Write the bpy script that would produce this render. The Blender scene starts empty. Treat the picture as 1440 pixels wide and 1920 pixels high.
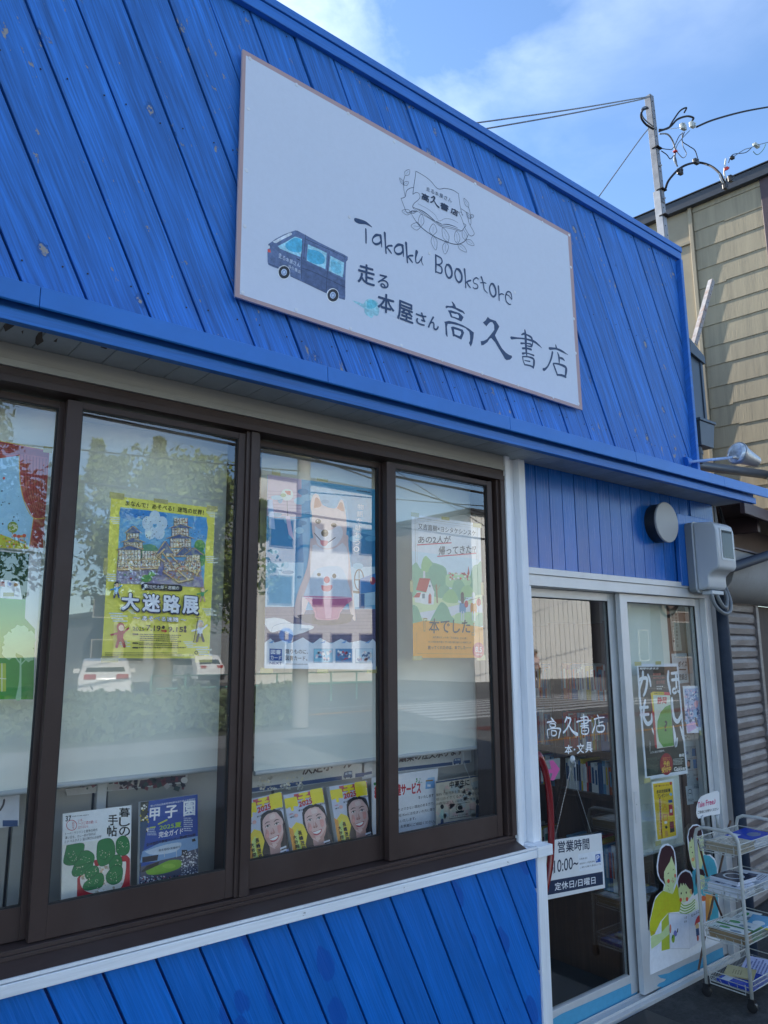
import bpy, bmesh, math, random
from mathutils import Vector, Matrix
from mathutils.geometry import tessellate_polygon
R = math.radians
rnd = random.Random(7)
sc = bpy.context.scene
COL = sc.collection

# ------------------------------------------------------------------ camera
RR = ((0.77990571, -0.62586992, -0.00582531), (0.11036963, 0.1466826, -0.983007), (0.61608898, 0.76600983, 0.18347563))
FPX, EYE = 1410.0, 1.64
CAM = Vector((0, 0, EYE))
cd = bpy.data.cameras.new('camera')
cam = bpy.data.objects.new('camera', cd)
COL.objects.link(cam)
cd.sensor_fit = 'HORIZONTAL'
cd.sensor_width = 36
cd.lens = 36 * FPX / 1440
cd.clip_start = 0.05
cd.clip_end = 2000
cam.matrix_world = Matrix(((RR[0][0], -RR[1][0], -RR[2][0], 0), (RR[0][1], -RR[1][1], -RR[2][1], 0), (RR[0][2], -RR[1][2], -RR[2][2], EYE), (0, 0, 0, 1)))
sc.camera = cam

# ------------------------------------------------------------------ light
SUN_EL, SUN_AZ = R(26), R(-13)         # azimuth from +Y (behind the shop) towards +X
w = bpy.data.worlds.new('World')
sc.world = w
w.use_nodes = True
nt = w.node_tree
nt.nodes.clear()
def N(nt, t, **k):
    n = nt.nodes.new(t)
    for a, b in k.items():
        if a.startswith('i_'):
            n.inputs[a[2:].replace('_', ' ')].default_value = b
        else:
            setattr(n, a, b)
    return n
def mathn(nt, op, a, b=None, c=None, clamp=False):
    n = nt.nodes.new('ShaderNodeMath')
    n.operation = op
    n.use_clamp = clamp
    for i, v in enumerate((a, b, c)):
        if v is None: continue
        if isinstance(v, (int, float)): n.inputs[i].default_value = v
        else: nt.links.new(v, n.inputs[i])
    return n.outputs[0]
sky = N(nt, 'ShaderNodeTexSky', sky_type='NISHITA', sun_disc=False, sun_elevation=SUN_EL, sun_rotation=SUN_AZ, air_density=1.0, dust_density=0.1, ozone_density=4.0)
tc = N(nt, 'ShaderNodeTexCoord')
mp = N(nt, 'ShaderNodeMapping')
mp.inputs['Scale'].default_value = (1.0, 1.0, 2.0)
mp.inputs['Location'].default_value = (2, 7, 3)
mp.inputs['Rotation'].default_value = (0.2, 0.5, 0.3)
n1 = N(nt, 'ShaderNodeTexNoise', i_Scale=3.2, i_Detail=9.0, i_Roughness=0.56, i_Distortion=0.35)
n2 = N(nt, 'ShaderNodeTexNoise', i_Scale=1.2, i_Detail=3.0, i_Roughness=0.5)
nt.links.new(tc.outputs['Generated'], mp.inputs[0])
nt.links.new(mp.outputs[0], n1.inputs['Vector'])
nt.links.new(mp.outputs[0], n2.inputs['Vector'])
cr = N(nt, 'ShaderNodeMapRange')
cr.inputs['From Min'].default_value = 0.43
cr.inputs['From Max'].default_value = 0.74
cr.inputs['To Max'].default_value = 0.62
cr2 = N(nt, 'ShaderNodeMapRange')
cr2.inputs['From Min'].default_value = 0.34
cr2.inputs['From Max'].default_value = 0.60
nt.links.new(n1.outputs['Fac'], cr.inputs[0])
nt.links.new(n2.outputs['Fac'], cr2.inputs[0])
cf = mathn(nt, 'MULTIPLY', cr.outputs[0], cr2.outputs[0])
mx = N(nt, 'ShaderNodeMix', data_type='RGBA')
nt.links.new(cf, mx.inputs[0])
nt.links.new(sky.outputs[0], mx.inputs[6])
mx.inputs[7].default_value = (6.6, 7.3, 8.2, 1)
bg = N(nt, 'ShaderNodeBackground', i_Strength=0.10)
wo = N(nt, 'ShaderNodeOutputWorld')
nt.links.new(mx.outputs[2], bg.inputs[0])
nt.links.new(bg.outputs[0], wo.inputs[0])
sd = bpy.data.lights.new('sun', 'SUN')
sd.energy = 3.8
sd.angle = R(0.5)
sd.color = (1.0, 0.92, 0.80)
sun = bpy.data.objects.new('sun', sd)
COL.objects.link(sun)
sv = Vector((math.sin(SUN_AZ) * math.cos(SUN_EL), math.cos(SUN_AZ) * math.cos(SUN_EL), math.sin(SUN_EL)))
sun.rotation_euler = sv.to_track_quat('Z', 'Y').to_euler()
sun.location = (0, 20, 30)
sc.view_settings.view_transform = 'Standard'
sc.view_settings.look = 'None'
sc.view_settings.gamma = 1
sc.view_settings.use_curve_mapping = False
sc.view_settings.exposure = 1.72

# ------------------------------------------------------------------ pixel -> place helpers (the photograph was used to measure the real planes)
def ray(px, py):
    a, b = (px - 720) / FPX, (py - 960) / FPX
    return Vector([RR[0][i] * a + RR[1][i] * b + RR[2][i] for i in range(3)])
def PY(px, py, y):
    d = ray(px, py); return CAM + d * (y / d.y)
def PX(px, py, x):
    d = ray(px, py); return CAM + d * (x / d.x)
def PZ(px, py, z):
    d = ray(px, py); return CAM + d * ((z - EYE) / d.z)
def RG(px, py, z=0.0, yg=2.3):          # where a thing mirrored in the glass stands on the ground
    d = ray(px, py); t = (z - EYE) / d.z
    return Vector((d.x * t, 2 * yg - d.y * t, z))
def RD(px, py, y, yg=2.3):
    d = ray(px, py); t = (2 * yg - y) / d.y
    return Vector((d.x * t, y, EYE + d.z * t))

# ------------------------------------------------------------------ mesh builder
class MB:
    def __init__(s): s.v = []; s.f = []; s.m = []
    def add(s, vs, fs, mi=0):
        o = len(s.v); s.v += [Vector(p) for p in vs]
        s.f += [tuple(i + o for i in q) for q in fs]; s.m += [mi] * len(fs)
        return s
    def hexa(s, p, mi=0):
        return s.add(p, [(0, 3, 2, 1), (4, 5, 6, 7), (0, 1, 5, 4), (1, 2, 6, 5), (2, 3, 7, 6), (3, 0, 4, 7)], mi)
    def box(s, x0, x1, y0, y1, z0, z1, mi=0):
        return s.hexa([(x0, y0, z0), (x1, y0, z0), (x1, y1, z0), (x0, y1, z0), (x0, y0, z1), (x1, y0, z1), (x1, y1, z1), (x0, y1, z1)], mi)
    def obox(s, c, ax, ay, az, mi=0):     # centre and three half axes
        c, ax, ay, az = map(Vector, (c, ax, ay, az))
        return s.hexa([c - ax - ay - az, c + ax - ay - az, c + ax + ay - az, c - ax + ay - az, c - ax - ay + az, c + ax - ay + az, c + ax + ay + az, c - ax + ay + az], mi)
    def prism(s, poly, d, mi=0):          # closed 3-D polygon pushed along d
        poly = [Vector(p) for p in poly]; d = Vector(d); n = len(poly)
        tris = tessellate_polygon([poly]) if n > 4 else [tuple(range(n))]
        fs = [tuple(t) for t in tris] + [tuple(i + n for i in reversed(t)) for t in tris]
        fs += [(i, (i + 1) % n, (i + 1) % n + n, i + n) for i in range(n)]
        return s.add(poly + [p + d for p in poly], fs, mi)
    def tube(s, pts, r, n=8, mi=0, cap=True):
        pts = [Vector(p) for p in pts]
        rs = r if isinstance(r, (list, tuple)) else [r] * len(pts)
        t0 = (pts[1] - pts[0]).normalized()
        a = t0.orthogonal().normalized(); vs = []
        for i, p in enumerate(pts):
            t = (pts[min(i + 1, len(pts) - 1)] - pts[max(i - 1, 0)]).normalized()
            a = (a - t * a.dot(t)).normalized(); b = t.cross(a)
            vs += [p + (a * math.cos(2 * math.pi * k / n) + b * math.sin(2 * math.pi * k / n)) * rs[i] for k in range(n)]
        fs = [(i * n + k, i * n + (k + 1) % n, (i + 1) * n + (k + 1) % n, (i + 1) * n + k) for i in range(len(pts) - 1) for k in range(n)]
        if cap: fs += [tuple(reversed(range(n))), tuple(range((len(pts) - 1) * n, len(pts) * n))]
        return s.add(vs, fs, mi)
    def lathe(s, prof, c, ax, n=24, mi=0):   # prof: (distance along axis, radius)
        c = Vector(c); ax = Vector(ax).normalized(); a = ax.orthogonal().normalized(); b = ax.cross(a)
        vs = []
        for h, r in prof:
            vs += [c + ax * h + (a * math.cos(2 * math.pi * k / n) + b * math.sin(2 * math.pi * k / n)) * max(r, 1e-4) for k in range(n)]
        m = len(prof)
        fs = [(i * n + k, i * n + (k + 1) % n, (i + 1) * n + (k + 1) % n, (i + 1) * n + k) for i in range(m - 1) for k in range(n)]
        fs += [tuple(reversed(range(n))), tuple(range((m - 1) * n, m * n))]
        return s.add(vs, fs, mi)
    def quad(s, a, b, c, d, mi=0): return s.add([a, b, c, d], [(0, 1, 2, 3)], mi)

ORG = {}
def tag(o, label=None, cat=None, group=None, kind=None):
    for k, v in (('label', label), ('category', cat), ('group', group), ('kind', kind)):
        if v: o[k] = v
    return o
def thing(name, label, cat, loc, group=None):
    o = bpy.data.objects.new(name, None); COL.objects.link(o)
    o.empty_display_size = 0.1
    o.location = loc; ORG[o] = Vector(loc)
    return tag(o, label, cat, group)
def obj(name, mb, mat, parent=None, smooth=False, bev=0, seg=2, org=None, label=None, ang=None):
    me = bpy.data.meshes.new(name)
    og = ORG.get(parent, Vector((0, 0, 0))) if parent else Vector(org or (0, 0, 0))
    me.from_pydata([v - og for v in mb.v], [], mb.f)
    mats = mat if isinstance(mat, (list, tuple)) else [mat]
    for m in mats: me.materials.append(m)
    if len(mats) > 1: me.polygons.foreach_set('material_index', mb.m)
    b = bmesh.new(); b.from_mesh(me)
    bmesh.ops.recalc_face_normals(b, faces=b.faces)
    b.to_mesh(me); b.free()
    if smooth:
        me.polygons.foreach_set('use_smooth', [True] * len(me.polygons))
        if ang: me.set_sharp_from_angle(angle=R(ang))
    o = bpy.data.objects.new(name, me); COL.objects.link(o)
    if parent: o.parent = parent; ORG[o] = og
    else: o.location = og; ORG[o] = og
    if bev:
        md = o.modifiers.new('bevel', 'BEVEL'); md.width = bev; md.segments = seg; md.limit_method = 'ANGLE'; md.angle_limit = R(40)
    if label: o['label'] = label
    return o
def struct(name, mb, mat, **k):
    o = obj(name, mb, mat, **k); o['kind'] = 'structure'; return o

# ------------------------------------------------------------------ materials
def lin(h):
    if isinstance(h, str):
        if len(h) == 4: h = '#' + ''.join(q * 2 for q in h[1:])
        h = h.lstrip('#'); c = [int(h[i:i + 2], 16) / 255 for i in (0, 2, 4)]
    else: c = list(h)
    return tuple(x / 12.92 if x <= 0.04045 else ((x + 0.055) / 1.055) ** 2.4 for x in c)
MATS = {}
def mat(name, col=(0.5, 0.5, 0.5), rough=0.6, metal=0.0, spec=0.5, var=0.12, vs=6.0, bump=0.0, bs=60.0, stretch=(1, 1, 1), dirt=None, dirt_amt=0.3, ds=3.0, coat=0.0, rv=0.1):
    if name in MATS: return MATS[name]
    m = bpy.data.materials.new(name); m.use_nodes = True; nt = m.node_tree
    p = nt.nodes['Principled BSDF']; L = nt.links.new
    geo = N(nt, 'ShaderNodeNewGeometry'); mp = N(nt, 'ShaderNodeMapping')
    mp.inputs['Scale'].default_value = stretch
    oi = N(nt, 'ShaderNodeObjectInfo')
    va = N(nt, 'ShaderNodeVectorMath', operation='ADD')
    sc_ = N(nt, 'ShaderNodeVectorMath', operation='SCALE'); sc_.inputs['Scale'].default_value = 37.0
    cmb = N(nt, 'ShaderNodeCombineXYZ')
    for i in range(3): L(oi.outputs['Random'], cmb.inputs[i])
    L(cmb.outputs[0], sc_.inputs[0])
    L(geo.outputs['Position'], mp.inputs[0]); L(mp.outputs[0], va.inputs[0]); L(sc_.outputs[0], va.inputs[1])
    n1 = N(nt, 'ShaderNodeTexNoise', i_Scale=vs, i_Detail=5.0, i_Roughness=0.6)
    L(va.outputs[0], n1.inputs['Vector'])
    mr = N(nt, 'ShaderNodeMapRange')
    mr.inputs['From Min'].default_value = 0.3; mr.inputs['From Max'].default_value = 0.7
    mr.inputs['To Min'].default_value = 1 - var; mr.inputs['To Max'].default_value = 1 + var
    L(n1.outputs['Fac'], mr.inputs[0])
    mul = N(nt, 'ShaderNodeMix', data_type='RGBA', blend_type='MULTIPLY')
    mul.inputs[0].default_value = 1; mul.inputs[6].default_value = (*col, 1)
    L(mr.outputs[0], mul.inputs[7]); out = mul.outputs[2]
    if dirt:
        n3 = N(nt, 'ShaderNodeTexNoise', i_Scale=ds, i_Detail=8.0, i_Roughness=0.7)
        L(va.outputs[0], n3.inputs['Vector'])
        m3 = N(nt, 'ShaderNodeMapRange')
        m3.inputs['From Min'].default_value = 0.48; m3.inputs['From Max'].default_value = 0.75; m3.inputs['To Max'].default_value = dirt_amt
        L(n3.outputs['Fac'], m3.inputs[0])
        mm = N(nt, 'ShaderNodeMix', data_type='RGBA')
        L(m3.outputs[0], mm.inputs[0]); L(out, mm.inputs[6]); mm.inputs[7].default_value = (*dirt, 1); out = mm.outputs[2]
    L(out, p.inputs['Base Color'])
    r2 = N(nt, 'ShaderNodeMapRange')
    r2.inputs['To Min'].default_value = max(0.02, rough - rv); r2.inputs['To Max'].default_value = min(1, rough + rv)
    L(n1.outputs['Fac'], r2.inputs[0]); L(r2.outputs[0], p.inputs['Roughness'])
    p.inputs['Metallic'].default_value = metal
    p.inputs['Specular IOR Level'].default_value = spec
    p.inputs['Coat Weight'].default_value = coat
    if bump:
        n4 = N(nt, 'ShaderNodeTexNoise', i_Scale=bs, i_Detail=4.0, i_Roughness=0.6)
        L(va.outputs[0], n4.inputs['Vector'])
        b = N(nt, 'ShaderNodeBump', i_Strength=bump, i_Distance=0.003)
        L(n4.outputs['Fac'], b.inputs['Height']); L(b.outputs[0], p.inputs['Normal'])
    MATS[name] = m
    return m
def wood(name, col, tilt, rough=0.5, grain=0.2, bump=0.5, chips=0.0, knots=0.0, patch=0.0, chipcol=(0.33, 0.30, 0.26), horiz=False, spec=0.5, patchcol=None):
    m = bpy.data.materials.new(name); m.use_nodes = True; nt = m.node_tree
    p = nt.nodes['Principled BSDF']; L = nt.links.new
    geo = N(nt, 'ShaderNodeNewGeometry'); oi = N(nt, 'ShaderNodeObjectInfo')
    def dot(v):
        d = N(nt, 'ShaderNodeVectorMath', operation='DOT_PRODUCT'); d.inputs[1].default_value = v
        L(geo.outputs['Position'], d.inputs[0]); return d.outputs['Value']
    c, s = math.cos(tilt), math.sin(tilt)
    acr = dot((0, 0.7, 1)) if horiz else dot((c, 0.7, s))
    alo = dot((1, 0, 0)) if horiz else dot((s, 0, -c))
    acr = mathn(nt, 'ADD', acr, mathn(nt, 'MULTIPLY', oi.outputs['Random'], 13.0))
    alo = mathn(nt, 'ADD', alo, mathn(nt, 'MULTIPLY', oi.outputs['Random'], 41.0))
    def vec(a, b):
        k = N(nt, 'ShaderNodeCombineXYZ')
        L(mathn(nt, 'MULTIPLY', acr, a), k.inputs[0]); L(mathn(nt, 'MULTIPLY', alo, b), k.inputs[1]); return k.outputs[0]
    def noise(v, sc_=1.0, det=4.0, dist=0.0, ro=0.55):
        n = N(nt, 'ShaderNodeTexNoise', i_Scale=sc_, i_Detail=det, i_Roughness=ro, i_Distortion=dist); L(v, n.inputs['Vector']); return n.outputs['Fac']
    def rng(x, a, b, c_, d):
        r = N(nt, 'ShaderNodeMapRange')
        for i, q in enumerate((a, b, c_, d)): r.inputs[i + 1].default_value = q
        L(x, r.inputs[0]); return r.outputs[0]
    warp = noise(vec(6, 1.6), 1.0, 2.0)
    k = N(nt, 'ShaderNodeCombineXYZ')
    L(mathn(nt, 'ADD', mathn(nt, 'MULTIPLY', acr, 150.0), mathn(nt, 'MULTIPLY', warp, 3.5)), k.inputs[0]); L(mathn(nt, 'MULTIPLY', alo, 4.5), k.inputs[1])
    fine = noise(k.outputs[0], 1.0, 3.0)
    k2 = N(nt, 'ShaderNodeCombineXYZ')
    L(mathn(nt, 'ADD', mathn(nt, 'MULTIPLY', acr, 38.0), mathn(nt, 'MULTIPLY', warp, 2.0)), k2.inputs[0]); L(mathn(nt, 'MULTIPLY', alo, 1.6), k2.inputs[1])
    coarse = noise(k2.outputs[0], 1.0, 3.0)
    broad = noise(vec(3.0, 1.2), 1.0, 4.0)
    g = mathn(nt, 'MULTIPLY', rng(fine, 0.3, 0.7, 1 - grain, 1 + grain * 0.8), rng(coarse, 0.3, 0.7, 1 - grain * 0.7, 1 + grain * 0.7))
    g = mathn(nt, 'MULTIPLY', g, rng(broad, 0.3, 0.7, 0.88, 1.10))
    g = mathn(nt, 'MULTIPLY', g, rng(oi.outputs['Random'], 0, 1, 0.90, 1.08))
    mul = N(nt, 'ShaderNodeMix', data_type='RGBA', blend_type='MULTIPLY'); mul.inputs[0].default_value = 1
    mul.inputs[6].default_value = (*col, 1); L(g, mul.inputs[7]); out = mul.outputs[2]
    def over(fac, c_):
        nonlocal out
        x = N(nt, 'ShaderNodeMix', data_type='RGBA'); L(fac, x.inputs[0]); L(out, x.inputs[6]); x.inputs[7].default_value = (*c_, 1); out = x.outputs[2]
    h = mathn(nt, 'ADD', mathn(nt, 'MULTIPLY', fine, 0.7), mathn(nt, 'MULTIPLY', coarse, 0.6))
    if patch:
        vo = N(nt, 'ShaderNodeTexVoronoi', i_Scale=1.0, i_Randomness=1.0); L(vec(9.0, 4.6), vo.inputs['Vector'])
        wob = noise(vec(30, 18), 1.0, 3.0)
        d = mathn(nt, 'ADD', vo.outputs['Distance'], mathn(nt, 'MULTIPLY', wob, 0.22))
        pick = noise(vec(2.2, 1.1), 1.0, 1.0)
        f = mathn(nt, 'MULTIPLY', rng(d, 0.37, 0.40, 1, 0), rng(pick, 0.47, 0.49, 0, patch))
        over(f, patchcol or tuple(x * 0.62 for x in col))
    if knots:
        vo = N(nt, 'ShaderNodeTexVoronoi', i_Scale=1.0, i_Randomness=1.0); L(vec(7.5, 4.6), vo.inputs['Vector'])
        wob = noise(vec(75, 60), 1.0, 3.0)
        sp = N(nt, 'ShaderNodeSeparateColor'); L(vo.outputs['Color'], sp.inputs[0]); on = rng(sp.outputs[0], 0.28, 0.30, 0, 1)
        d = mathn(nt, 'ADD', vo.outputs['Distance'], mathn(nt, 'MULTIPLY', wob, 0.16))
        ring = mathn(nt, 'MULTIPLY', on, rng(d, 0.185, 0.215, 1, 0)); cen = mathn(nt, 'MULTIPLY', on, rng(d, 0.155, 0.17, 1, 0))
        over(mathn(nt, 'MULTIPLY', ring, 0.55), tuple(x * 0.45 for x in col))
        n5 = noise(vec(90, 60), 1.0, 3.0)
        over(mathn(nt, 'MULTIPLY', cen, rng(n5, 0.42, 0.48, 0, knots)), chipcol)
        h = mathn(nt, 'ADD', h, mathn(nt, 'MULTIPLY', ring, -0.8))
    if chips:
        n6 = noise(vec(30, 13), 1.0, 6.0, 0.4, 0.68); n7 = noise(vec(1.7, 1.1), 1.0, 2.0)
        f = mathn(nt, 'MULTIPLY', rng(mathn(nt, 'ADD', n6, mathn(nt, 'MULTIPLY', n7, 0.35)), 0.885 - 0.055 * chips, 0.893 - 0.055 * chips, 0, 1), 0.9)
        over(f, chipcol)
        h = mathn(nt, 'ADD', h, mathn(nt, 'MULTIPLY', f, -0.5))
    L(out, p.inputs['Base Color'])
    L(rng(fine, 0.2, 0.8, rough - 0.08, rough + 0.12), p.inputs['Roughness'])
    p.inputs['Specular IOR Level'].default_value = spec
    b = N(nt, 'ShaderNodeBump', i_Strength=bump, i_Distance=0.0035); L(h, b.inputs['Height']); L(b.outputs[0], p.inputs['Normal'])
    MATS[name] = m
    return m
def glassmat(name, tint, k, ior=1.5, rough=0.0, add=0.0):
    m = bpy.data.materials.new(name); m.use_nodes = True; nt = m.node_tree; nt.nodes.clear(); L = nt.links.new
    fr = N(nt, 'ShaderNodeFresnel', i_IOR=ior); geo = N(nt, 'ShaderNodeNewGeometry')
    f = mathn(nt, 'MULTIPLY', mathn(nt, 'ADD', mathn(nt, 'MULTIPLY', fr.outputs[0], k), add), mathn(nt, 'SUBTRACT', 1.0, geo.outputs['Backfacing']), clamp=True)
    tr = N(nt, 'ShaderNodeBsdfTransparent'); tr.inputs[0].default_value = (*tint, 1)
    gl = N(nt, 'ShaderNodeBsdfGlossy', i_Roughness=rough)
    ns = N(nt, 'ShaderNodeTexNoise', i_Scale=1.3, i_Detail=1.0); L(geo.outputs['Position'], ns.inputs['Vector'])
    b = N(nt, 'ShaderNodeBump', i_Strength=0.06, i_Distance=0.012); L(ns.outputs['Fac'], b.inputs['Height']); L(b.outputs[0], gl.inputs['Normal'])
    mx = N(nt, 'ShaderNodeMixShader'); L(f, mx.inputs[0]); L(tr.outputs[0], mx.inputs[1]); L(gl.outputs[0], mx.inputs[2])
    o = N(nt, 'ShaderNodeOutputMaterial'); L(mx.outputs[0], o.inputs[0])
    MATS[name] = m
    return m
def printmat(name, rough, spec, noise_amt=0.06, grey=None):
    m = bpy.data.materials.new(name); m.use_nodes = True; nt = m.node_tree; p = nt.nodes['Principled BSDF']; L = nt.links.new
    at = N(nt, 'ShaderNodeAttribute', attribute_name='ink'); geo = N(nt, 'ShaderNodeNewGeometry')
    n = N(nt, 'ShaderNodeTexNoise', i_Scale=45.0, i_Detail=5.0, i_Roughness=0.7); L(geo.outputs['Position'], n.inputs['Vector'])
    mr = N(nt, 'ShaderNodeMapRange')
    mr.inputs['From Min'].default_value = 0.3; mr.inputs['From Max'].default_value = 0.7; mr.inputs['To Min'].default_value = 1 - noise_amt; mr.inputs['To Max'].default_value = 1 + noise_amt
    L(n.outputs['Fac'], mr.inputs[0])
    mul = N(nt, 'ShaderNodeMix', data_type='RGBA', blend_type='MULTIPLY'); mul.inputs[0].default_value = 1
    L(at.outputs['Color'], mul.inputs[6]); L(mr.outputs[0], mul.inputs[7]); L(mul.outputs[2], p.inputs['Base Color'])
    p.inputs['Roughness'].default_value = rough; p.inputs['Specular IOR Level'].default_value = spec
    MATS[name] = m
    return m

TILT = R(25.9)
BLUE = (0.024, 0.17, 0.56)
M_up = wood('weathered_blue_boards', BLUE, TILT, rough=0.55, grain=0.34, bump=0.9, chips=1.0, knots=0.95)
M_low = wood('fresh_blue_boards', (0.003, 0.155, 0.58), TILT, rough=0.36, grain=0.16, bump=0.6, patch=0.8, patchcol=(0.002, 0.085, 0.42))
M_vert = wood('glossy_blue_boards', (0.012, 0.12, 0.44), 0.0, rough=0.22, grain=0.03, bump=0.0)
M_trim = wood('blue_trim_wood', (0.022, 0.16, 0.53), 0.0, rough=0.42, grain=0.16, bump=0.5, horiz=True)
M_flash = mat('blue_painted_metal', (0.022, 0.17, 0.56), rough=0.33, var=0.08, vs=5, bump=0.1, bs=30, dirt=(0.02, 0.05, 0.12), dirt_amt=0.2)
M_soffit = mat('grey_painted_soffit', (0.42, 0.46, 0.48), rough=0.6, var=0.1, vs=4, bump=0.2, bs=80, dirt=(0.12, 0.115, 0.11), dirt_amt=0.35, ds=5)
M_frieze = wood('beige_painted_wood', (0.36, 0.35, 0.32), 0.0, rough=0.6, grain=0.05, bump=0.2, horiz=True)
M_white = wood('white_painted_wood', (0.84, 0.86, 0.89), 0.0, rough=0.5, grain=0.05, bump=0.35, chips=0.0)
M_whiteh = wood('white_painted_sill', (0.84, 0.86, 0.89), 0.0, rough=0.5, grain=0.07, bump=0.5, horiz=True, chips=0.9, chipcol=(0.4, 0.4, 0.4))
M_alu = mat('silver_aluminium', (0.62, 0.63, 0.64), rough=0.42, metal=0.25, var=0.07, vs=5, dirt=(0.3, 0.29, 0.27), dirt_amt=0.25)
M_brown = mat('brown_anodised_frame', (0.055, 0.035, 0.031), rough=0.42, spec=0.3, metal=0.0, var=0.15, vs=9, stretch=(0.5, 1, 0.5), dirt=(0.11, 0.10, 0.10), dirt_amt=0.25, ds=4)
M_gasket = mat('black_rubber', (0.012, 0.012, 0.014), rough=0.6)
M_glass = glassmat('window_glass', (1.0, 1.0, 0.99), 2.3, 1.52, add=0.035)
M_dglass = glassmat('door_glass', (0.97, 0.99, 0.98), 2.0, 1.52, add=0.02)
M_blind = mat('roller_blind_fabric', (0.80, 0.84, 0.76), rough=0.85, var=0.05, vs=2.5, bump=0.1, bs=400)
M_blindbar = mat('blind_bar', (0.55, 0.58, 0.58), rough=0.4)
M_board = mat('display_board', (0.42, 0.40, 0.36), rough=0.6, var=0.08, dirt=(0.25, 0.23, 0.2), dirt_amt=0.3)
M_print = printmat('printed_paper', 0.5, 0.4)
M_sign = printmat('sign_print', 0.45, 0.4, 0.02)
M_gloss = printmat('glossy_cover', 0.22, 0.5)
M_water = printmat('watercolour_print', 0.45, 0.4, 0.35)
M_paper = mat('paper', (0.72, 0.73, 0.73), rough=0.6, var=0.05)
M_tape = mat('masking_tape', (0.55, 0.50, 0.22), rough=0.5, var=0.15)
M_darkroom = mat('room_wall', (0.30, 0.27, 0.24), rough=0.8)
M_ceil = mat('room_ceiling', (0.5, 0.5, 0.48), rough=0.8)
M_shelf = wood('brown_shelf_wood', (0.11, 0.055, 0.035), 0.0, rough=0.45, grain=0.2, bump=0.2)
M_steel = mat('galvanised_steel', (0.46, 0.48, 0.50), rough=0.42, metal=0.75, var=0.2, vs=18, dirt=(0.22, 0.20, 0.18), dirt_amt=0.4, ds=9)
M_rust = mat('rusty_steel', (0.34, 0.33, 0.33), rough=0.6, metal=0.3, var=0.25, vs=25, dirt=(0.30, 0.14, 0.06), dirt_amt=0.8, ds=14)
M_cable = mat('black_cable', (0.014, 0.014, 0.017), rough=0.7, spec=0.2)
M_greycable = mat('grey_cable', (0.17, 0.18, 0.19), rough=0.5)
M_wcable = mat('white_wire', (0.55, 0.56, 0.55), rough=0.5)
M_seam = mat('deep_blue_seam', (0.004, 0.022, 0.12), rough=0.8)
M_pipe = mat('navy_pvc_pipe', (0.014, 0.026, 0.050), rough=0.55, spec=0.25, var=0.12, dirt=(0.09, 0.1, 0.12), dirt_amt=0.3)
M_pipe2 = mat('navy_metal_duct', (0.045, 0.07, 0.10), rough=0.4, var=0.12, dirt=(0.12, 0.14, 0.16), dirt_amt=0.3)
M_meter = mat('grey_plastic_box', (0.48, 0.51, 0.54), rough=0.38, var=0.05, dirt=(0.16, 0.16, 0.15), dirt_amt=0.15)
M_meterd = mat('dark_grey_plastic', (0.20, 0.22, 0.24), rough=0.45, var=0.06)
M_ventd = mat('vent_dark_body', (0.02, 0.022, 0.026), rough=0.4)
M_vent = mat('vent_beige_disc', (0.36, 0.36, 0.35), rough=0.45, var=0.04)
M_red = mat('dark_red_handle', (0.20, 0.012, 0.016), rough=0.22, coat=0.5, var=0.1)
M_cart = mat('cream_coated_steel', (0.50, 0.51, 0.49), rough=0.35, var=0.1, dirt=(0.3, 0.27, 0.22), dirt_amt=0.4, ds=12)
M_black = mat('black_plastic', (0.015, 0.015, 0.017), rough=0.45)
M_screw = mat('sign_screw_cap', (0.72, 0.74, 0.78), rough=0.4)
M_siding = mat('olive_beige_siding', (0.35, 0.295, 0.20), rough=0.75, var=0.10, vs=2.0, bump=0.5, bs=22, stretch=(1, 9, 0.5), dirt=(0.13, 0.12, 0.09), dirt_amt=0.5, ds=2.5)
M_sidetrim = mat('olive_beige_trim', (0.34, 0.285, 0.195), rough=0.65, var=0.08)
M_purple = mat('purple_brown_trim', (0.075, 0.048, 0.055), rough=0.5, var=0.12)
M_roofedge = mat('dark_grey_roof_edge', (0.045, 0.05, 0.06), rough=0.45, var=0.15)
M_concrete = mat('weathered_concrete', (0.30, 0.30, 0.30), rough=0.8, var=0.12, bump=0.4, bs=40, dirt=(0.14, 0.13, 0.12), dirt_amt=0.6, ds=3)
M_shutter = mat('brown_shutter_slat', (0.17, 0.145, 0.14), rough=0.5, var=0.15, vs=8, stretch=(0.5, 0.5, 2.5), dirt=(0.42, 0.42, 0.42), dirt_amt=0.45, ds=8)
M_recess = mat('brown_render', (0.12, 0.085, 0.075), rough=0.8, var=0.15)
M_asph = mat('asphalt', (0.030, 0.031, 0.033), rough=0.9, var=0.45, vs=60, bump=1.0, bs=260, dirt=(0.10, 0.10, 0.10), dirt_amt=0.6, ds=9)
M_road = mat('road_asphalt', (0.17, 0.17, 0.168), rough=0.9, var=0.2, vs=0.8, bump=0.5, bs=90)
M_paint = mat('road_paint_white', (0.72, 0.72, 0.70), rough=0.7, var=0.1)
M_orange = mat('road_paint_orange', (0.62, 0.30, 0.06), rough=0.7, var=0.1)
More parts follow.
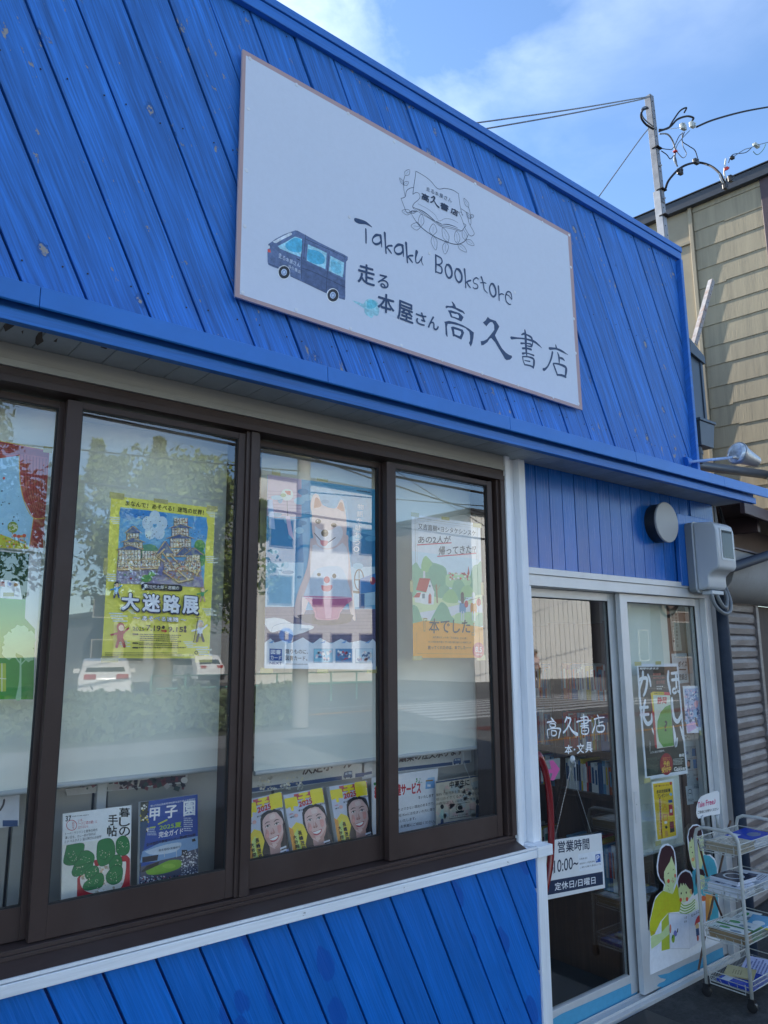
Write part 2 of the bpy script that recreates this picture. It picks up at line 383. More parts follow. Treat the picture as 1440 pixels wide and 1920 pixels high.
# ------------------------------------------------------------------ flat print (lettering, posters, pictures): coloured shapes in the sheet's own plane
_gc = {}
_tc = bpy.data.curves.new('type_setter', 'FONT'); _to = bpy.data.objects.new('type_setter', _tc); COL.objects.link(_to)
_tc.resolution_u = 3; _tc.fill_mode = 'BOTH'
def glyphs(t, bold):
    k = (t, bold)
    if k not in _gc:
        _tc.body = t; _tc.offset = bold
        dg = bpy.context.evaluated_depsgraph_get(); dg.update()
        me = bpy.data.meshes.new_from_object(_to.evaluated_get(dg))
        vs = [(v.co.x, v.co.y) for v in me.vertices]; fs = [tuple(p.vertices) for p in me.polygons]
        bpy.data.meshes.remove(me)
        if not vs: _gc[k] = ([], []); return _gc[k]
        x0, x1 = min(v[0] for v in vs), max(v[0] for v in vs); y0, y1 = min(v[1] for v in vs), max(v[1] for v in vs)
        _gc[k] = ([((x - x0) / max(x1 - x0, 1e-6), (y - y0) / max(y1 - y0, 1e-6)) for x, y in vs], fs)
    return _gc[k]
def crom(pts, n=6):
    if len(pts) < 3: return list(pts)
    out = []
    P_ = [pts[0]] + list(pts) + [pts[-1]]
    for i in range(1, len(P_) - 2):
        a, b, c, d = P_[i - 1:i + 3]
        for k in range(n):
            t = k / n
            out.append(tuple(0.5 * ((2 * b[j]) + (-a[j] + c[j]) * t + (2 * a[j] - 5 * b[j] + 4 * c[j] - d[j]) * t * t + (-a[j] + 3 * b[j] - 3 * c[j] + d[j]) * t ** 3) for j in range(len(b))))
    out.append(tuple(pts[-1])); return out
def clip(poly, f):
    out = []
    for i in range(len(poly)):
        a, b = poly[i], poly[(i + 1) % len(poly)]; fa, fb = f(a), f(b)
        if fa >= 0: out.append(a)
        if fa * fb < 0:
            t = fa / (fa - fb); out.append((a[0] + (b[0] - a[0]) * t, a[1] + (b[1] - a[1]) * t))
    return out
class Print:
    """o: sheet origin, U right, V up (unit, in the sheet); shapes are given in (zoomed) photo pixels or in sheet units."""
    def __init__(s, o, U, V, step=0.00002, base=0.0004):
        s.o = Vector(o); s.U = Vector(U).normalized(); s.V = Vector(V).normalized(); s.N = s.U.cross(s.V).normalized()
        s.step = step; s.k = 0; s.base = base; s.v = []; s.f = []; s.c = []; s.T = None; s.local = None; s.cq = None
    def zoom(s, x0, y0, z): s.T = (x0, y0, z); s.local = None; return s
    def page(s, w, h): s.local = (w, h); return s            # 0..1 from the top left of the page
    def uv(s, p):
        if s.local: return (p[0] * s.local[0], -p[1] * s.local[1])
        x, y = p[:2]
        if s.T: x, y = s.T[0] + x / s.T[2], s.T[1] + y / s.T[2]
        d = ray(x, y); t = (s.o - CAM).dot(s.N) / d.dot(s.N); q = CAM + d * t - s.o
        return (q.dot(s.U), q.dot(s.V))
    def put(s, uvs, fs, col, lift=None):
        h = s.base + s.step * s.k; o = len(s.v)
        s.v += [s.o + s.U * a + s.V * b + s.N * h for a, b in uvs]
        c = lin(col)
        for q in fs: s.f.append(tuple(i + o for i in q)); s.c.append(c)
        s.k += 1
    def poly(s, pts, col, sm=0):
        uv = [s.uv(p) for p in pts]
        if sm: uv = crom(uv + uv[:1], sm)[:-1]
        if s.cq:
            q = s.cq; ar = sum(q[i][0] * q[(i + 1) % 4][1] - q[(i + 1) % 4][0] * q[i][1] for i in range(4)); sg = 1 if ar > 0 else -1
            for i in range(4):
                a, b = q[i], q[(i + 1) % 4]
                if len(uv) < 3: return s
                uv = clip(uv, lambda p_, a=a, b=b: sg * ((b[0] - a[0]) * (p_[1] - a[1]) - (b[1] - a[1]) * (p_[0] - a[0])) + 1e-7)
            if len(uv) < 3: return s
        t = tessellate_polygon([[Vector((a, b, 0)) for a, b in uv]])
        s.put(uv, [tuple(x) for x in t], col); return s
    def rect(s, x0, y0, x1, y1, col): return s.poly([(x0, y0), (x1, y0), (x1, y1), (x0, y1)], col)
    def mper(s, p):
        a = s.uv(p); b = s.uv((p[0], p[1] + (1 if not s.local else 0.01))); r = math.hypot(a[0] - b[0], a[1] - b[1]); return r if not s.local else r * 100
    def stroke(s, pts, wd, col, sm=5, rnd_cap=True):
        ws = wd if isinstance(wd, (list, tuple)) else [wd] * len(pts)
        m = s.mper(pts[0]); q = [(*s.uv(p), w_ * m / 2) for p, w_ in zip(pts, ws)]
        if sm: q = crom(q, sm)
        L_, R_ = [], []
        for i in range(len(q)):
            a = q[max(i - 1, 0)]; b = q[min(i + 1, len(q) - 1)]; dx, dy = b[0] - a[0], b[1] - a[1]; l = math.hypot(dx, dy) or 1
            nx, ny = -dy / l * q[i][2], dx / l * q[i][2]
            L_.append((q[i][0] + nx, q[i][1] + ny)); R_.append((q[i][0] - nx, q[i][1] - ny))
        n = len(q); vs = L_ + R_; fs = [(i, i + 1, n + i + 1, n + i) for i in range(n - 1)]
        if rnd_cap:
            for e, sg in ((0, -1), (n - 1, 1)):
                c = q[e]; o_ = q[1 if e == 0 else n - 2]; an = math.atan2(c[1] - o_[1], c[0] - o_[0]); r = c[2]
                if r < 1e-5: continue
                b0 = len(vs); vs += [(c[0] + math.cos(an + t) * r * 0.98, c[1] + math.sin(an + t) * r * 0.98) for t in (-1.57, -0.9, -0.3, 0.3, 0.9, 1.57)]
                fs.append(tuple(range(b0, b0 + 6)))
        s.put(vs, fs, col); return s
    def ell(s, cx, cy, rx, ry, col, n=20, a0=0, a1=2 * math.pi):
        return s.poly([(cx + rx * math.cos(a0 + (a1 - a0) * i / n), cy + ry * math.sin(a0 + (a1 - a0) * i / n)) for i in range(n if a1 - a0 > 6.2 else n + 1)], col)
    def ring(s, cx, cy, rx, ry, w_, col, n=18):
        return s.stroke([(cx + rx * math.cos(2 * math.pi * i / n), cy + ry * math.sin(2 * math.pi * i / n)) for i in range(n + 1)], w_, col, 0, False)
    def text(s, t, lb, rb, lt, col, bold=0.0):
        g, fs = glyphs(t, 0.0)
        if not g: return s
        a, b, c = s.uv(lb), s.uv(rb), s.uv(lt)
        em = math.hypot(c[0] - a[0], c[1] - a[1]) * 1.08
        r = bold * em * 0.9; wx = math.hypot(b[0] - a[0], b[1] - a[1])
        fx, fy = min(.4, r / max(wx, 1e-6)), min(.4, r / max(em, 1e-6))
        sh = [(0, 0)] if bold <= 0.004 else [(-r, 0), (r, 0), (0, r), (0, -r)] + ([(-r * .7, r * .7), (r * .7, r * .7), (r * .7, -r * .7), (-r * .7, -r * .7)] if bold > 0.028 else []) + ([(-r * .5, 0), (r * .5, 0)] if bold > 0.045 else [])
        for dx, dy in sh:
            s.put([(a[0] + (b[0] - a[0]) * (fx + (1 - 2 * fx) * x) + (c[0] - a[0]) * (fy + (1 - 2 * fy) * y) + dx, a[1] + (b[1] - a[1]) * (fx + (1 - 2 * fx) * x) + (c[1] - a[1]) * (fy + (1 - 2 * fy) * y) + dy) for x, y in g], fs, col)
        return s
    def t(s, tx, x0, y0, x1, y1, col, bold=0.0, slope=0.0):      # text in a box (y0 bottom); slope = how far y changes over the width
        return s.text(tx, (x0, y0), (x1, y0 + slope), (x0, y1), col, bold)
    def vt(s, tx, x0, y0, x1, y1, col, bold=0.0, gap=0.12, dx=0.0):       # vertical text from the top
        n = len(tx); h = (y1 - y0) / n
        for i, ch in enumerate(tx):
            xo = dx * i / max(1, n - 1)
            s.t(ch, x0 + xo, y0 + h * (i + 1 - gap / 2), x1 + xo, y0 + h * (i + gap / 2), col, bold)
        return s
    def tiny(s, x0, y0, x1, y1, rows, col, r=rnd, slope=0.0, ht=0.5):         # small print too small to read: rows of broken marks
        vs, fs = [], []; dy = (y1 - y0) / rows
        for i in range(rows):
            y = y0 + dy * i; x = x0; end = x1 - (x1 - x0) * r.uniform(0, 0.25)
            while x < end:
                w_ = dy * r.uniform(0.25, 0.6); yy = y + slope * (x - x0) / (x1 - x0)
                o = len(vs); vs += [s.uv(p) for p in ((x, yy), (x + w_, yy), (x + w_, yy + dy * ht), (x, yy + dy * ht))]; fs.append((o, o + 1, o + 2, o + 3)); x += w_ + dy * r.uniform(0.12, 0.3)
        if fs: s.put(vs, fs, col)
        return s
    def specks(s, x0, y0, x1, y1, n, cols, sz, r=rnd, inside=None, asp=1.0):
        for c in cols:
            vs, fs = [], []
            for _ in range(n // len(cols)):
                x, y = r.uniform(x0, x1), r.uniform(y0, y1)
                if inside and not inside(x, y): continue
                q = sz * r.uniform(0.5, 1.3); o = len(vs); a = r.uniform(0, 3)
                vs += [s.uv((x + q * math.cos(a + k * 1.57 + r.uniform(-.3, .3)), y + asp * q * math.sin(a + k * 1.57))) for k in range(4)]; fs.append((o, o + 1, o + 2, o + 3))
            if fs: s.put(vs, fs, c)
        return s
    def build(s, name, mat, parent):
        mb = MB(); mb.v = s.v; mb.f = s.f; mb.m = [0] * len(s.f)
        og = ORG.get(parent, Vector((0, 0, 0)))
        me = bpy.data.meshes.new(name); me.from_pydata([v - og for v in s.v], [], s.f); me.materials.append(mat)
        at = me.color_attributes.new('ink', 'FLOAT_COLOR', 'CORNER')
        buf = []
        for p, c in zip(me.polygons, s.c): buf += [c[0], c[1], c[2], 1.0] * p.loop_total
        at.data.foreach_set('color', buf)
        # all faces look along +N
        b = bmesh.new(); b.from_mesh(me)
        fl = [f for f in b.faces if f.normal.dot(s.N) < 0]
        if fl: bmesh.ops.reverse_faces(b, faces=fl)
        b.to_mesh(me); b.free()
        o = bpy.data.objects.new(name, me); COL.objects.link(o); o.parent = parent; ORG[o] = og
        return o

# ------------------------------------------------------------------ ground
asph = MB().quad((-60, -7.4, 0), (120, -7.4, 0), (120, 60, 0), (-60, 60, 0))
struct('ground', MB().quad((-400, -400, -0.02), (400, -400, -0.02), (400, 400, -0.02), (-400, 400, -0.02)), mat('far_ground', (0.11, 0.115, 0.10), rough=0.95))
struct('pavement', MB().quad((-60, -3.2, 0.0), (120, -3.2, 0.0), (120, 60, 0.0), (-60, 60, 0.0)), M_asph)
struct('road', MB().quad((-60, -40, -0.012), (120, -40, -0.012), (120, -3.2, -0.012), (-60, -3.2, -0.012)), M_road)
crs = MB()
for i in range(8):
    x = 13.4 + i * 1.35
    crs.quad((x, -9.6, -0.006), (x + 0.5, -9.6, -0.006), (x + 1.4, -13.2, -0.006), (x + 0.9, -13.2, -0.006))
for i in range(7):
    o_ = MB(); x = 13.0 + i * 0.0; y = -9.3 - i * 0.75
    o_.quad((x + i * 0.35, y, -0.006), (24 + i * 0.2, y, -0.006), (24 + i * 0.2, y - 0.4, -0.006), (x + i * 0.35, y - 0.4, -0.006))
    tag(struct('crosswalk_stripe', o_, M_paint), group='white stripes of the crosswalk')
struct('road_line', MB().quad((2, -14.6, -0.006), (40, -14.6, -0.006), (40, -14.75, -0.006), (2, -14.75, -0.006)), M_paint)
struct('orange_road_line', MB().quad((10.2, -4.75, -0.006), (40, -4.75, -0.006), (40, -4.9, -0.006), (10.2, -4.9, -0.006)).quad((10.9, -12.8, -0.006), (15, -12.9, -0.006), (15, -13.15, -0.006), (10.9, -13.3, -0.006)), M_orange)
struct('red_road_line', MB().quad((12, -6.9, -0.006), (40, -6.9, -0.006), (40, -7.6, -0.006), (12, -7.6, -0.006)), mat('red_road', (0.16, 0.05, 0.045), rough=0.9))

# ------------------------------------------------------------------ the bookshop
shop = thing('bookshop', 'blue wooden bookshop front with brown window band and white sliding doors', 'shop', (0, 2.3, 0))
XL, XR = -0.9, 4.158           # upper cladding
ZB, ZT = 2.60, 4.097
def boards(x0, x1, z0, z1, zref, phase, pitch, y, th, m, gap, nm, tn=math.tan(TILT), jit=0.003):
    k0 = int((x0 - phase - (z1 - z0) * tn) / pitch) - 3; k1 = int((x1 - phase + (z1 - z0) * tn) / pitch) + 3
    off = {}
    r = random.Random(len(nm) + int(pitch * 1000))
    for k in range(k0, k1 + 1): off[k] = r.uniform(-0.008, 0.008) if pitch > 0.1 else 0
    for k in range(k0, k1):
        a = phase + pitch * k + off[k] + gap / 2; b = phase + pitch * (k + 1) + off[k + 1] - gap / 2
        p = [(a - (z0 - zref) * tn, z0), (b - (z0 - zref) * tn, z0), (b - (z1 - zref) * tn, z1), (a - (z1 - zref) * tn, z1)]
        p = clip(clip(p, lambda q: q[0] - x0), lambda q: x1 - q[0])
        if len(p) < 3: continue
        pr = r.uniform(0, jit)
        mb = MB(); mb.prism([(q[0], y - pr, q[1]) for q in p], (0, th, 0))
        mb.v = [Vector((v.x, v.y + (v.x - a) * r2, v.z)) for r2 in [r.uniform(-0.006, 0.006)] for v in mb.v]
        obj(nm, mb, m, shop, bev=0.0022 if pitch > 0.1 else 0.0012)
boards(XL, XR, ZB, ZT, 2.73, 0.434, 0.195, 2.24, 0.02, M_up, 0.0095, 'board', jit=0.005)
obj('backing_wall', MB().box(XL, XR, 2.2645, 2.33, 2.60, ZT), M_seam, shop)
nl = MB(); rn = random.Random(5)
for k in range(-2, 24):
    for z in (2.78, 3.42, 4.03):
        for dx in (.035, .16):
            x = 0.434 + .195 * k - (z - 2.73) * math.tan(TILT) + dx + rn.uniform(-.01, .01)
            if XL < x < XR - .02: nl.lathe([(0, .0032), (.0008, .003)], (x, 2.2395 - .004, z + rn.uniform(-.012, .012)), (0, -1, 0), 6)
nl_o = obj('nail_heads', nl, M_gasket, shop); nl_o['kind'] = 'stuff'
# parapet cap and corner trim
obj('parapet_cap', MB().box(XL, XR + 0.032, 2.205, 2.42, ZT + 0.0, ZT + 0.035), M_trim, shop, bev=0.003)
obj('cap_fascia', MB().box(XL, XR + 0.03, 2.212, 2.2385, ZT - 0.05, ZT - 0.001), M_trim, shop, bev=0.003)
obj('corner_trim', MB().box(XR + 0.001, XR + 0.028, 2.205, 2.33, ZB + 0.02, ZT - 0.052), M_trim, shop, bev=0.003)
obj('side_wall', MB().box(XR + 0.0, XR + 0.026, 2.332, 6.0, ZB, ZT - 0.001).box(XL, XR + 0.026, 5.9, 6.0, 2.7, ZT - 0.02), mat('shop_side_wall', (0.22, 0.22, 0.22), rough=0.8), shop)
# canopy: soffit, fascia, flashing
ZS = 2.522
XE = 4.50
sg = MB()
x = XL
while x < XE - 0.02:
    x2 = min(x + 0.100, XE)
    obj('soffit_board', MB().box(x + 0.0012, x2 - 0.0012, 2.075, 2.2995, ZS, ZS + 0.012), M_soffit, shop, bev=0.001, seg=1)
    x = x2
obj('canopy_core', MB().box(XL, XE - 0.004, 2.078, 2.34, ZS + 0.0125, ZS + 0.070), M_soffit, shop)
obj('canopy_fascia', MB().box(XL, XE + 0.005, 2.045, 2.0745, ZS - 0.022, ZS + 0.014).box(XL, XE + 0.005, 2.058, 2.0765, ZS + 0.0145, ZS + 0.070), M_trim, shop, bev=0.002)
fl = MB()
xs_ = [XL, -0.35, 0.455, 1.38, 2.30, 3.215, 4.08, 4.62]
for a, b in zip(xs_, xs_[1:]):
    f1 = MB()
    f1.prism([(a + 0.0008, 2.015, ZS + 0.024), (a + 0.0008, 2.020, ZS + 0.020), (a + 0.0008, 2.023, ZS + 0.077), (a + 0.0008, 2.24, ZS + 0.086), (a + 0.0008, 2.24, ZS + 0.090), (a + 0.0008, 2.018, ZS + 0.081)], (b - a - 0.0016, 0, 0))
    obj('flashing_sheet', f1, M_flash, shop, bev=0.001, seg=1)
fn = MB()
for k in range(22): fn.lathe([(0, .003), (.001, .0028)], (XL + .1 + k * .25, 2.0195, ZS + .050 + (k % 3) * .004), (0, -1, 0), 7)
fo = obj('screws', fn, M_trim, shop); fo['kind'] = 'stuff'
for pc in (((67, 632), (72, 624), (80, 622), (79, 632), (82, 640), (70, 648), (66, 643)), ((6, 612), (14, 606), (22, 604), (27, 611), (18, 617), (10, 622)), ((188, 651), (196, 647), (204, 649), (199, 655)), ((100, 640), (108, 634), (106, 642)), ((40, 622), (44, 619), (43, 627))):
    obj('peeled_patch', MB().prism([tuple(PZ(a, b, ZS - .0007)) for a, b in pc], (0, 0, .0005)), mat('bare_brown_wood', (0.10, 0.075, 0.06), rough=.8), shop)
# beige frieze above the window
obj('frieze_board', MB().box(XL, 2.5205, 2.2585, 2.30, 2.4725, ZS - 0.0005), M_frieze, shop, bev=0.002)
obj('frieze_board', MB().box(XL, 2.5205, 2.252, 2.30, 2.4515, 2.4715), M_frieze, shop, bev=0.002)
# white battens between window and door
obj('white_batten', MB().box(2.521, 2.552, 2.250, 2.34, 0.842, ZS - 0.0005), M_white, shop, bev=0.002)
obj('white_batten', MB().box(2.553, 2.610, 2.285, 2.34, 0.842, ZS - 0.0005), M_white, shop, bev=0.001)
obj('white_batten', MB().box(2.611, 2.655, 2.250, 2.34, 0.842, ZS - 0.0005), M_white, shop, bev=0.002)
obj('corner_post', MB().box(2.600, 2.657, 2.222, 2.34, 0.0, 0.799), M_white, shop, bev=0.002)
# brown window band
obj('window_head', MB().box(XL, 2.5205, 2.262, 2.42, 2.428, 2.4512).box(XL, 2.5205, 2.256, 2.42, 2.4055, 2.4278), M_brown, shop, bev=0.0015)
obj('window_sill', MB().box(XL, 2.5205, 2.262, 2.42, 0.862, 0.873).box(XL, 2.5205, 2.268, 2.42, 0.873, 0.885).prism([(XL, 2.205, 0.833), (XL, 2.42, 0.850), (XL, 2.42, 0.8615), (XL, 2.262, 0.8615), (XL, 2.205, 0.840)], (2.5205 - XL + 0.0, 0, 0)), M_brown, shop, bev=0.0012)
obj('window_jamb', MB().box(2.494, 2.5205, 2.258, 2.42, 0.8862, 2.4052).box(2.478, 2.4938, 2.270, 2.42, 0.8862, 2.4052).box(2.462, 2.4778, 2.30, 2.42, 0.8862, 2.4052), M_brown, shop, bev=0.001)
obj('window_mullion', MB().box(1.2325, 1.262, 2.268, 2.42, 0.8862, 2.4052).box(1.218, 1.2322, 2.276, 2.42, 0.8862, 2.4052).box(1.2622, 1.272, 2.278, 2.42, 0.8862, 2.4052), M_brown, shop, bev=0.001)
def sash(x0, x1, yf, wl, wr, nm='window_sash'):
    z0, z1, zg0, zg1 = 0.8875, 2.396, 0.972, 2.3755
    s = obj(nm, MB().box(x0, x0 + wl, yf, yf + 0.03, z0, z1).box(x1 - wr, x1, yf, yf + 0.03, z0, z1).box(x0 + wl, x1 - wr, yf + 0.001, yf + 0.03, z0, zg0).box(x0 + wl, x1 - wr, yf + 0.001, yf + 0.03, zg1, z1), M_brown, shop, bev=0.0012)
    obj('glass_pane', MB().box(x0 + wl - 0.004, x1 - wr + 0.004, yf + 0.012, yf + 0.017, zg0 - 0.004, zg1 + 0.004), M_glass, s)
    g = 0.0035
    a, b = x0 + wl, x1 - wr
    obj('glazing_bead', MB().box(a, a + g, yf + 0.004, yf + 0.0118, zg0, zg1).box(b - g, b, yf + 0.004, yf + 0.0118, zg0, zg1).box(a + g, b - g, yf + 0.004, yf + 0.0118, zg0, zg0 + g).box(a + g, b - g, yf + 0.004, yf + 0.0118, zg1 - g, zg1), M_gasket, s)
    return yf + 0.017
YO, YI = 2.283, 2.321
sash(-0.60, 0.655, YI, 0.045, 0.052)
YGO = sash(0.617, 1.2172, YO, 0.044, 0.027)
YGI = sash(1.2725, 1.895, YI, 0.024, 0.052)
sash(1.852, 2.4615, YO, 0.046, 0.030)
obj('window_sash', MB().box(-0.90, -0.601, YO, YO + 0.03, 0.8875, 2.396), M_brown, shop)
# sill board and lower boards
obj('sill_board', MB().box(XL, 2.570, 2.196, 2.34, 0.8005, 0.8315).box(2.5715, 2.664, 2.190, 2.34, 0.800, 0.8415), M_whiteh, shop, bev=0.002)
obj('sill_strip', MB().box(XL, 2.57, 2.1985, 2.2045, 0.8345, 0.8425), M_white, shop)
boards(XL, 2.5995, 0.02, 0.7995, 0.79, 0.66, 0.1438, 2.232, 0.018, M_low, 0.008, 'board', jit=0.003)
obj('backing_wall', MB().box(XL, 2.5995, 2.2505, 2.34, 0.0, 0.7995), mat('mid_blue_seam', (0.004, 0.045, 0.26), rough=0.6), shop)
# above the door
boards(2.6555, 4.165, 2.0215, ZS - 0.0005, 2.0215, 2.672, 0.0985, 2.285, 0.012, M_vert, 0.0045, 'board', tn=0.0, jit=0.0008)
obj('backing_wall', MB().box(2.6555, 4.425, 2.3005, 2.34, 2.0215, ZS - 0.0005), M_seam, shop)
obj('corner_board', MB().box(4.166, 4.424, 2.278, 2.2995, 2.30, ZS - 0.0005), M_vert, shop, bev=0.002)
obj('meter_backboard', MB().box(3.965, 4.33, 2.252, 2.2775, 2.0, 2.415), M_vert, shop, bev=0.003)
obj('corner_wall', MB().box(4.3305, 4.425, 2.3005, 2.34, 0, 2.02).box(4.40, 4.425, 2.3405, 6.0, 0.0, ZS - 0.0005).box(XL, 4.40, 5.9, 6, 0, 2.65).box(XL - 0.05, XL, 2.2, 6, 0, 4.2), mat('shop_side_wall', (0.22, 0.22, 0.22)), shop)
obj('roof_deck', MB().box(XL, 4.17, 2.335, 6.0, 2.66, 2.72), M_roofedge, shop)
obj('rendered_edge', MB().box(4.4255, 4.452, 2.285, 2.40, 2.28, ZS - 0.001), M_concrete, shop, bev=0.004)
# door head and frame
obj('door_head', MB().box(2.6555, 4.285, 2.258, 2.40, 1.990, 2.0208).box(2.6555, 4.28, 2.266, 2.40, 1.938, 1.9895), M_alu, shop, bev=0.002)
obj('door_jamb', MB().box(4.212, 4.275, 2.262, 2.2975, 0.0, 1.9375).box(4.2275, 4.33, 2.298, 2.40, 0.0, 1.9375), M_alu, shop, bev=0.002)
obj('door_jamb', MB().box(2.6575, 2.690, 2.27, 2.40, 0.03, 1.9375), M_white, shop, bev=0.002)
obj('door_threshold', MB().box(2.66, 4.21, 2.262, 2.42, 0.0, 0.018).box(2.69, 4.21, 2.285, 2.290, 0.018, 0.030).box(2.69, 4.262, 2.328, 2.333, 0.018, 0.03).box(2.69, 4.262, 2.372, 2.377, 0.018, 0.03), M_alu, shop, bev=0.001)
YD1, YD2 = 2.342, 2.298
d1 = obj('sliding_door', MB().box(2.6905, 2.702, YD1, YD1 + 0.028, 0.0305, 1.936).box(3.378, 3.452, YD1, YD1 + 0.028, 0.0305, 1.936).box(2.702, 3.378, YD1 + 0.001, YD1 + 0.028, 0.0305, 0.115).box(2.702, 3.378, YD1 + 0.001, YD1 + 0.028, 1.896, 1.936), M_alu, shop, bev=0.0015)
obj('glass_pane', MB().box(2.700, 3.38, YD1 + 0.012, YD1 + 0.017, 0.112, 1.899), M_dglass, d1)
d2 = obj('sliding_door', MB().box(3.420, 3.485, YD2, YD2 + 0.028, 0.0305, 1.936).box(4.165, 4.226, YD2, YD2 + 0.028, 0.0305, 1.936).box(3.485, 4.165, YD2 + 0.001, YD2 + 0.028, 0.0305, 0.30).box(3.485, 4.165, YD2 + 0.001, YD2 + 0.028, 1.894, 1.936), M_alu, shop, bev=0.0015)
obj('glass_pane', MB().box(3.483, 4.167, YD2 + 0.012, YD2 + 0.017, 0.297, 1.897), M_dglass, d2)
obj('rubber_seal', MB().box(3.486, 3.490, YD2 + 0.004, YD2 + 0.0118, 0.30, 1.894).box(4.160, 4.1645, YD2 + 0.004, YD2 + 0.0118, 0.30, 1.894).box(3.49, 4.16, YD2 + 0.004, YD2 + 0.0118, 1.889, 1.894), M_gasket, d2)
obj('rubber_seal', MB().box(2.7025, 3.3775, YD1 + 0.004, YD1 + 0.0118, 1.891, 1.8955).box(3.373, 3.3775, YD1 + 0.004, YD1 + 0.0118, 0.116, 1.891), M_gasket, d1)
obj('lock_plate', MB().box(3.435, 3.462, YD2 - 0.003, YD2 - 0.0002, 0.80, 0.95).lathe([(0, 0.004), (0.004, 0.004)], (3.449, YD2 - 0.007, 0.89), (0, 1, 0), 10), M_alu, d2, bev=0.001)
# curved red door pull
hp = [PY(x, y, 2.30) for x, y in ((1011, 1416), (1022, 1445), (1030, 1490), (1033, 1545), (1033, 1600), (1028, 1640), (1019, 1680))]
pts = [Vector((hp[0].x - 0.012, YD1, hp[0].z + 0.03)), Vector(hp[0])]
q = crom([tuple(p) for p in hp], 5)
pts = [(q[0][0], YD1 + 0.0, q[0][2] + 0.01)] + q + [(q[-1][0], YD1 + 0.0, q[-1][2] - 0.01)]
obj('door_handle', MB().tube(pts, 0.0155, 14), M_red, d1, smooth=True)
# blue paint patches on the lower rails
pt = Print((0, YD1 - 0.0003 + 0.001, 0), (1, 0, 0), (0, 0, 1), base=0.0005).zoom(980, 1450, 4.085)
pt.poly([(190, 1905), (300, 1840), (520, 1745), (700, 1665), (860, 1592), (875, 1640), (880, 1700), (868, 1745), (820, 1765), (760, 1790), (690, 1815), (620, 1850), (520, 1900), (400, 1960), (190, 2040)], '#4f9fc4')
pt.build('painted_patch', M_print, d1)
pt = Print((0, YD2 - 0.0003 + 0.001, 0), (1, 0, 0), (0, 0, 1), base=0.0005).zoom(1180, 1450, 4.085)
pt.poly([(215, 1548), (300, 1530), (420, 1470), (540, 1420), (640, 1365), (722, 1328), (735, 1360), (722, 1420), (735, 1490), (640, 1540), (540, 1585), (430, 1630), (330, 1675), (225, 1722), (205, 1700), (200, 1670), (225, 1650), (250, 1640), (210, 1630), (225, 1610), (270, 1590), (280, 1575), (240, 1568)], '#4f9fc4')
pt.stroke([(175, 1535), (400, 1430), (730, 1262)], 4.5, '#101216', 0)
pt.build('painted_patch', M_print, d2)
# interior
obj('room_shell', MB().box(XL, 4.40, 5.4, 5.45, 0.0, 2.64).box(XL - 0.02, XL, 2.45, 5.4, 0, 2.64), M_darkroom, shop)
obj('room_floor', MB().box(XL, 4.40, 2.42, 5.45, 0.001, 0.035), mat('dark_carpet', (0.02, 0.028, 0.035), rough=0.95), shop)
obj('room_ceiling', MB().box(XL, 4.40, 2.42, 5.45, 2.60, 2.64), M_ceil, shop)
obj('wall_behind_sill', MB().box(XL, 2.62, 2.3405, 2.44, 0.0, 0.85), M_darkroom, shop)
obj('partition', MB().box(2.60, 2.64, 2.42, 3.1, 0.0, 2.6), M_darkroom, shop)
# ------------------------------------------------------------------ shop sign
YS = 2.21
cs = [PY(x, y, YS) for x, y in ((441, 556), (1092, 769), (1070, 438), (455, 92))]
sign = thing('shop_sign', 'large white shop sign with a navy van drawing and brush lettering on the blue boards', 'sign', (cs[0].x, YS, cs[0].z))
obj('panel', MB().prism([tuple(c) for c in cs], (0, 0.010, 0)), mat('sign_edge', (0.55, 0.45, 0.43), rough=0.4), sign, bev=0.001)
obj('spacer', MB().box(1.3, 1.34, 2.2205, 2.245, 3.0, 3.7).box(2.0, 2.04, 2.2205, 2.245, 3.0, 3.7).box(2.8, 2.84, 2.2205, 2.245, 3.0, 3.7), M_alu, sign)
SIGNP = lambda base: Print((0, YS, 0), (1, 0, 0), (0, 0, 1), base=base)
p = SIGNP(0.0004)
p.poly([(441, 556), (1092, 769), (1070, 438), (455, 92)], '#b79a98')
p.poly([(449.5, 551.5), (1085.5, 761), (1064.5, 442.5), (461, 104)], '#d3dae7')
p.build('face', M_sign, sign)
INK = '#2a4468'
p = SIGNP(0.0008).zoom(820, 550, 5.54)
# high
p.poly([(145, 84), (160, 90), (182, 118), (194, 148), (235, 166), (268, 184), (286, 212), (278, 216), (262, 202), (228, 190), (190, 168), (150, 152), (110, 148), (90, 158), (82, 142), (92, 128), (128, 132), (160, 130), (156, 110)], INK)
p.poly([(108, 178), (140, 176), (180, 190), (230, 206), (272, 248), (248, 294), (225, 284), (180, 262), (140, 250), (134, 240), (124, 208)], INK)
p.poly([(142, 204), (168, 210), (185, 216), (205, 214), (222, 232), (222, 258), (205, 256), (180, 246), (154, 240)], '#d3dae7')
p.poly([(70, 296), (120, 286), (190, 302), (262, 330), (325, 366), (378, 408), (374, 460), (362, 520), (346, 556), (326, 516), (338, 492), (338, 440), (330, 400), (290, 362), (220, 334), (150, 318), (106, 318), (98, 350), (102, 400), (106, 452), (96, 450), (84, 424), (82, 360), (78, 312)], INK)
p.poly([(140, 352), (160, 344), (200, 356), (262, 378), (277, 410), (262, 450), (248, 482), (215, 466), (180, 448), (160, 448), (152, 400)], INK)
p.poly([(172, 374), (205, 382), (242, 396), (246, 420), (232, 446), (205, 436), (178, 424)], '#d3dae7')
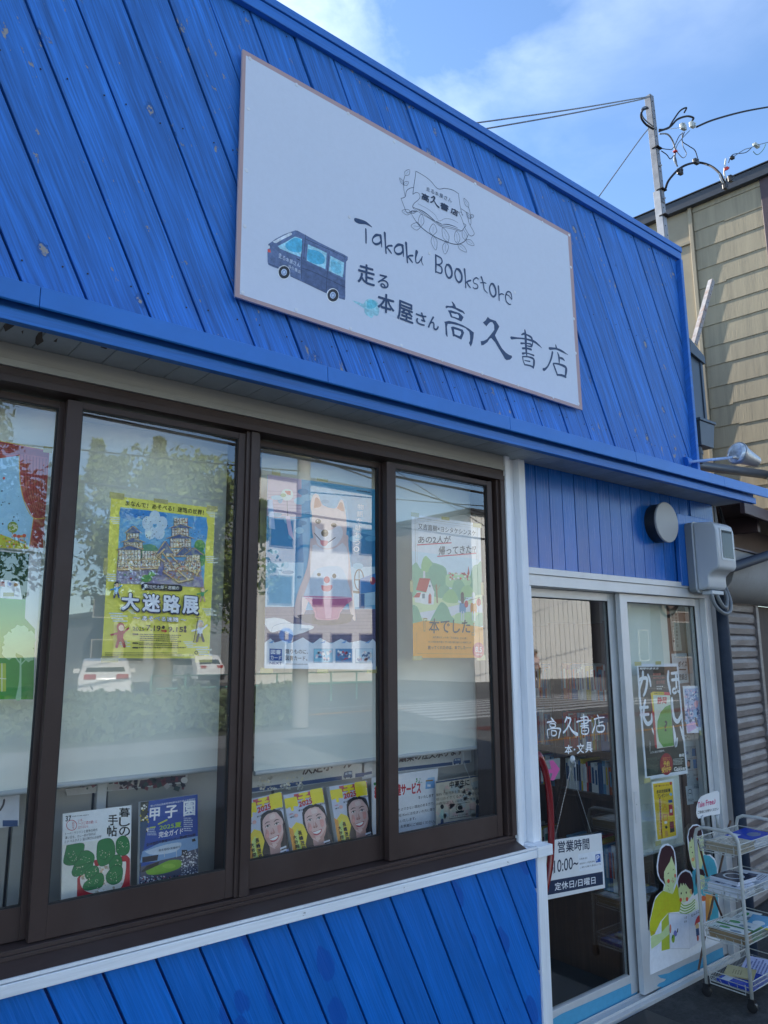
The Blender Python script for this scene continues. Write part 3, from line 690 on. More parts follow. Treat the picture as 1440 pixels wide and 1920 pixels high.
# long
p.poly([(522, 244), (545, 266), (606, 288), (643, 345), (618, 395), (598, 436), (612, 468), (640, 520), (670, 572), (712, 618), (745, 640), (772, 648), (775, 668), (752, 690), (716, 694), (700, 680), (668, 625), (640, 580), (600, 512), (560, 466), (545, 470), (518, 508), (480, 536), (456, 542), (448, 498), (480, 494), (515, 476), (545, 440), (570, 408), (590, 380), (588, 330), (570, 300), (548, 300), (528, 318), (508, 344), (472, 302), (500, 282)], INK)
# write
p.stroke([(908, 384), (915, 440), (918, 520), (922, 600), (928, 646)], [19.5, 31.7, 31.7, 26.8, 17.1], INK)
p.stroke([(874, 430), (900, 420), (930, 432), (975, 460), (985, 500)], [14.6, 22.0, 17.1, 26.8, 22.0], INK, 4)
p.stroke([(768, 464), (830, 466), (910, 474), (1000, 500), (1050, 536), (1086, 570)], [31.7, 17.1, 17.1, 26.8, 19.5, 3.7], INK)
p.stroke([(868, 520), (920, 520), (970, 530), (978, 556)], [22.0, 12.2, 19.5, 17.1], INK, 4)
p.stroke([(930, 546), (978, 550), (990, 500)], [12.2, 19.5, 12.2], INK, 3)
p.stroke([(884, 572), (930, 572), (972, 584)], [22.0, 19.5, 24.4], INK, 3)
p.stroke([(884, 626), (930, 622), (1000, 646)], [24.4, 12.2, 19.5], INK, 3)
p.stroke([(884, 660), (890, 700), (906, 742)], [17.1, 14.6, 17.1], INK, 3)
p.stroke([(884, 658), (940, 660), (996, 682), (1002, 730), (994, 776)], [14.6, 14.6, 26.8, 29.3, 17.1], INK, 4)
p.stroke([(905, 698), (960, 708)], [9.8, 14.6], INK, 0)
p.stroke([(908, 742), (960, 752), (996, 770)], [14.6, 17.1, 22.0], INK, 3)
# shop
p.stroke([(1228, 538), (1236, 575)], [14.6, 24.4], INK, 0)
p.stroke([(1164, 574), (1230, 576), (1290, 600), (1356, 640)], [29.3, 19.5, 24.4, 3.7], INK)
p.stroke([(1194, 612), (1180, 680), (1150, 750), (1122, 784), (1102, 792)], [24.4, 22.0, 17.1, 22.0, 31.7], INK)
p.stroke([(1248, 618), (1262, 664), (1264, 730)], [14.6, 26.8, 12.2], INK, 3)
p.stroke([(1262, 668), (1300, 680), (1318, 700)], [19.5, 24.4, 12.2], INK, 3)
p.stroke([(1204, 736), (1224, 790), (1246, 850)], [22.0, 22.0, 19.5], INK, 3)
p.stroke([(1204, 728), (1260, 736), (1330, 768), (1334, 820), (1326, 872)], [14.6, 19.5, 31.7, 31.7, 17.1], INK, 4)
p.stroke([(1240, 846), (1290, 852), (1330, 868)], [14.6, 24.4, 26.8], INK, 3)
# Latin brush letters, traced at 4x
p.zoom(640, 390, 4)
S = lambda pts, ws, sm=5: p.stroke(pts, [q * 1.22 for q in ws], INK, sm)
S([(108, 92), (130, 100), (180, 112), (226, 142)], [26, 30, 20, 6]); S([(182, 158), (184, 210), (184, 264)], [10, 11, 8])
S([(296, 208), (262, 204), (236, 226), (234, 252), (256, 272), (286, 264), (300, 236)], [10, 16, 9, 9, 14, 12, 6]); S([(292, 208), (298, 250), (302, 294)], [18, 12, 5])
S([(324, 188), (328, 250), (334, 340)], [16, 11, 10]); S([(378, 284), (350, 286), (332, 306)], [12, 10, 8]); S([(344, 300), (358, 318), (374, 340)], [8, 12, 8])
S([(462, 282), (428, 276), (400, 298), (398, 324), (418, 346), (448, 340), (462, 312)], [10, 16, 9, 9, 14, 12, 6]); S([(456, 282), (462, 325), (464, 366)], [18, 12, 5])
S([(484, 262), (488, 320), (494, 410)], [16, 12, 10]); S([(534, 358), (508, 360), (490, 376)], [12, 10, 8]); S([(502, 372), (516, 388), (532, 408)], [8, 12, 8])
S([(564, 328), (556, 375), (560, 410), (578, 410), (596, 385), (606, 366)], [20, 9, 8, 7, 6, 6]); S([(604, 368), (600, 400), (612, 430)], [7, 6, 5])
S([(706, 352), (708, 420), (706, 484)], [10, 12, 8]); S([(708, 356), (745, 376), (754, 404), (740, 422), (708, 424)], [10, 9, 9, 8, 6]); S([(714, 424), (745, 440), (754, 466), (744, 490), (708, 478)], [8, 10, 11, 9, 8])
S([(790, 424), (778, 456), (786, 500), (806, 526), (826, 508), (826, 470), (810, 434), (790, 426)], [8, 9, 11, 12, 13, 15, 20, 8])
S([(862, 456), (850, 488), (858, 530), (880, 558), (900, 540), (900, 500), (882, 466), (862, 458)], [8, 9, 11, 12, 13, 15, 20, 8])
S([(922, 460), (928, 520), (932, 598)], [14, 9, 8]); S([(968, 544), (945, 552), (930, 566)], [10, 9, 7]); S([(942, 562), (952, 580), (966, 598)], [8, 10, 7])
S([(1028, 534), (1010, 524), (990, 540), (992, 562), (1018, 576), (1020, 600), (1000, 606), (986, 596)], [6, 8, 7, 6, 7, 7, 7, 6])
S([(1048, 520), (1062, 560), (1070, 610), (1094, 638)], [14, 9, 8, 5]); S([(1042, 562), (1066, 560), (1084, 566)], [6, 8, 6])
S([(1122, 568), (1110, 600), (1118, 642), (1138, 666), (1156, 648), (1154, 608), (1138, 574), (1122, 570)], [8, 9, 10, 11, 12, 14, 16, 8])
S([(1176, 588), (1180, 640), (1182, 694)], [12, 9, 7]); S([(1184, 652), (1200, 644), (1216, 650)], [7, 8, 6])
S([(1232, 648), (1256, 660), (1276, 686), (1270, 640), (1246, 628), (1230, 660), (1236, 700), (1256, 722), (1270, 722)], [6, 6, 6, 8, 8, 8, 8, 8, 5])
# rounded sans characters
p.zoom(640, 470, 3.13)
def G(ch, x0, x1, yt, yb, sl, bold=0.02): p.text(ch, (x0, yb), (x1, yb + sl), (x0 + 2, yt), INK, bold)
G('走', 93, 196, 66, 186, 28); G('る', 211, 276, 133, 212, 18)
G('本', 210, 310, 240, 353, 28); G('屋', 325, 420, 283, 400, 36); G('さ', 434, 496, 352, 428, 20); G('ん', 505, 570, 374, 452, 24)
p.build('lettering', M_sign, sign)
# exhaust puff and van picture
p = SIGNP(0.0008).zoom(640, 470, 3.13)
p.poly([(64, 292), (100, 302), (128, 312), (142, 292), (165, 282), (185, 288), (204, 296), (215, 312), (212, 330), (222, 345), (218, 372), (208, 384), (190, 380), (178, 396), (160, 386), (145, 378), (135, 360), (134, 342), (120, 332), (100, 318), (82, 308)], '#9fd3dc', 4)
p.poly([(150, 300), (172, 288), (200, 300), (206, 325), (180, 340), (150, 336)], '#6cc3d2', 4)
p.zoom(490, 420, 8.47)
vb = [(110, 320), (175, 275), (220, 240), (350, 170), (470, 125), (540, 102), (575, 108), (700, 175), (900, 285), (1100, 385), (1300, 480), (1372, 522), (1370, 570), (1345, 600), (1335, 800), (1330, 1000), (1332, 1150), (1325, 1208), (1230, 1180), (1215, 1120), (1160, 1045), (1090, 1030), (1050, 1060), (1035, 1100), (900, 1040), (700, 940), (460, 828), (440, 740), (380, 680), (320, 665), (285, 680), (265, 712), (200, 690), (110, 650), (98, 600), (95, 450), (110, 400)]
p.poly(vb, '#64769a')
p.poly([(640, 560), (900, 680), (1330, 900), (1330, 1150), (1225, 1130), (1160, 1045), (1090, 1030), (1050, 1060), (1030, 1090), (640, 900)], '#55668a')
p.poly([(180, 280), (300, 215), (460, 135), (485, 150), (480, 175), (330, 250), (235, 305), (200, 300)], '#dfe7ee')
p.poly([(262, 352), (400, 280), (530, 200), (645, 240), (645, 400), (620, 525), (450, 460), (290, 390)], '#a9dcea')
p.poly([(380, 320), (520, 225), (640, 260), (630, 440), (480, 440), (390, 380)], '#58b8d8', 3)
p.poly([(738, 325), (880, 385), (1035, 460), (1030, 600), (1015, 718), (860, 650), (718, 580)], '#a9dcea')
p.poly([(740, 400), (900, 430), (1000, 520), (990, 620), (880, 640), (730, 570)], '#55b6d6', 3)
p.poly([(1095, 505), (1200, 560), (1312, 615), (1305, 740), (1290, 848), (1180, 800), (1070, 745)], '#a5d9e8')
p.poly([(1110, 560), (1260, 640), (1250, 790), (1110, 730)], '#7fcadf', 3)
for q in ([(655, 240), (640, 500), (635, 880)], [(700, 175), (690, 300), (670, 560)], [(1075, 440), (1050, 700), (1025, 1080)], [(640, 700), (860, 780), (1330, 1010)], [(700, 240), (900, 330), (1150, 440), (1335, 530)], [(110, 630), (265, 690)], [(460, 830), (700, 940), (1035, 1100)]):
    p.stroke(q, 7, '#232f4c')
p.stroke([(562, 552), (612, 578)], 14, '#1a2338', 0); p.poly([(96, 400), (140, 405), (150, 455), (100, 450)], '#dd5b55'); p.poly([(108, 340), (130, 345), (132, 390), (110, 392)], '#e8eef2')
for cx, cy in ((360, 770), (1135, 1135)):
    p.ell(cx - 4, cy - 2, 98, 112, '#eff1f2'); p.ell(cx, cy, 88, 100, '#2b2f37'); p.ell(cx - 2, cy - 2, 46, 54, '#bccbe0'); p.ring(cx - 2, cy, 26, 30, 9, '#6d87b5')
for i, ch in enumerate('走る本屋さん'): p.t(ch, 272 + i * 58, 545 + i * 26, 322 + i * 58, 480 + i * 26 + (0 if i else -22), '#cfd9e8', 0.01, 14)
for i, ch in enumerate('高久書店'): p.t(ch, 425 + i * 50, 700 + i * 26, 470 + i * 50, 645 + i * 26, '#cfd9e8', 0.01, 14)
p.build('van_picture', M_water, sign)
# emblem: open book held by two hands in a ring of leaves
p = SIGNP(0.0009).zoom(740, 300, 9)
D = lambda pts, w_=7, sm=5: p.stroke(pts, w_, '#33465f', sm)
D([(355, 195), (345, 290), (320, 450), (305, 580)], 9); D([(355, 190), (480, 260), (600, 350), (725, 485), (850, 480), (980, 510), (1075, 570)], 10); D([(1075, 570), (1090, 700), (1110, 820), (1140, 940)], 8)
D([(305, 580), (360, 550), (410, 570), (425, 630), (390, 680), (330, 730), (300, 790), (320, 815)], 8); D([(320, 465), (250, 480), (195, 530), (175, 620), (105, 650)], 9); D([(105, 650), (150, 770), (210, 895), (290, 860), (330, 870), (390, 868)], 9)
D([(300, 790), (420, 860), (560, 960), (700, 1050), (780, 1105), (930, 1130), (1130, 1195)], 8); D([(310, 815), (450, 910), (620, 1010), (770, 1120), (950, 1160), (1120, 1210)], 6)
D([(370, 820), (480, 870), (600, 960), (690, 1045)], [3, 16, 14, 8]); D([(800, 1085), (900, 1090), (1000, 1120), (1060, 1150)], [5, 14, 10, 4]); D([(390, 740), (560, 830), (680, 930), (745, 1030), (850, 990), (960, 1005), (1065, 1060)], 4)
D([(705, 1040), (790, 1085)], [14, 12])
D([(1075, 885), (1120, 970), (1160, 1080), (1190, 1160), (1270, 1280), (1340, 1240), (1250, 1060), (1230, 930), (1200, 880), (1120, 825)], 8); D([(1160, 1075), (1200, 1100), (1160, 1160), (1130, 1200)], 8); D([(1075, 890), (1110, 880), (1150, 935)], 6)
D([(275, 900), (340, 1010), (440, 1130), (620, 1265), (860, 1380), (1050, 1425), (1180, 1370), (1240, 1260)], [6, 8, 12, 12, 14, 13, 12, 8])
D([(170, 270), (145, 370), (150, 480), (175, 620)], 8); D([(1245, 800), (1275, 920), (1285, 1060), (1270, 1100)], 7)
def leaf(x0, y0, x1, y1, wd):
    dx, dy = x1 - x0, y1 - y0; l = math.hypot(dx, dy); nx, ny = -dy / l * wd, dx / l * wd
    a = (x0 + dx * .35 + nx, y0 + dy * .35 + ny); b = (x0 + dx * .75 + nx * .7, y0 + dy * .75 + ny * .7); c = (x0 + dx * .35 - nx, y0 + dy * .35 - ny); d = (x0 + dx * .75 - nx * .7, y0 + dy * .75 - ny * .7)
    D([(x0, y0), a, b, (x1, y1), d, c, (x0, y0)], 6); D([(x0 + dx * .15, y0 + dy * .15), (x0 + dx * .75, y0 + dy * .75)], 3, 0)
for q in ((175, 265, 245, 165, 42), (150, 420, 80, 305, 22), (150, 425, 230, 370, 34), (275, 900, 120, 860, 45), (270, 890, 360, 870, 22), (440, 1130, 445, 915, 48), (440, 1130, 275, 1110, 62), (640, 1275, 650, 1080, 62), (640, 1275, 690, 1520, 48), (900, 1390, 805, 1145, 50), (860, 1380, 845, 1590, 50), (1060, 1420, 1035, 1200, 46), (1060, 1420, 1210, 1555, 40), (1200, 1360, 1145, 1180, 38), (1200, 1345, 1335, 1445, 40), (1245, 805, 1165, 650, 30), (1275, 960, 1330, 940, 30), (1275, 995, 1205, 885, 26)): leaf(*q)
for i, ch in enumerate('走る本屋さん'): p.t(ch, 530 + i * 74, 520 + i * 36, 590 + i * 74, 450 + i * 36, '#4c5c70', 0, 26)
B = lambda pts, ws: p.stroke(pts, ws, '#22344e', 4)
x, y = 445, 540
p.text('高', (445, 665), (575, 725), (450, 545), '#22344e', 0.035)
B([(650, 620), (670, 640), (640, 700), (605, 715)], [26, 30, 20, 24]); B([(610, 640), (650, 625)], [16, 22]); B([(655, 680), (700, 760), (740, 800)], [14, 22, 30])
p.text('書', (760, 820), (900, 885), (770, 705), '#22344e', 0.035); p.text('店', (935, 900), (1060, 965), (945, 795), '#22344e', 0.03)
p.build('emblem', M_sign, sign)
# screw caps
for x, y in ((465, 108), (556, 159), (653, 213), (739, 266), (817, 305), (891, 345), (957, 384), (1017, 417), (1066, 442), (463, 203), (460, 319), (458, 424), (455, 549), (555, 581), (657, 616), (753, 648), (829, 675), (904, 700), (971, 722), (1037, 745), (1085, 758), (655, 407), (805, 475), (965, 548), (1069, 502), (1078, 600), (1081, 664)):
    c = PY(x + (3 if x > 1050 else 0), y, YS)
    c.x = min(max(c.x, cs[0].x + 0.028), cs[1].x - 0.03)
    obj('screw_cap', MB().lathe([(0, 0.0078), (0.0008, 0.0074), (0.0012, 0.006)], (c.x, YS - 0.0005, c.z), (0, -1, 0), 14), M_screw, sign, smooth=True)

# ------------------------------------------------------------------ things in the window
def sheet_thing(name, label, cat, corners, yp, mt=None, group=None, back=0.0006):
    """paper taped upright: corners in photo px TL, TR, BR, BL"""
    c = [PY(x, y, yp) for x, y in corners]
    t = thing(name, label, cat, (c[3].x, yp, c[3].z), group)
    obj('sheet', MB().prism([tuple(v) for v in c], (0, back, 0)), M_paper, t)
    p = Print((0, yp, 0), (1, 0, 0), (0, 0, 1), step=0.00002, base=0.0001); p.cq = [(v.x, v.z) for v in c]
    return t, p
def tapes(t, yp, lst, horiz=True):
    for x0, y0, x1, y1 in lst:
        a, b = PY(x0, y0, yp - 0.0), PY(x1, y1, yp - 0.0)
        obj('tape', MB().box(a.x, b.x, yp + 0.0008, yp + 0.0012, b.z, a.z), M_tape, t)
# blinds
blinds = ((-0.60, 0.64, YI), (0.66, 1.268, YO), (1.372, 1.936, YI), (1.975, 2.56, YO))
for i, (x0, x1, _) in enumerate(blinds):
    lb = ['pale grey roller blind at the far left behind the curtain poster', 'pale grey roller blind behind the yellow maze poster', 'pale grey roller blind behind the blue dog poster', 'pale grey roller blind behind the poster with the little red roofed house'][i]
    zb = (1.251, 1.256, 1.225, 1.225)[i]
    t = thing('roller_blind', lb, 'blind', (x0, 2.43, zb), 'roller blinds in the window band')
    f_ = MB(); n = 14
    for k in range(n):
        a = x0 + (x1 - x0) * k / n; b = x0 + (x1 - x0) * (k + 1) / n
        ya, yb = [2.44 + 0.004 * math.sin(q * 9 + i) for q in (a, b)]
        f_.hexa([(a, ya, zb), (b, yb, zb), (b, yb + 0.001, zb), (a, ya + 0.001, zb), (a, ya, 2.39), (b, yb, 2.39), (b, yb + 0.001, 2.39), (a, ya + 0.001, 2.39)])
    obj('fabric', f_, M_blind, t, smooth=True, ang=30)
    obj('hem_bar', MB().tube([(x0, 2.44, zb), (x1, 2.44, zb)], 0.0085, 12), M_blindbar, t, smooth=True, ang=40)
    obj('roller', MB().tube([(x0, 2.46, 2.395), (x1, 2.46, 2.395)], 0.02, 12), M_blindbar, t, smooth=True, ang=40)
# display shelf behind the glass
cab = thing('display_cabinet', 'low beige display board with dark seams behind the magazines', 'cabinet', (0.3, 2.62, 0.85))
obj('shelf_top', MB().box(XL, 2.595, 2.4405, 2.63, 0.86, 0.885), M_board, cab, bev=0.002)
for x0, x1 in ((-0.55, 0.62), (0.625, 0.86), (0.905, 1.52), (1.525, 2.12), (2.125, 2.59)):
    obj('back_panel', MB().box(x0, x1 - 0.006, 2.56, 2.58, 0.8855, 1.255), M_board, cab, bev=0.002)
    obj('back_panel', MB().box(x0, x1 - 0.006, 2.565, 2.585, 1.265, 1.42), M_board, cab, bev=0.002)
obj('divider', MB().box(0.865, 0.895, 2.545, 2.575, 0.8855, 1.42), M_paper, cab, bev=0.002)
obj('back', MB().box(XL, 2.595, 2.59, 2.60, 0.8855, 2.5), mat('dark_gap', (0.05, 0.05, 0.05)), cab)

# yellow maze exhibition poster
t, p = sheet_thing('poster', 'yellow poster with a castle picture and large white characters', 'poster', ((208.5, 929), (403.5, 952.5), (392.5, 1235), (190.5, 1234)), YGO + 0.006)
tapes(t, YGO + 0.004, ((206, 922, 233, 937), (289, 934, 315, 945), (388, 947, 408, 960), (195, 1046, 201, 1078), (190, 1230, 222, 1242), (366, 1230, 398, 1242)))
p.zoom(190, 920, 6)
p.poly([(110, 50), (1280, 197), (1213, 1888), (2, 1885)], '#f2ec6c')
for cx, cy, s_ in ((150, 300, 1), (1230, 240, .8), (1215, 740, 1), (100, 940, 1.1), (170, 1380, 1.3), (1200, 1330, 1), (240, 1690, .9), (980, 1700, .9), (1130, 1760, 1.2), (330, 1340, .6)):
    for k in range(4): p.stroke([(cx - 60 * s_ + k * 14, cy + k * 22 * s_), (cx + 50 * s_ + (k % 2) * 40 * s_, cy + k * 22 * s_ + 3)], 13 * s_, '#e9eee4', 0)
p.text('まなんで！あそべる！迷路の世界！', (270, 168), (1150, 275), (275, 108), '#181a1c', 0.02)
p.poly([(215, 185), (1185, 302), (1150, 1095), (900, 1075), (440, 1055), (165, 1045)], '#6fb6e6')
p.poly([(212, 200), (700, 250), (700, 330), (600, 300), (500, 360), (420, 300), (300, 330), (205, 290)], '#3d93dc', 3)
p.poly([(960, 300), (1180, 320), (1165, 620), (1040, 560), (980, 420)], '#58a8e4', 3)
for a in range(5): p.ell(600 + 85 * math.cos(a * 1.257 - 1.57), 395 + 95 * math.sin(a * 1.257 - 1.57), 62, 78, '#d6e9f6', 16)
p.specks(380, 260, 760, 560, 60, ['#1f3346'], 8, asp=.5); p.specks(960, 460, 1160, 540, 14, ['#1f3346'], 8, asp=.5)
p.poly([(430, 620), (560, 600), (640, 660), (640, 800), (430, 800)], '#5f9f86', 2); p.ell(1105, 620, 62, 70, '#4f9f63'); p.ell(1130, 760, 40, 90, '#4c9a6a')
p.poly([(175, 800), (440, 780), (700, 760), (1000, 800), (1120, 900), (1150, 1095), (900, 1075), (440, 1055), (165, 1045)], '#a9a3c4')
def roof(x0, x1, y, h, c='#5a6c9e', ov=26): p.poly([(x0 - ov, y + 8), ((x0 + x1) / 2 - 20, y - h), ((x0 + x1) / 2 + 20, y - h), (x1 + ov, y + 8)], c); p.stroke([(x0 - ov, y + 8), ((x0 + x1) / 2, y - h)], 6, '#d8b36a', 0); p.stroke([(x1 + ov, y + 8), ((x0 + x1) / 2, y - h)], 6, '#d8b36a', 0)
def storey(x0, x1, y0, y1, n):
    p.poly([(x0, y0), (x1, y0), (x1, y1), (x0, y1)], '#ece7de'); p.stroke([(x0 - 8, y1), (x1 + 8, y1 + 3)], 11, '#d6b488', 0)
    for k in range(n + 1): p.stroke([(x0 + (x1 - x0) * k / n, y0), (x0 + (x1 - x0) * k / n, y1)], 6, '#7a5a48', 0)
    p.stroke([(x0, (y0 + y1) / 2), (x1, (y0 + y1) / 2)], 5, '#8c6a54', 0)
    p.specks(x0 + 4, y0 + 4, x1 - 4, y1 - 4, int((x1 - x0) / 5), ['#a5866f', '#c98a6c', '#7d97ac', '#d9b98c', '#77706e'], 9)
for a in ((280, 420, 480, 560, 4), (250, 460, 575, 650, 6), (190, 440, 665, 780, 7), (180, 440, 790, 870, 7), (455, 670, 680, 770, 7), (455, 660, 780, 850, 6), (815, 965, 310, 400, 5), (790, 975, 420, 520, 6), (770, 1000, 535, 640, 7), (720, 1050, 660, 740, 8), (950, 1100, 720, 800, 5), (700, 1110, 810, 900, 9)): storey(*a)
roof(285, 420, 470, 70); roof(240, 460, 575, 45); roof(180, 440, 660, 45); roof(780, 990, 415, 40); roof(750, 1010, 532, 45); roof(620, 800, 700, 130, '#5f71a4', 10); roof(850, 1010, 720, 90, '#5c6d9c'); roof(950, 1120, 715, 70)
for q in ([(680, 700), (800, 860), (980, 1010)], [(760, 720), (900, 860), (1060, 930)], [(860, 1030), (1050, 985), (1090, 900)], [(640, 880), (760, 960), (860, 1030)], [(700, 660), (620, 740), (700, 800)], [(180, 890), (440, 880), (640, 870)]): p.stroke(q, 18, '#e2c79f', 0); p.stroke([(a + 4, b + 14) for a, b in q], 5, '#71503f', 0)
p.specks(700, 780, 1100, 1010, 150, ['#a88f7c', '#ece3d4', '#b89a80', '#7f93b4', '#c98a74'], 12); p.specks(180, 900, 640, 1040, 90, ['#8f89b0', '#c3bdd8', '#7b9f86', '#d8d4e6'], 13)
p.ell(500, 990, 62, 42, '#5da05c'); p.ell(560, 940, 40, 26, '#7fb56c'); p.ell(325, 990, 12, 10, '#c02a2a'); p.poly([(640, 850), (690, 860), (670, 970), (620, 920)], '#7f83b4'); p.poly([(1040, 960), (1130, 980), (1145, 1090), (1010, 1080)], '#9a94ba')
p.poly([(455, 1048), (480, 1042), (880, 1062), (905, 1080), (903, 1120), (880, 1135), (470, 1118), (440, 1098), (440, 1065)], '#1c2040')
p.text('香川元太郎・志織の', (475, 1098), (865, 1118), (478, 1055), '#eeeeee', 0.01)
for k, (x0, x1) in enumerate(((205, 425), (440, 660), (668, 885), (888, 1090))):
    sl = 14; y = 1355 + k * 12
    for b_, c_, dx, dy in ((0.075, '#1b2450', 5, 9), (0.075, '#1b2450', 0, 0), (0.038, '#e9edf6', 0, 0)):
        m_ = 10 if b_ < 0.05 else 0
        p.text('大迷路展'[k], (x0 + m_ + dx, y - m_ + dy), (x1 - m_ + dx, y + sl - m_ + dy), (x0 + m_ + 4 + dx, y - 222 + m_ + dy), c_, b_)
for b_, c_, m_ in ((0.06, '#1b2450', 0), (0.025, '#eef0f6', 4)): p.text('〜 あそべる迷路 〜', (345 + m_, 1462 - m_), (945 - m_, 1486 - m_), (348 + m_, 1398 + m_), c_, b_)
p.text('2025', (340, 1574), (472, 1580), (342, 1532), '#15171a', 0.02); p.text('7.19', (492, 1574), (652, 1582), (495, 1512), '#15171a', 0.03); p.stroke([(668, 1577), (718, 1580)], 16, '#c03038', 0); p.poly([(700, 1558), (728, 1580), (700, 1600)], '#c03038'); p.text('9.15', (738, 1588), (905, 1592), (742, 1530), '#15171a', 0.03)
p.ell(685, 1538, 17, 20, '#15171a'); p.ell(930, 1540, 15, 20, '#15171a'); p.ell(930, 1578, 15, 20, '#15171a')
p.tiny(420, 1610, 900, 1700, 4, '#3b3a22', slope=14); p.tiny(410, 1708, 900, 1745, 2, '#3b3a22', slope=12, ht=.6); p.tiny(410, 1758, 940, 1782, 1, '#3b3a22', ht=.6)
for y in (1614, 1714, 1766): p.stroke([(345, y), (398, y + 2)], 17, '#22231c', 0)
p.tiny(30, 1820, 960, 1872, 3, '#4a4a30', ht=.45); p.ring(1054, 1822, 17, 17, 8, '#20221c'); p.text('掛川市二の丸美術館', (975, 1858), (1140, 1862), (976, 1842), '#20221c', 0.01)
# four little people drawn on the poster (plain stand-ins)
def doll(x, y, s_, top, leg, hair, skin='#f0cfae'):
    p.stroke([(x, y + 30 * s_), (x - 4 * s_, y + 75 * s_)], 42 * s_, top, 0); p.stroke([(x - 12 * s_, y + 80 * s_), (x - 26 * s_, y + 130 * s_)], 20 * s_, leg, 0); p.stroke([(x + 10 * s_, y + 80 * s_), (x + 24 * s_, y + 128 * s_)], 20 * s_, leg, 0)
    p.stroke([(x - 16 * s_, y + 40 * s_), (x - 62 * s_, y + 52 * s_)], 13 * s_, top, 0); p.stroke([(x + 16 * s_, y + 40 * s_), (x + 52 * s_, y + 8 * s_)], 13 * s_, top, 0)
    p.ell(x, y, 26 * s_, 30 * s_, hair); p.ell(x + 4 * s_, y + 6 * s_, 18 * s_, 20 * s_, skin)
doll(160, 1060, 1.1, '#3f93cc', '#35406c', '#2a2f3c'); doll(1125, 1115, 1.0, '#4fa06c', '#caa58a', '#a98a78'); doll(205, 1535, 1.7, '#a82a34', '#9c1f2c', '#a82a34'); doll(1098, 1500, 1.5, '#dfe6ec', '#3a3f46', '#c9c4bc')
p.stroke([(1075, 1430), (1025, 1700)], 9, '#22242a', 0); p.stroke([(1045, 1425), (1102, 1432)], 9, '#22242a', 0)
p.build('print', M_print, t)

# dog poster
t, p = sheet_thing('poster', 'tall blue poster of a fluffy dog behind a pink shaved ice bowl', 'poster', ((501.5, 890), (703, 917.5), (704, 1255.5), (495, 1253.5)), YGI + 0.006)
tapes(t, YGI + 0.004, ((510, 880, 526, 892), (594, 895, 615, 904), (488, 1252, 512, 1262), (595, 1252, 616, 1262), (688, 1250, 710, 1262)))
p.zoom(480, 880, 4.925)
p.poly([(105, 50), (1100, 185), (1105, 1850), (75, 1838)], '#7cc0e0')
p.poly([(105, 50), (1100, 185), (1100, 1290), (85, 1290)], '#6db7dd')
for q, c_ in ((((110, 50), (420, 90), (420, 440), (100, 430)), '#c8b6cc'), (((105, 460), (420, 470), (440, 860), (95, 860)), '#2e8fc4'), (((600, 120), (1100, 185), (1100, 560), (870, 600), (840, 300)), '#4ea6cf'), (((860, 560), (1100, 620), (1100, 900), (880, 900)), '#2c8bbd'), (((95, 860), (440, 860), (430, 1290), (85, 1290)), '#a7d6ee'), (((870, 900), (1100, 900), (1100, 1250), (870, 1280)), '#b9ddf0')): p.poly(list(q), c_)
for k in range(9): p.stroke([(110, 200 + k * 30), (420, 215 + k * 30)], 5, '#a78fae', 0)
for k in range(40): p.ell(rnd.uniform(120, 1080), rnd.uniform(200, 1000), rnd.uniform(20, 60), rnd.uniform(12, 40), rnd.choice(['#5cafd8', '#86c8e4', '#4a9fcb', '#9ad2ea', '#3f97c6']), 10)
p.poly([(85, 1270), (440, 1270), (440, 1300), (1103, 1290), (1104, 1600), (80, 1600)], '#6c6a8e')
for k in range(9): p.stroke([(82, 1320 + k * 32), (1100, 1310 + k * 32)], 4, '#585678', 0)
# wind chime, hand mill
p.ell(285, 235, 58, 55, '#cfe4e4'); p.poly([(262, 200), (318, 200), (318, 240), (285, 232)], '#c84a48'); p.ell(250, 240, 26, 18, '#7fae7c'); p.stroke([(285, 290), (290, 430)], 5, '#3d4757', 0); p.poly([(270, 430), (310, 430), (345, 650), (300, 600)], '#d9c6e2'); p.poly([(105, 280), (150, 280), (175, 555), (120, 545)], '#a9cdf2')
p.ring(950, 1020, 42, 95, 12, '#3f3a50'); p.stroke([(950, 930), (950, 1120)], 8, '#3f3a50', 0); p.stroke([(915, 1020), (990, 1020)], 8, '#3f3a50', 0); p.poly([(960, 1010), (1102, 960), (1102, 1130), (950, 1150)], '#3d8fd0'); p.poly([(950, 1150), (1000, 1150), (1000, 1290), (950, 1285)], '#2f6ea8'); p.ell(1075, 1030, 26, 36, '#b04a68'); p.stroke([(885, 1130), (950, 1135)], 22, '#2e2b3c', 0)
# dog
fur, fur2, wht = '#f0d6d2', '#e3b8ae', '#f6f0f4'  # dog paled: the wash of the window reflection is put into these colours
p.poly([(500, 640), (470, 900), (380, 1150), (345, 1330), (380, 1370), (440, 1340), (520, 1180), (800, 1150), (880, 1360), (915, 1395), (910, 1300), (880, 1000), (850, 700), (820, 600)], fur, 4)
p.poly([(520, 700), (500, 1000), (560, 1190), (800, 1190), (850, 900), (800, 680)], wht, 4)
p.poly([(515, 400), (500, 330), (530, 235), (575, 240), (615, 330), (730, 360), (770, 290), (800, 290), (822, 380), (835, 520), (820, 640), (740, 720), (640, 740), (550, 690), (515, 560)], fur, 4)
p.poly([(530, 360), (545, 265), (580, 275), (600, 340)], '#c98a78', 3); p.poly([(745, 360), (775, 305), (800, 320), (808, 390)], '#c98a78', 3)
p.poly([(540, 520), (600, 560), (690, 560), (770, 520), (800, 600), (740, 700), (640, 730), (560, 680)], wht, 4)
p.ell(572, 482, 27, 22, '#1e1a1f'); p.ell(715, 515, 27, 20, '#8f7d66'); p.ell(565, 476, 7, 6, '#ffffff'); p.ell(632, 590, 34, 34, '#7b6a58'); p.ell(632, 572, 22, 12, '#a19076')
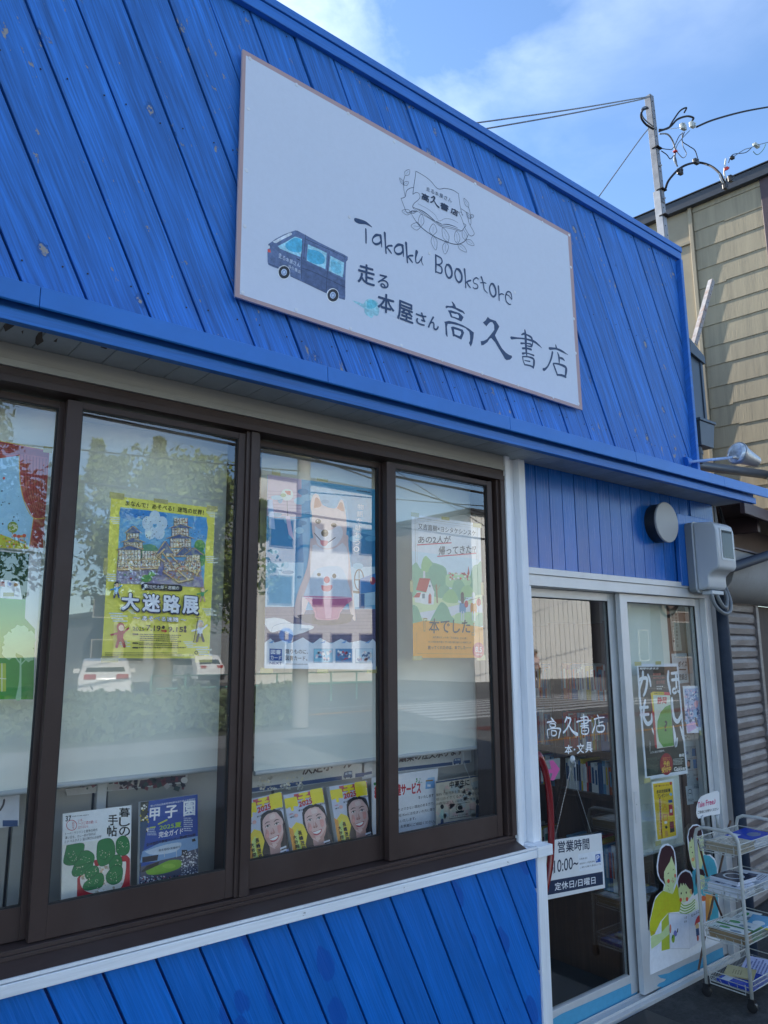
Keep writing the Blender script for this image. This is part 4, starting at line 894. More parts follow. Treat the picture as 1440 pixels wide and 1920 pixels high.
p.stroke([(535, 590), (600, 660), (650, 680), (730, 630)], 7, '#5a3c40'); p.poly([(590, 655), (660, 662), (650, 700), (620, 708), (595, 690)], '#ee9aa2', 3)
# shaved ice with a face, bowl, tray
p.poly([(500, 1000), (560, 920), (700, 895), (800, 930), (880, 1170), (850, 1200), (460, 1185), (440, 1160)], '#dfe9f6', 4)
p.ell(578, 972, 19, 16, '#23232c'); p.ell(720, 985, 19, 22, '#23232c'); p.ell(652, 1020, 28, 32, '#dc5f79'); p.poly([(600, 1070), (650, 1075), (700, 1070), (690, 1115), (650, 1128), (608, 1115)], '#f0909c', 4)
p.poly([(395, 1370), (420, 1340), (860, 1335), (880, 1380), (840, 1420), (640, 1440), (460, 1415)], '#4d4a63', 3); p.poly([(430, 1170), (880, 1180), (830, 1250), (770, 1330), (750, 1385), (560, 1388), (540, 1330), (500, 1240)], '#dd8fb2', 2); p.poly([(500, 1200), (840, 1200), (770, 1310), (740, 1375), (575, 1378), (550, 1310)], '#c96c9c', 3); p.poly([(620, 1200), (700, 1200), (690, 1375), (640, 1378)], '#e6a6c4', 0)
p.stroke([(430, 1180), (650, 1192), (880, 1182)], 6, '#f6e2ee')
# open book
p.poly([(75, 1380), (160, 1370), (260, 1385), (335, 1425), (500, 1440), (525, 1470), (340, 1535), (230, 1490), (140, 1508), (75, 1430)], '#eef3f8', 2); p.stroke([(140, 1508), (160, 1450), (250, 1420), (335, 1425)], 5, '#98a7bd'); p.stroke([(75, 1432), (140, 1508), (230, 1490), (340, 1535)], 6, '#6c7896')
# torn white strip with cards
tp = [(78, 1600), (130, 1560), (170, 1600), (240, 1580), (330, 1600), (430, 1552), (520, 1610), (590, 1556), (690, 1610), (780, 1565), (860, 1600), (960, 1580), (1040, 1600), (1075, 1565), (1105, 1600)]
p.poly(tp + [(1105, 1850), (75, 1838)], '#e4effa')
for x in (110, 280, 590, 780, 1000): p.poly([(x, 1605), (x + 55, 1575), (x + 40, 1605)], '#7fb2e6')
p.poly([(122, 1655), (236, 1660), (236, 1768), (122, 1765)], '#2458a8'); p.text('図書', (132, 1708), (226, 1710), (133, 1664), '#eef4fb', 0.03); p.text('カード', (130, 1758), (230, 1762), (131, 1718), '#eef4fb', 0.03); p.text('NEXT', (122, 1802), (236, 1804), (122, 1776), '#2458a8', 0.03)
p.text('贈りものに、', (268, 1702), (476, 1706), (268, 1658), '#3a3d4c', 0.008); p.text('図書カード。', (268, 1764), (470, 1768), (268, 1718), '#3a3d4c', 0.008); p.text('www.toshocard.com', (268, 1802), (474, 1806), (268, 1788), '#3a3d4c', 0.0)
for x0, x1, cs_ in ((528, 704, ('#8fd0ea', '#f3d9e4')), (728, 888, ('#4a92c8', '#c2506c')), (912, 1076, ('#cfe6f4', '#e6b8c8'))):
    p.rect(x0, 1655, x1, 1785 + (x1 - 704) * .02, '#8fb6d0'); p.rect(x0 + 5, 1660, x1 - 5, 1780, cs_[0]); p.specks(x0 + 20, 1680, x1 - 20, 1765, 26, [cs_[1], '#ffffff', '#5d7fae'], 14)
p.vt('物語を味わう。', 935, 315, 990, 770, '#eef4f8', 0.0, 0.2, -40); p.tiny(930, 190, 1080, 215, 1, '#3c5a6c', slope=25, ht=.4)
p.build('print', M_print, t)

# village poster
t, p = sheet_thing('poster', 'poster with a red roofed house, green hills and an orange foot', 'poster', ((771.5, 964), (900.5, 982), (907, 1233.5), (774.5, 1233.5)), YGO + 0.006)
tapes(t, YGO + 0.004, ((771, 960, 786, 970), (828, 968, 843, 976), (887, 980, 903, 990), (769, 1088, 775, 1110), (902, 1092, 908, 1116), (774, 1230, 792, 1238), (894, 1228, 911, 1238)))
p.zoom(740, 920, 5.645)
p.poly([(178, 250), (905, 350), (943, 1770), (195, 1770)], '#eceef0')
p.poly([(182, 640), (910, 730), (935, 1445), (188, 1410)], '#dcecf2')
p.stroke([(215, 285), (875, 378), (905, 1730), (232, 1722), (215, 285)], 5, '#b9b39c', 0, False); p.stroke([(235, 310), (858, 398), (888, 1705), (248, 1698), (235, 310)], 3, '#c6c0aa', 0, False)
G1, G2, G3 = '#8dbf9a', '#a6cf8f', '#7fb894'
for q, c_ in ((((180, 800), (230, 760), (280, 830), (330, 700), (400, 760), (440, 770), (540, 820), (560, 960), (560, 1120), (185, 1130)), G1), (((280, 790), (300, 720), (330, 690), (360, 720), (395, 780), (350, 860), (290, 850)), G2), (((355, 860), (380, 800), (450, 780), (530, 830), (545, 900), (520, 1000), (400, 1010)), G3), (((770, 980), (800, 900), (830, 800), (880, 780), (918, 760), (925, 1100), (820, 1090)), G3), (((540, 900), (600, 870), (700, 880), (790, 900), (800, 1000), (640, 1030), (545, 1000)), '#b9dba6'), (((600, 1100), (620, 980), (680, 930), (740, 1000), (760, 1100), (720, 1180)), G1), (((690, 1090), (720, 1020), (790, 1000), (830, 1060), (850, 1110), (760, 1130)), G2), (((190, 1130), (420, 1120), (700, 1190), (925, 1100), (930, 1420), (190, 1400)), '#d9e6b4'), (((500, 1150), (530, 1090), (600, 1040), (660, 1110), (665, 1185), (560, 1185)), G2)): p.poly(list(q), c_, 3)
p.poly([(260, 1290), (500, 1250), (700, 1200), (925, 1210), (930, 1290), (650, 1310), (420, 1390), (270, 1340)], '#e4e6ea')
p.poly([(400, 1330), (460, 1220), (500, 1180), (560, 1230), (600, 1330), (660, 1380), (640, 1440), (380, 1430)], G3, 3); p.poly([(188, 1210), (240, 1230), (290, 1370), (290, 1420), (190, 1410)], G3, 2); p.poly([(640, 1310), (700, 1290), (890, 1290), (900, 1420), (650, 1430)], '#bcd9a0', 3); p.poly([(860, 1330), (925, 1290), (932, 1430), (840, 1430)], G3, 2)
p.poly([(190, 1405), (300, 1380), (500, 1385), (700, 1410), (935, 1445), (943, 1770), (195, 1770)], '#f2a826')
p.stroke([(232, 1500), (235, 1722), (905, 1732), (895, 1500)], 4, '#b98a38', 0, False)
p.poly([(262, 925), (370, 930), (410, 1060), (330, 1075), (225, 1050)], '#c8433f'); p.poly([(375, 935), (420, 1065), (410, 1205), (330, 1205), (335, 1070)], '#f1f1ee'); p.poly([(230, 1070), (335, 1080), (330, 1205), (235, 1180)], '#f4f4f0'); p.poly([(235, 1082), (278, 1078), (262, 1130), (196, 1130)], '#c8433f'); p.poly([(210, 1130), (272, 1132), (275, 1190), (215, 1180)], '#efefea'); p.stroke([(372, 932), (418, 1062)], 6, '#555', 0)
p.poly([(355, 1195), (357, 1110), (372, 1085), (388, 1110), (388, 1195)], '#c8433f'); p.rect(290, 1090, 318, 1140, '#7e8f98'); p.rect(300, 850, 322, 925, '#e8e8e4'); p.ell(370, 1010, 10, 12, '#7e8f98'); p.stroke([(440, 1000), (450, 1180)], 22, '#a98a68', 0); p.stroke([(415, 1000), (445, 1060), (480, 1000)], 8, '#a98a68', 0)
p.specks(575, 870, 790, 945, 46, ['#b8403c', '#d9584e', '#f0eeea'], 11); p.poly([(768, 880), (780, 795), (792, 880)], '#b8403c')
def kid(x, coat, hair):
    p.poly([(x - 28, 1190), (x + 28, 1195), (x + 34, 1290), (x - 30, 1285)], coat, 2); p.stroke([(x - 10, 1285), (x - 8, 1370)], 16, '#d6dbe0', 0); p.stroke([(x + 14, 1285), (x + 14, 1375)], 16, '#d6dbe0', 0); p.stroke([(x, 1095), (x + 2, 1175)], 46, hair, 0)
kid(715, '#5a96bc', '#5a4648'); kid(832, '#d99038', '#e6e6e4'); p.stroke([(690, 1160), (775, 1140)], 5, '#6b5040', 0); p.ell(757, 1200, 20, 38, '#c6424e'); p.stroke([(790, 1160), (900, 1130)], 5, '#6b5040', 0); p.ell(888, 1180, 25, 40, '#c6424e')
TX = '#33343c'
p.text('又吉直樹×ヨシタケシンスケ', (245, 408), (855, 482), (248, 345), TX, 0.005); p.text('あの2人が', (245, 560), (590, 555), (250, 480), TX, 0.012); p.stroke([(236, 575), (420, 562), (600, 552)], 11, '#d2505c', 2, False); p.text('帰ってきた!?', (462, 685), (855, 662), (466, 592), TX, 0.012); p.stroke([(448, 696), (650, 680), (862, 662)], 11, '#d2505c', 2, False)
p.text('『', (302, 1490), (342, 1490), (302, 1348), '#a98a4a', 0.01); p.text('本でした', (358, 1510), (798, 1512), (362, 1352), TX, 0.014); p.text('』', (812, 1532), (846, 1532), (812, 1400), '#a98a4a', 0.01)
p.text('30万部のヒット作「その本は」から3年。', (400, 1562), (765, 1575), (402, 1538), TX, 0.0); p.text('大人気絵本作家と芥川賞作家の新たな挑戦とは?', (350, 1610), (808, 1618), (352, 1588), TX, 0.0); p.text('救ってくれたのは、本でした――', (348, 1680), (808, 1680), (350, 1640), TX, 0.012)
p.ell(884, 1690, 62, 86, '#c23a52', 26); p.text('8.5', (850, 1708), (918, 1712), (852, 1650), '#f2f2f2', 0.015); p.text('発売予定', (862, 1742), (920, 1744), (862, 1726), '#f2f2f2', 0.0)
p.build('print', M_print, t)

# curtain picture poster at the far left
t, p = sheet_thing('poster', 'picture poster with a red curtain and a flower meadow at the left edge', 'poster', ((-80, 812), (93, 843), (80, 1036), (-80, 1018)), YGI + 0.006)
tapes(t, YGI + 0.004, ((82, 836, 98, 850),))
p.zoom(0, 780, 3.4286)
p.poly([(-270, 108), (320, 222), (280, 850), (-270, 815)], '#b34a48')
p.poly([(-270, 260), (0, 272), (122, 255), (130, 430), (150, 530), (215, 660), (190, 855), (-270, 815)], '#a7d5ee')
p.poly([(-270, 700), (0, 760), (100, 800), (190, 855), (-270, 820)], '#c8c63c', 2)
p.stroke([(122, 255), (130, 430), (160, 560), (215, 655), (290, 655)], 5, '#d9b24c'); p.stroke([(-270, 108), (320, 222)], 6, '#d9c25c', 0); p.stroke([(215, 655), (200, 760), (188, 850)], 4, '#d9b24c')
for k in range(8): p.stroke([(150 + k * 21, 250 + k * 4), (165 + k * 17, 480), (225 + k * 9, 650)], 5, '#8e3236'); p.stroke([(232 + k * 7, 665), (205 + k * 12, 845)], 4, '#8e3236', 0)
for k in range(6): p.stroke([(-200, 150 + k * 18), (0, 170 + k * 16), (130, 200 + k * 8), (310, 235 + k * 6)], 4, '#8e3236')
p.ell(82, 715, 34, 36, '#8fa638'); p.specks(55, 690, 110, 740, 24, ['#e8ecd0'], 7); p.stroke([(80, 750), (76, 800)], 5, '#a98a5a', 0); p.specks(-60, 760, 180, 845, 60, ['#d9604a', '#e8a23c', '#e7e4da', '#86a03a'], 8); p.ell(25, 400, 8, 9, '#d0444a'); p.specks(0, 480, 120, 700, 12, ['#4c4a5c'], 6)
for x, y in ((155, 770), (120, 775), (95, 770)): p.ell(x, y, 12, 12, '#d9604a'); p.stroke([(x, y + 10), (x, y + 45)], 3, '#7a8c3a', 0)
p.build('print', M_print, t)
# green book fair sheet with a white tree, below it
t, p = sheet_thing('poster', 'green paper sheet with a pale cut out tree below the curtain picture', 'poster', ((-80, 1022), (78, 1040), (62, 1312), (-80, 1312)), YGI + 0.006)
p.zoom(0, 780, 3.4286)
p.poly([(-270, 850), (188, 885), (175, 1120), (165, 1180), (-270, 1180)], '#1f4a34'); p.poly([(-270, 1150), (166, 1180), (160, 1300), (225, 1370), (215, 1822), (-270, 1822)], '#3f9a34')
p.poly([(0, 1050), (125, 1068), (142, 1180), (0, 1170)], '#e8eaec'); p.poly([(0, 1062), (30, 1066), (32, 1098), (0, 1094)], '#a84a48'); p.ell(60, 1080, 14, 12, '#a8b8e0'); p.ell(102, 1085, 14, 12, '#b8885a'); p.rect(20, 1135, 90, 1160, '#a8a06a')
for q in ((70, 1440, 48, 52), (130, 1400, 60, 55), (180, 1440, 50, 62), (150, 1490, 62, 50), (60, 1510, 48, 55), (185, 1530, 38, 50), (110, 1470, 50, 50)): p.poly([(q[0] + q[2] * math.cos(a * .4) * (1 + .13 * math.sin(a * 3.7)), q[1] + q[3] * math.sin(a * .4) * (1 + .13 * math.cos(a * 2.9))) for a in range(16)], '#a9d6a6')
p.stroke([(132, 1560), (130, 1700), (118, 1815)], [10, 14, 34], '#a9d6a6'); p.stroke([(85, 1530), (130, 1590)], 8, '#a9d6a6', 0); p.stroke([(180, 1550), (132, 1600)], 8, '#a9d6a6', 0); p.rect(-100, 1590, 38, 1770, '#b4c83c'); p.stroke([(-60, 1680), (38, 1690)], 5, '#e8ecd4', 0); p.stroke([(12, 1590), (12, 1770)], 5, '#e8ecd4', 0)
p.build('print', M_print, t)
# ---- magazines on the shelf
def leaning(name, label, TL, TR, BR, BL, y0, y1, thick, group=None, cat='magazine', m_=None):
    """a magazine leaning back from y0 (foot) to y1 (head); corners in photo px"""
    b0, b1 = PY(*BL, y0), PY(*BR, y0); t0 = PY(*TL, y1)
    zb = (b0.z + b1.z) / 2
    V = Vector((0, y1 - y0, t0.z - zb)).normalized(); U = Vector((1, 0, 0))
    o = Vector((b0.x, y0, zb))
    Nn = U.cross(V).normalized()
    def pj(p):
        d = ray(*p); t = (o - CAM).dot(Nn) / d.dot(Nn); return CAM + d * t
    c = [pj(BL), pj(BR), pj(TR), pj(TL)]
    th = thing(name, label, cat, tuple(c[0]), group)
    obj('pages', MB().prism([tuple(v) for v in c], -Nn * thick), m_ or M_paper, th, bev=0.0006, seg=1)
    return th, Print(o, U, V, base=0.0003)
t, p = leaning('magazine', 'white magazine with green cactus drawing in a red pot', (118, 1526), (246.5, 1509.5), (244, 1676), (114, 1698), 2.37, 2.41, 0.012)
p.zoom(100, 1480, 4.8)
p.poly([(85, 220), (703, 142), (690, 940), (68, 1045)], '#ecebe2'); p.poly([(86, 222), (703, 142), (700, 420), (80, 500)], '#eff1f2')
p.poly([(360, 640), (420, 625), (450, 680), (620, 600), (660, 592), (690, 625), (690, 912), (230, 998), (212, 960), (215, 800), (250, 760), (380, 700)], '#b5202e', 0)
p.poly([(400, 690), (520, 660), (630, 650), (655, 665), (640, 800), (610, 880), (540, 925), (400, 940), (300, 920), (255, 880), (240, 820), (260, 770)], '#e8e4d8', 3)
p.specks(260, 680, 650, 930, 130, ['#d9b48e', '#f4f2ec', '#c8c2b2', '#b9a68c'], 15, inside=lambda x, y: ((x - 450) / 200) ** 2 + ((y - 800) / 130) ** 2 < 1)
CG = '#1e7a3e'
for q in ([(120, 505), (268, 485), (272, 560), (262, 620), (220, 670), (140, 685), (95, 665), (95, 620), (108, 560)], [(250, 560), (310, 550), (365, 590), (360, 660), (300, 720), (200, 750), (180, 700)], [(180, 700), (350, 660), (330, 720), (260, 770), (190, 785), (165, 750)], [(290, 740), (350, 690), (400, 700), (410, 760), (370, 800), (310, 810), (285, 780)], [(275, 850), (330, 800), (420, 750), (455, 790), (440, 870), (380, 895), (300, 910), (265, 890)], [(390, 560), (400, 480), (440, 450), (510, 442), (548, 490), (555, 580), (520, 650), (450, 690), (410, 680), (390, 620)], [(565, 560), (565, 470), (610, 420), (660, 430), (685, 490), (680, 560), (640, 595), (590, 590)], [(500, 660), (560, 590), (610, 610), (618, 680), (590, 740), (530, 750), (505, 710)], [(480, 760), (540, 690), (615, 700), (622, 770), (600, 830), (540, 858), (490, 840), (472, 800)]):
    p.poly(q, CG, 3); p.stroke(q + q[:1], 4, '#0d4a24', 4); cx = sum(a for a, b in q) / len(q); cy = sum(b for a, b in q) / len(q)
    p.specks(cx - 45, cy - 45, cx + 45, cy + 45, 14, ['#e8e8c8'], 4)
for q in ([(110, 600), (180, 665), (255, 600)], [(200, 690), (270, 720), (350, 640)], [(300, 790), (350, 800), (400, 740)], [(420, 620), (470, 630), (500, 570)], [(280, 870), (360, 880), (440, 800)], [(485, 800), (540, 820), (610, 760)]): p.stroke(q, 4, '#0d4a24')
p.vt('暮しの', 590, 165, 690, 420, '#15161a', 0.02, 0.02, 0); p.vt('手帖', 490, 225, 580, 425, '#15161a', 0.02, 0.02, -8)
p.text('37', (108, 290), (158, 284), (110, 240), '#15161a', 0.02); p.ring(163, 323, 46, 46, 5, '#c8303c')
p.vt('創刊号', 168, 290, 186, 358, '#c8303c', 0, .1); p.text('いま、', (222, 292), (268, 286), (222, 268), '#c8303c'); p.text('「一汁三菜の膳」と', (220, 325), (392, 302), (222, 296), '#c8303c'); p.text('広がるなら', (222, 356), (310, 344), (222, 330), '#c8303c')
p.text('トーベ・ヤンソンと戦争の時代', (104, 415), (395, 376), (106, 388), '#2a2b2e'); p.text('暑い日も、カレー粉があれば', (104, 450), (378, 412), (106, 424), '#2a2b2e'); p.text('ミナ ペルホネン 皆川明さんの台所', (98, 488), (428, 438), (102, 460), '#2a2b2e'); p.tiny(170, 240, 330, 262, 1, '#777', ht=.3, slope=-16)
p.build('cover', M_gloss, t)
t, p = leaning('magazine', 'blue baseball guide magazine with a green stadium field', (264.6, 1504), (370.4, 1489), (371.3, 1650), (261.5, 1672), 2.37, 2.40, 0.022)
p.zoom(100, 1480, 4.8)
p.poly([(785, 115), (1298, 45), (1303, 800), (772, 905)], '#1f4aa0'); p.poly([(785, 115), (860, 105), (800, 600), (775, 800)], '#3a3d34'); p.specks(785, 120, 850, 380, 40, ['#c8b84a', '#e8e8e0', '#5d5f5a', '#2a2d2a'], 12); p.poly([(780, 300), (850, 280), (800, 620), (775, 700)], '#2c4c70')
p.poly([(800, 560), (960, 480), (1300, 420), (1303, 620), (780, 660)], '#7fa3cc'); p.poly([(820, 560), (1000, 500), (1150, 480), (1100, 560), (900, 590)], '#c3d3e4', 3)
p.poly([(785, 700), (960, 640), (1140, 600), (1200, 560), (1303, 530), (1303, 810), (772, 905)], '#53566a'); p.poly([(800, 610), (945, 588), (935, 640), (800, 660)], '#2a2d3c'); p.rect(1155, 545, 1205, 600, '#22252e'); p.poly([(1245, 450), (1275, 440), (1282, 465), (1250, 472)], '#22252e')
for x in (997, 1107, 1275): p.stroke([(x, 540), (x + 3, 610)], 5, '#cdd3da', 0)
p.poly([(790, 740), (840, 690), (950, 650), (940, 700), (800, 745)], '#2a2a2e'); p.poly([(830, 735), (950, 680), (1040, 640), (1130, 635), (1160, 665), (1130, 710), (1040, 745), (930, 768), (850, 765)], '#7fae3c', 3); p.ell(1040, 690, 60, 22, '#94bd4a')
p.specks(1150, 560, 1300, 780, 160, ['#c9ccd6', '#8f94a8', '#e6e6ea', '#3c4054'], 8); p.specks(785, 780, 1290, 880, 300, ['#c9ccd6', '#b04a50', '#e6e6ea', '#23263a', '#7f8498'], 8)
p.text('甲', (862, 288), (955, 276), (868, 170), '#f1f3f6', 0.03); p.text('子', (1002, 265), (1115, 250), (1006, 150), '#f1f3f6', 0.03); p.text('園', (1168, 245), (1275, 232), (1170, 110), '#f1f3f6', 0.03)
p.text('第107回全国高等学校野球選手権大会展望号', (872, 160), (1275, 95), (874, 142), '#dfe6f0', 0.01); p.text('2025夏', (952, 370), (1152, 338), (955, 322), '#a6cc38', 0.02); p.text('完全ガイド', (945, 438), (1165, 400), (948, 382), '#f1f3f6', 0.02)
p.text('全49地区代表校メンバー表&戦力分析', (832, 515), (1278, 420), (834, 485), '#16181c', 0.015); p.text('藤本陽翔×高橋修平', (945, 560), (1140, 528), (947, 538), '#2a3140'); p.tiny(1172, 255, 1260, 385, 7, '#c9d6e8'); p.tiny(845, 345, 930, 420, 5, '#c9d6e8'); p.stroke([(870, 345), (915, 338)], 12, '#b8cc4a', 0); p.stroke([(945, 312), (1020, 275)], 14, '#b8cc4a', 0)
p.build('cover', M_gloss, t)
def ace(TL, TR, BR, BL, label):
    t, p = leaning('magazine', label, TL, TR, BR, BL, 2.375, 2.43, 0.022, 'yellow titled baseball magazines with a smiling woman')
    a, b, d = p.uv(BL), p.uv(BR), p.uv(TL)
    o = p.o + p.U * a[0] + p.V * a[1]; wd = (Vector(b) - Vector(a)).length
    q = Print(o + p.V * (d[1] - a[1]) + p.U * (d[0] - a[0]), p.U, p.V, base=0.0003)
    q.local = None
    TLu, TRu, BRu, BLu = [p.uv(c) for c in (TL, TR, BR, BL)]
    q.o = p.o
    def uv(pt):                       # page 0..1 (x right, y down) stretched on the cover's four corners
        x, y = pt[:2]
        return tuple((1 - x) * ((1 - y) * TLu[i] + y * BLu[i]) + x * ((1 - y) * TRu[i] + y * BRu[i]) for i in range(2))
    q.uv = uv; q.mper = lambda pt: (TLu[1] - BLu[1])
    q.poly([(0, 0), (1, 0), (1, 1), (0, 1)], '#c5cbdc')
    q.poly([(0.02, .55), (.2, .45), (.35, .5), (.45, .62), (.4, .8), (.3, 1), (0, 1)], '#e9d33c'); q.poly([(.1, .62), (.22, .55), (.2, .75), (.24, 1), (.12, 1)], '#c9dc7a'); q.poly([(0, .5), (.1, .55), (.1, .9), (0, .98)], '#dd9a3a')
    # hair, neck, face
    q.uv = lambda pt: uv((.69 + (pt[0] - .69) * 1.13 + .0, .60 + (pt[1] - .60) * 1.06))
    q.poly([(.42, .34), (.55, .27), (.75, .25), (.92, .32), (.98, .5), (1.0, .98), (.72, .99), (.42, .98), (.38, .8), (.46, .66), (.4, .5)], '#241f26')
    q.poly([(.56, .68), (.82, .72), (.82, .92), (.7, 1), (.58, .98), (.56, .85)], '#b88f88'); q.poly([(.8, .86), (1, .86), (1, 1), (.62, 1), (.7, .94)], '#8ea2d2')
    q.poly([(.44, .45), (.47, .36), (.58, .3), (.75, .29), (.88, .34), (.93, .46), (.92, .6), (.86, .72), (.76, .8), (.66, .8), (.55, .74), (.47, .62)], '#dcb9b2', 0)
    q.poly([(.5, .6), (.58, .72), (.68, .79), (.76, .8), (.86, .72), (.92, .6), (.86, .66), (.76, .73), (.64, .73)], '#c2948c', 2)
    q.poly([(.55, .33), (.7, .31), (.84, .36), (.84, .42), (.7, .38), (.56, .41)], '#e3bcb5', 3)
    for sx in (.565, .775):
        q.stroke([(sx - .06, .432), (sx, .412), (sx + .06, .418)], [.008, .014, .006], '#4a3533'); q.poly([(sx - .05, .475), (sx, .458), (sx + .052, .464), (sx + .02, .482), (sx - .03, .486)], '#f0e4e2', 2); q.ell(sx + .004, .47, .019, .013, '#1c1518', 10); q.stroke([(sx - .055, .474), (sx, .454), (sx + .056, .462)], .009, '#2c1f20')
    q.poly([(.65, .47), (.63, .55), (.6, .585), (.66, .6), (.72, .585), (.7, .545)], '#c4938c', 3); q.ell(.635, .588, .014, .008, '#7c4c48', 8); q.ell(.69, .588, .012, .007, '#7c4c48', 8); q.stroke([(.66, .48), (.652, .56)], .012, '#ecd0ca', 0)
    q.poly([(.54, .655), (.62, .645), (.7, .642), (.8, .63), (.77, .68), (.7, .705), (.61, .7)], '#b5505a', 3); q.poly([(.57, .658), (.66, .651), (.78, .64), (.74, .675), (.66, .685)], '#f4f0ee', 2); q.stroke([(.5, .6), (.53, .655)], .007, '#b5857e', 0); q.stroke([(.83, .585), (.825, .64)], .007, '#b5857e', 0)
    q.poly([(.5, .52), (.56, .52), (.58, .6), (.52, .62)], '#dd9f98', 3); q.poly([(.78, .5), (.87, .5), (.86, .59), (.79, .6)], '#dd9f98', 3); q.poly([(.44, .3), (.6, .25), (.9, .3), (.93, .44), (.8, .31), (.6, .29), (.46, .38), (.45, .52), (.42, .48)], '#241f26', 2)
    q.poly([(.47, .62), (.52, .5), (.55, .6), (.6, .7), (.56, .74)], '#c9988f', 3); q.poly([(.62, .33), (.74, .32), (.76, .38), (.64, .39)], '#ead0c9', 3); q.poly([(.62, .73), (.7, .735), (.74, .76), (.66, .785)], '#e2c0b8', 3); q.stroke([(.44, .36), (.5, .32), (.6, .29)], .02, '#33292c'); q.stroke([(.93, .5), (.93, .7), (.9, .9)], .03, '#3a3036'); q.ell(.535, .6, .03, .03, '#e3a49c', 12); q.ell(.84, .56, .028, .026, '#e3a49c', 12)
    q.uv = uv
    # title
    q.poly([(0.25, 0.02), (1, 0.02), (1, .12), (.25, .12)], '#c2474a')
    for k, (x0, x1, y0, y1) in enumerate(((.0, .32, .06, .27), (.34, .64, .02, .17), (.66, .99, .0, .24))): q.text('甲子園'[k], (x0, y1), (x1, y1), (x0, y0), '#f3df1a', 0.085)
    q.text('2025', (.33, .235), (.68, .215), (.33, .15), '#c9202c', 0.05); q.text('第107回全国高校野球選手権大会', (.3, .3), (1.0, .265), (.3, .27), '#23242e', 0.02)
    q.text('AERA', (.06, .325), (.16, .32), (.06, .305), '#c9303c', 0.01); q.text('増刊', (.06, .375), (.16, .37), (.06, .352), '#23242e', 0.03); q.ell(.22, .35, .05, .03, '#d9a9a4', 12)
    for k, ch in enumerate('大谷翔平'): q.text(ch, (.05 + .01 * k, .70 + .072 * k), (.15 + .01 * k, .70 + .072 * k), (.05 + .01 * k, .64 + .072 * k), '#1b1a20', 0.03)
    for k, ch in enumerate('長嶋茂雄'): q.text(ch, (.19 + .01 * k, .66 + .078 * k), (.29 + .01 * k, .66 + .078 * k), (.19 + .01 * k, .59 + .078 * k), '#1b1a20', 0.03)
    for k in range(3): q.stroke([(.8, .84 + .045 * k), (.97, .83 + .045 * k)], .026, '#e4e6ee', 0, False)
    q.text('出場49校', (.18, .99), (.72, .985), (.18, .93), '#c9202c', 0.03)
    q.build('cover', M_gloss, t); return t
ace((455, 1502), (528, 1484.5), (540, 1608), (470, 1630), 'left of three yellow titled magazines, half behind the mullion')
ace((531, 1491), (604.5, 1476.5), (623, 1596), (552, 1612), 'middle of the three yellow titled magazines with a smiling woman')
ace((617, 1475), (687, 1463.5), (698.5, 1581), (636, 1594), 'right of three yellow titled magazines, beside the white service notice')
# notices on the display board
def notice(name, label, cs_, y, art, T, cat='notice'):
    c = [PY(a, b, y) for a, b in cs_]
    t = thing(name, label, cat, (c[3].x, y, c[3].z)); obj('sheet', MB().prism([tuple(v) for v in c], (0, 0.001, 0)), M_paper, t)
    p = Print((0, y, 0), (1, 0, 0), (0, 0, 1), base=0.0002).zoom(*T); art(p); p.build('print', M_print, t); return t
def a1(p):
    p.poly([(-60, 60), (300, -10), (700, -60), (1015, -120), (1020, 165), (300, 268), (-60, 330)], '#dcdcdc', 0); p.stroke([(-50, 275), (40, 258)], 28, '#34507e', 0, False); p.stroke([(300, 228), (845, 168)], 34, '#34507e', 0, False); p.stroke([(950, 155), (1018, 148)], 30, '#34507e', 0, False)
    p.text('編集の注文承ります', (310, 160), (950, 80), (310, 60), '#54423c', 0.03)
    p.poly([(852, 150), (858, 125), (885, 115), (925, 112), (930, 165), (855, 175)], '#3f5f94'); p.poly([(868, 125), (885, 120), (886, 140), (866, 142)], '#b9cbe0'); p.rect(892, 119, 922, 138, '#b9cbe0'); p.ell(866, 174, 8, 8, '#1f2937', 8); p.ell(918, 170, 8, 8, '#1f2937', 8)
notice('banner', 'white paper banner with a navy stripe and tiny van, right window', ((683, 1418), (882, 1392), (884, 1428), (686, 1460)), 2.545, a1, (690, 1400, 5.333), 'banner')
def a2(p):
    p.poly([(-200, 60), (1225, -90), (1225, 90), (60, 250), (-200, 290)], '#d9d9d6'); p.stroke([(-200, 262), (60, 232), (985, 105)], 46, '#2f4c80', 0, False); p.stroke([(1130, 82), (1225, 68)], 44, '#2f4c80', 0, False)
    p.text('決定ホール', (555, 78), (1100, 0), (555, -60), '#54423c', 0.03)
    p.poly([(1000, 95), (1010, 45), (1050, 32), (1095, 30), (1098, 100), (1005, 106)], '#2f4f78'); p.poly([(1022, 55), (1045, 45), (1045, 72), (1018, 76)], '#b9cbe0'); p.rect(1055, 42, 1090, 68, '#b9cbe0'); p.ell(1020, 106, 9, 9, '#1f2937', 8); p.ell(1080, 102, 9, 9, '#1f2937', 8)
    p.specks(60, 100, 560, 230, 60, ['#f6f4ec', '#b9b7ae', '#e8e2cc'], 16)
notice('banner', 'crinkled white paper banner above the three yellow titled magazines', ((445, 1460), (682.5, 1425), (682.5, 1456), (445, 1492)), 2.545, a2, (470, 1440, 5.76), 'banner')
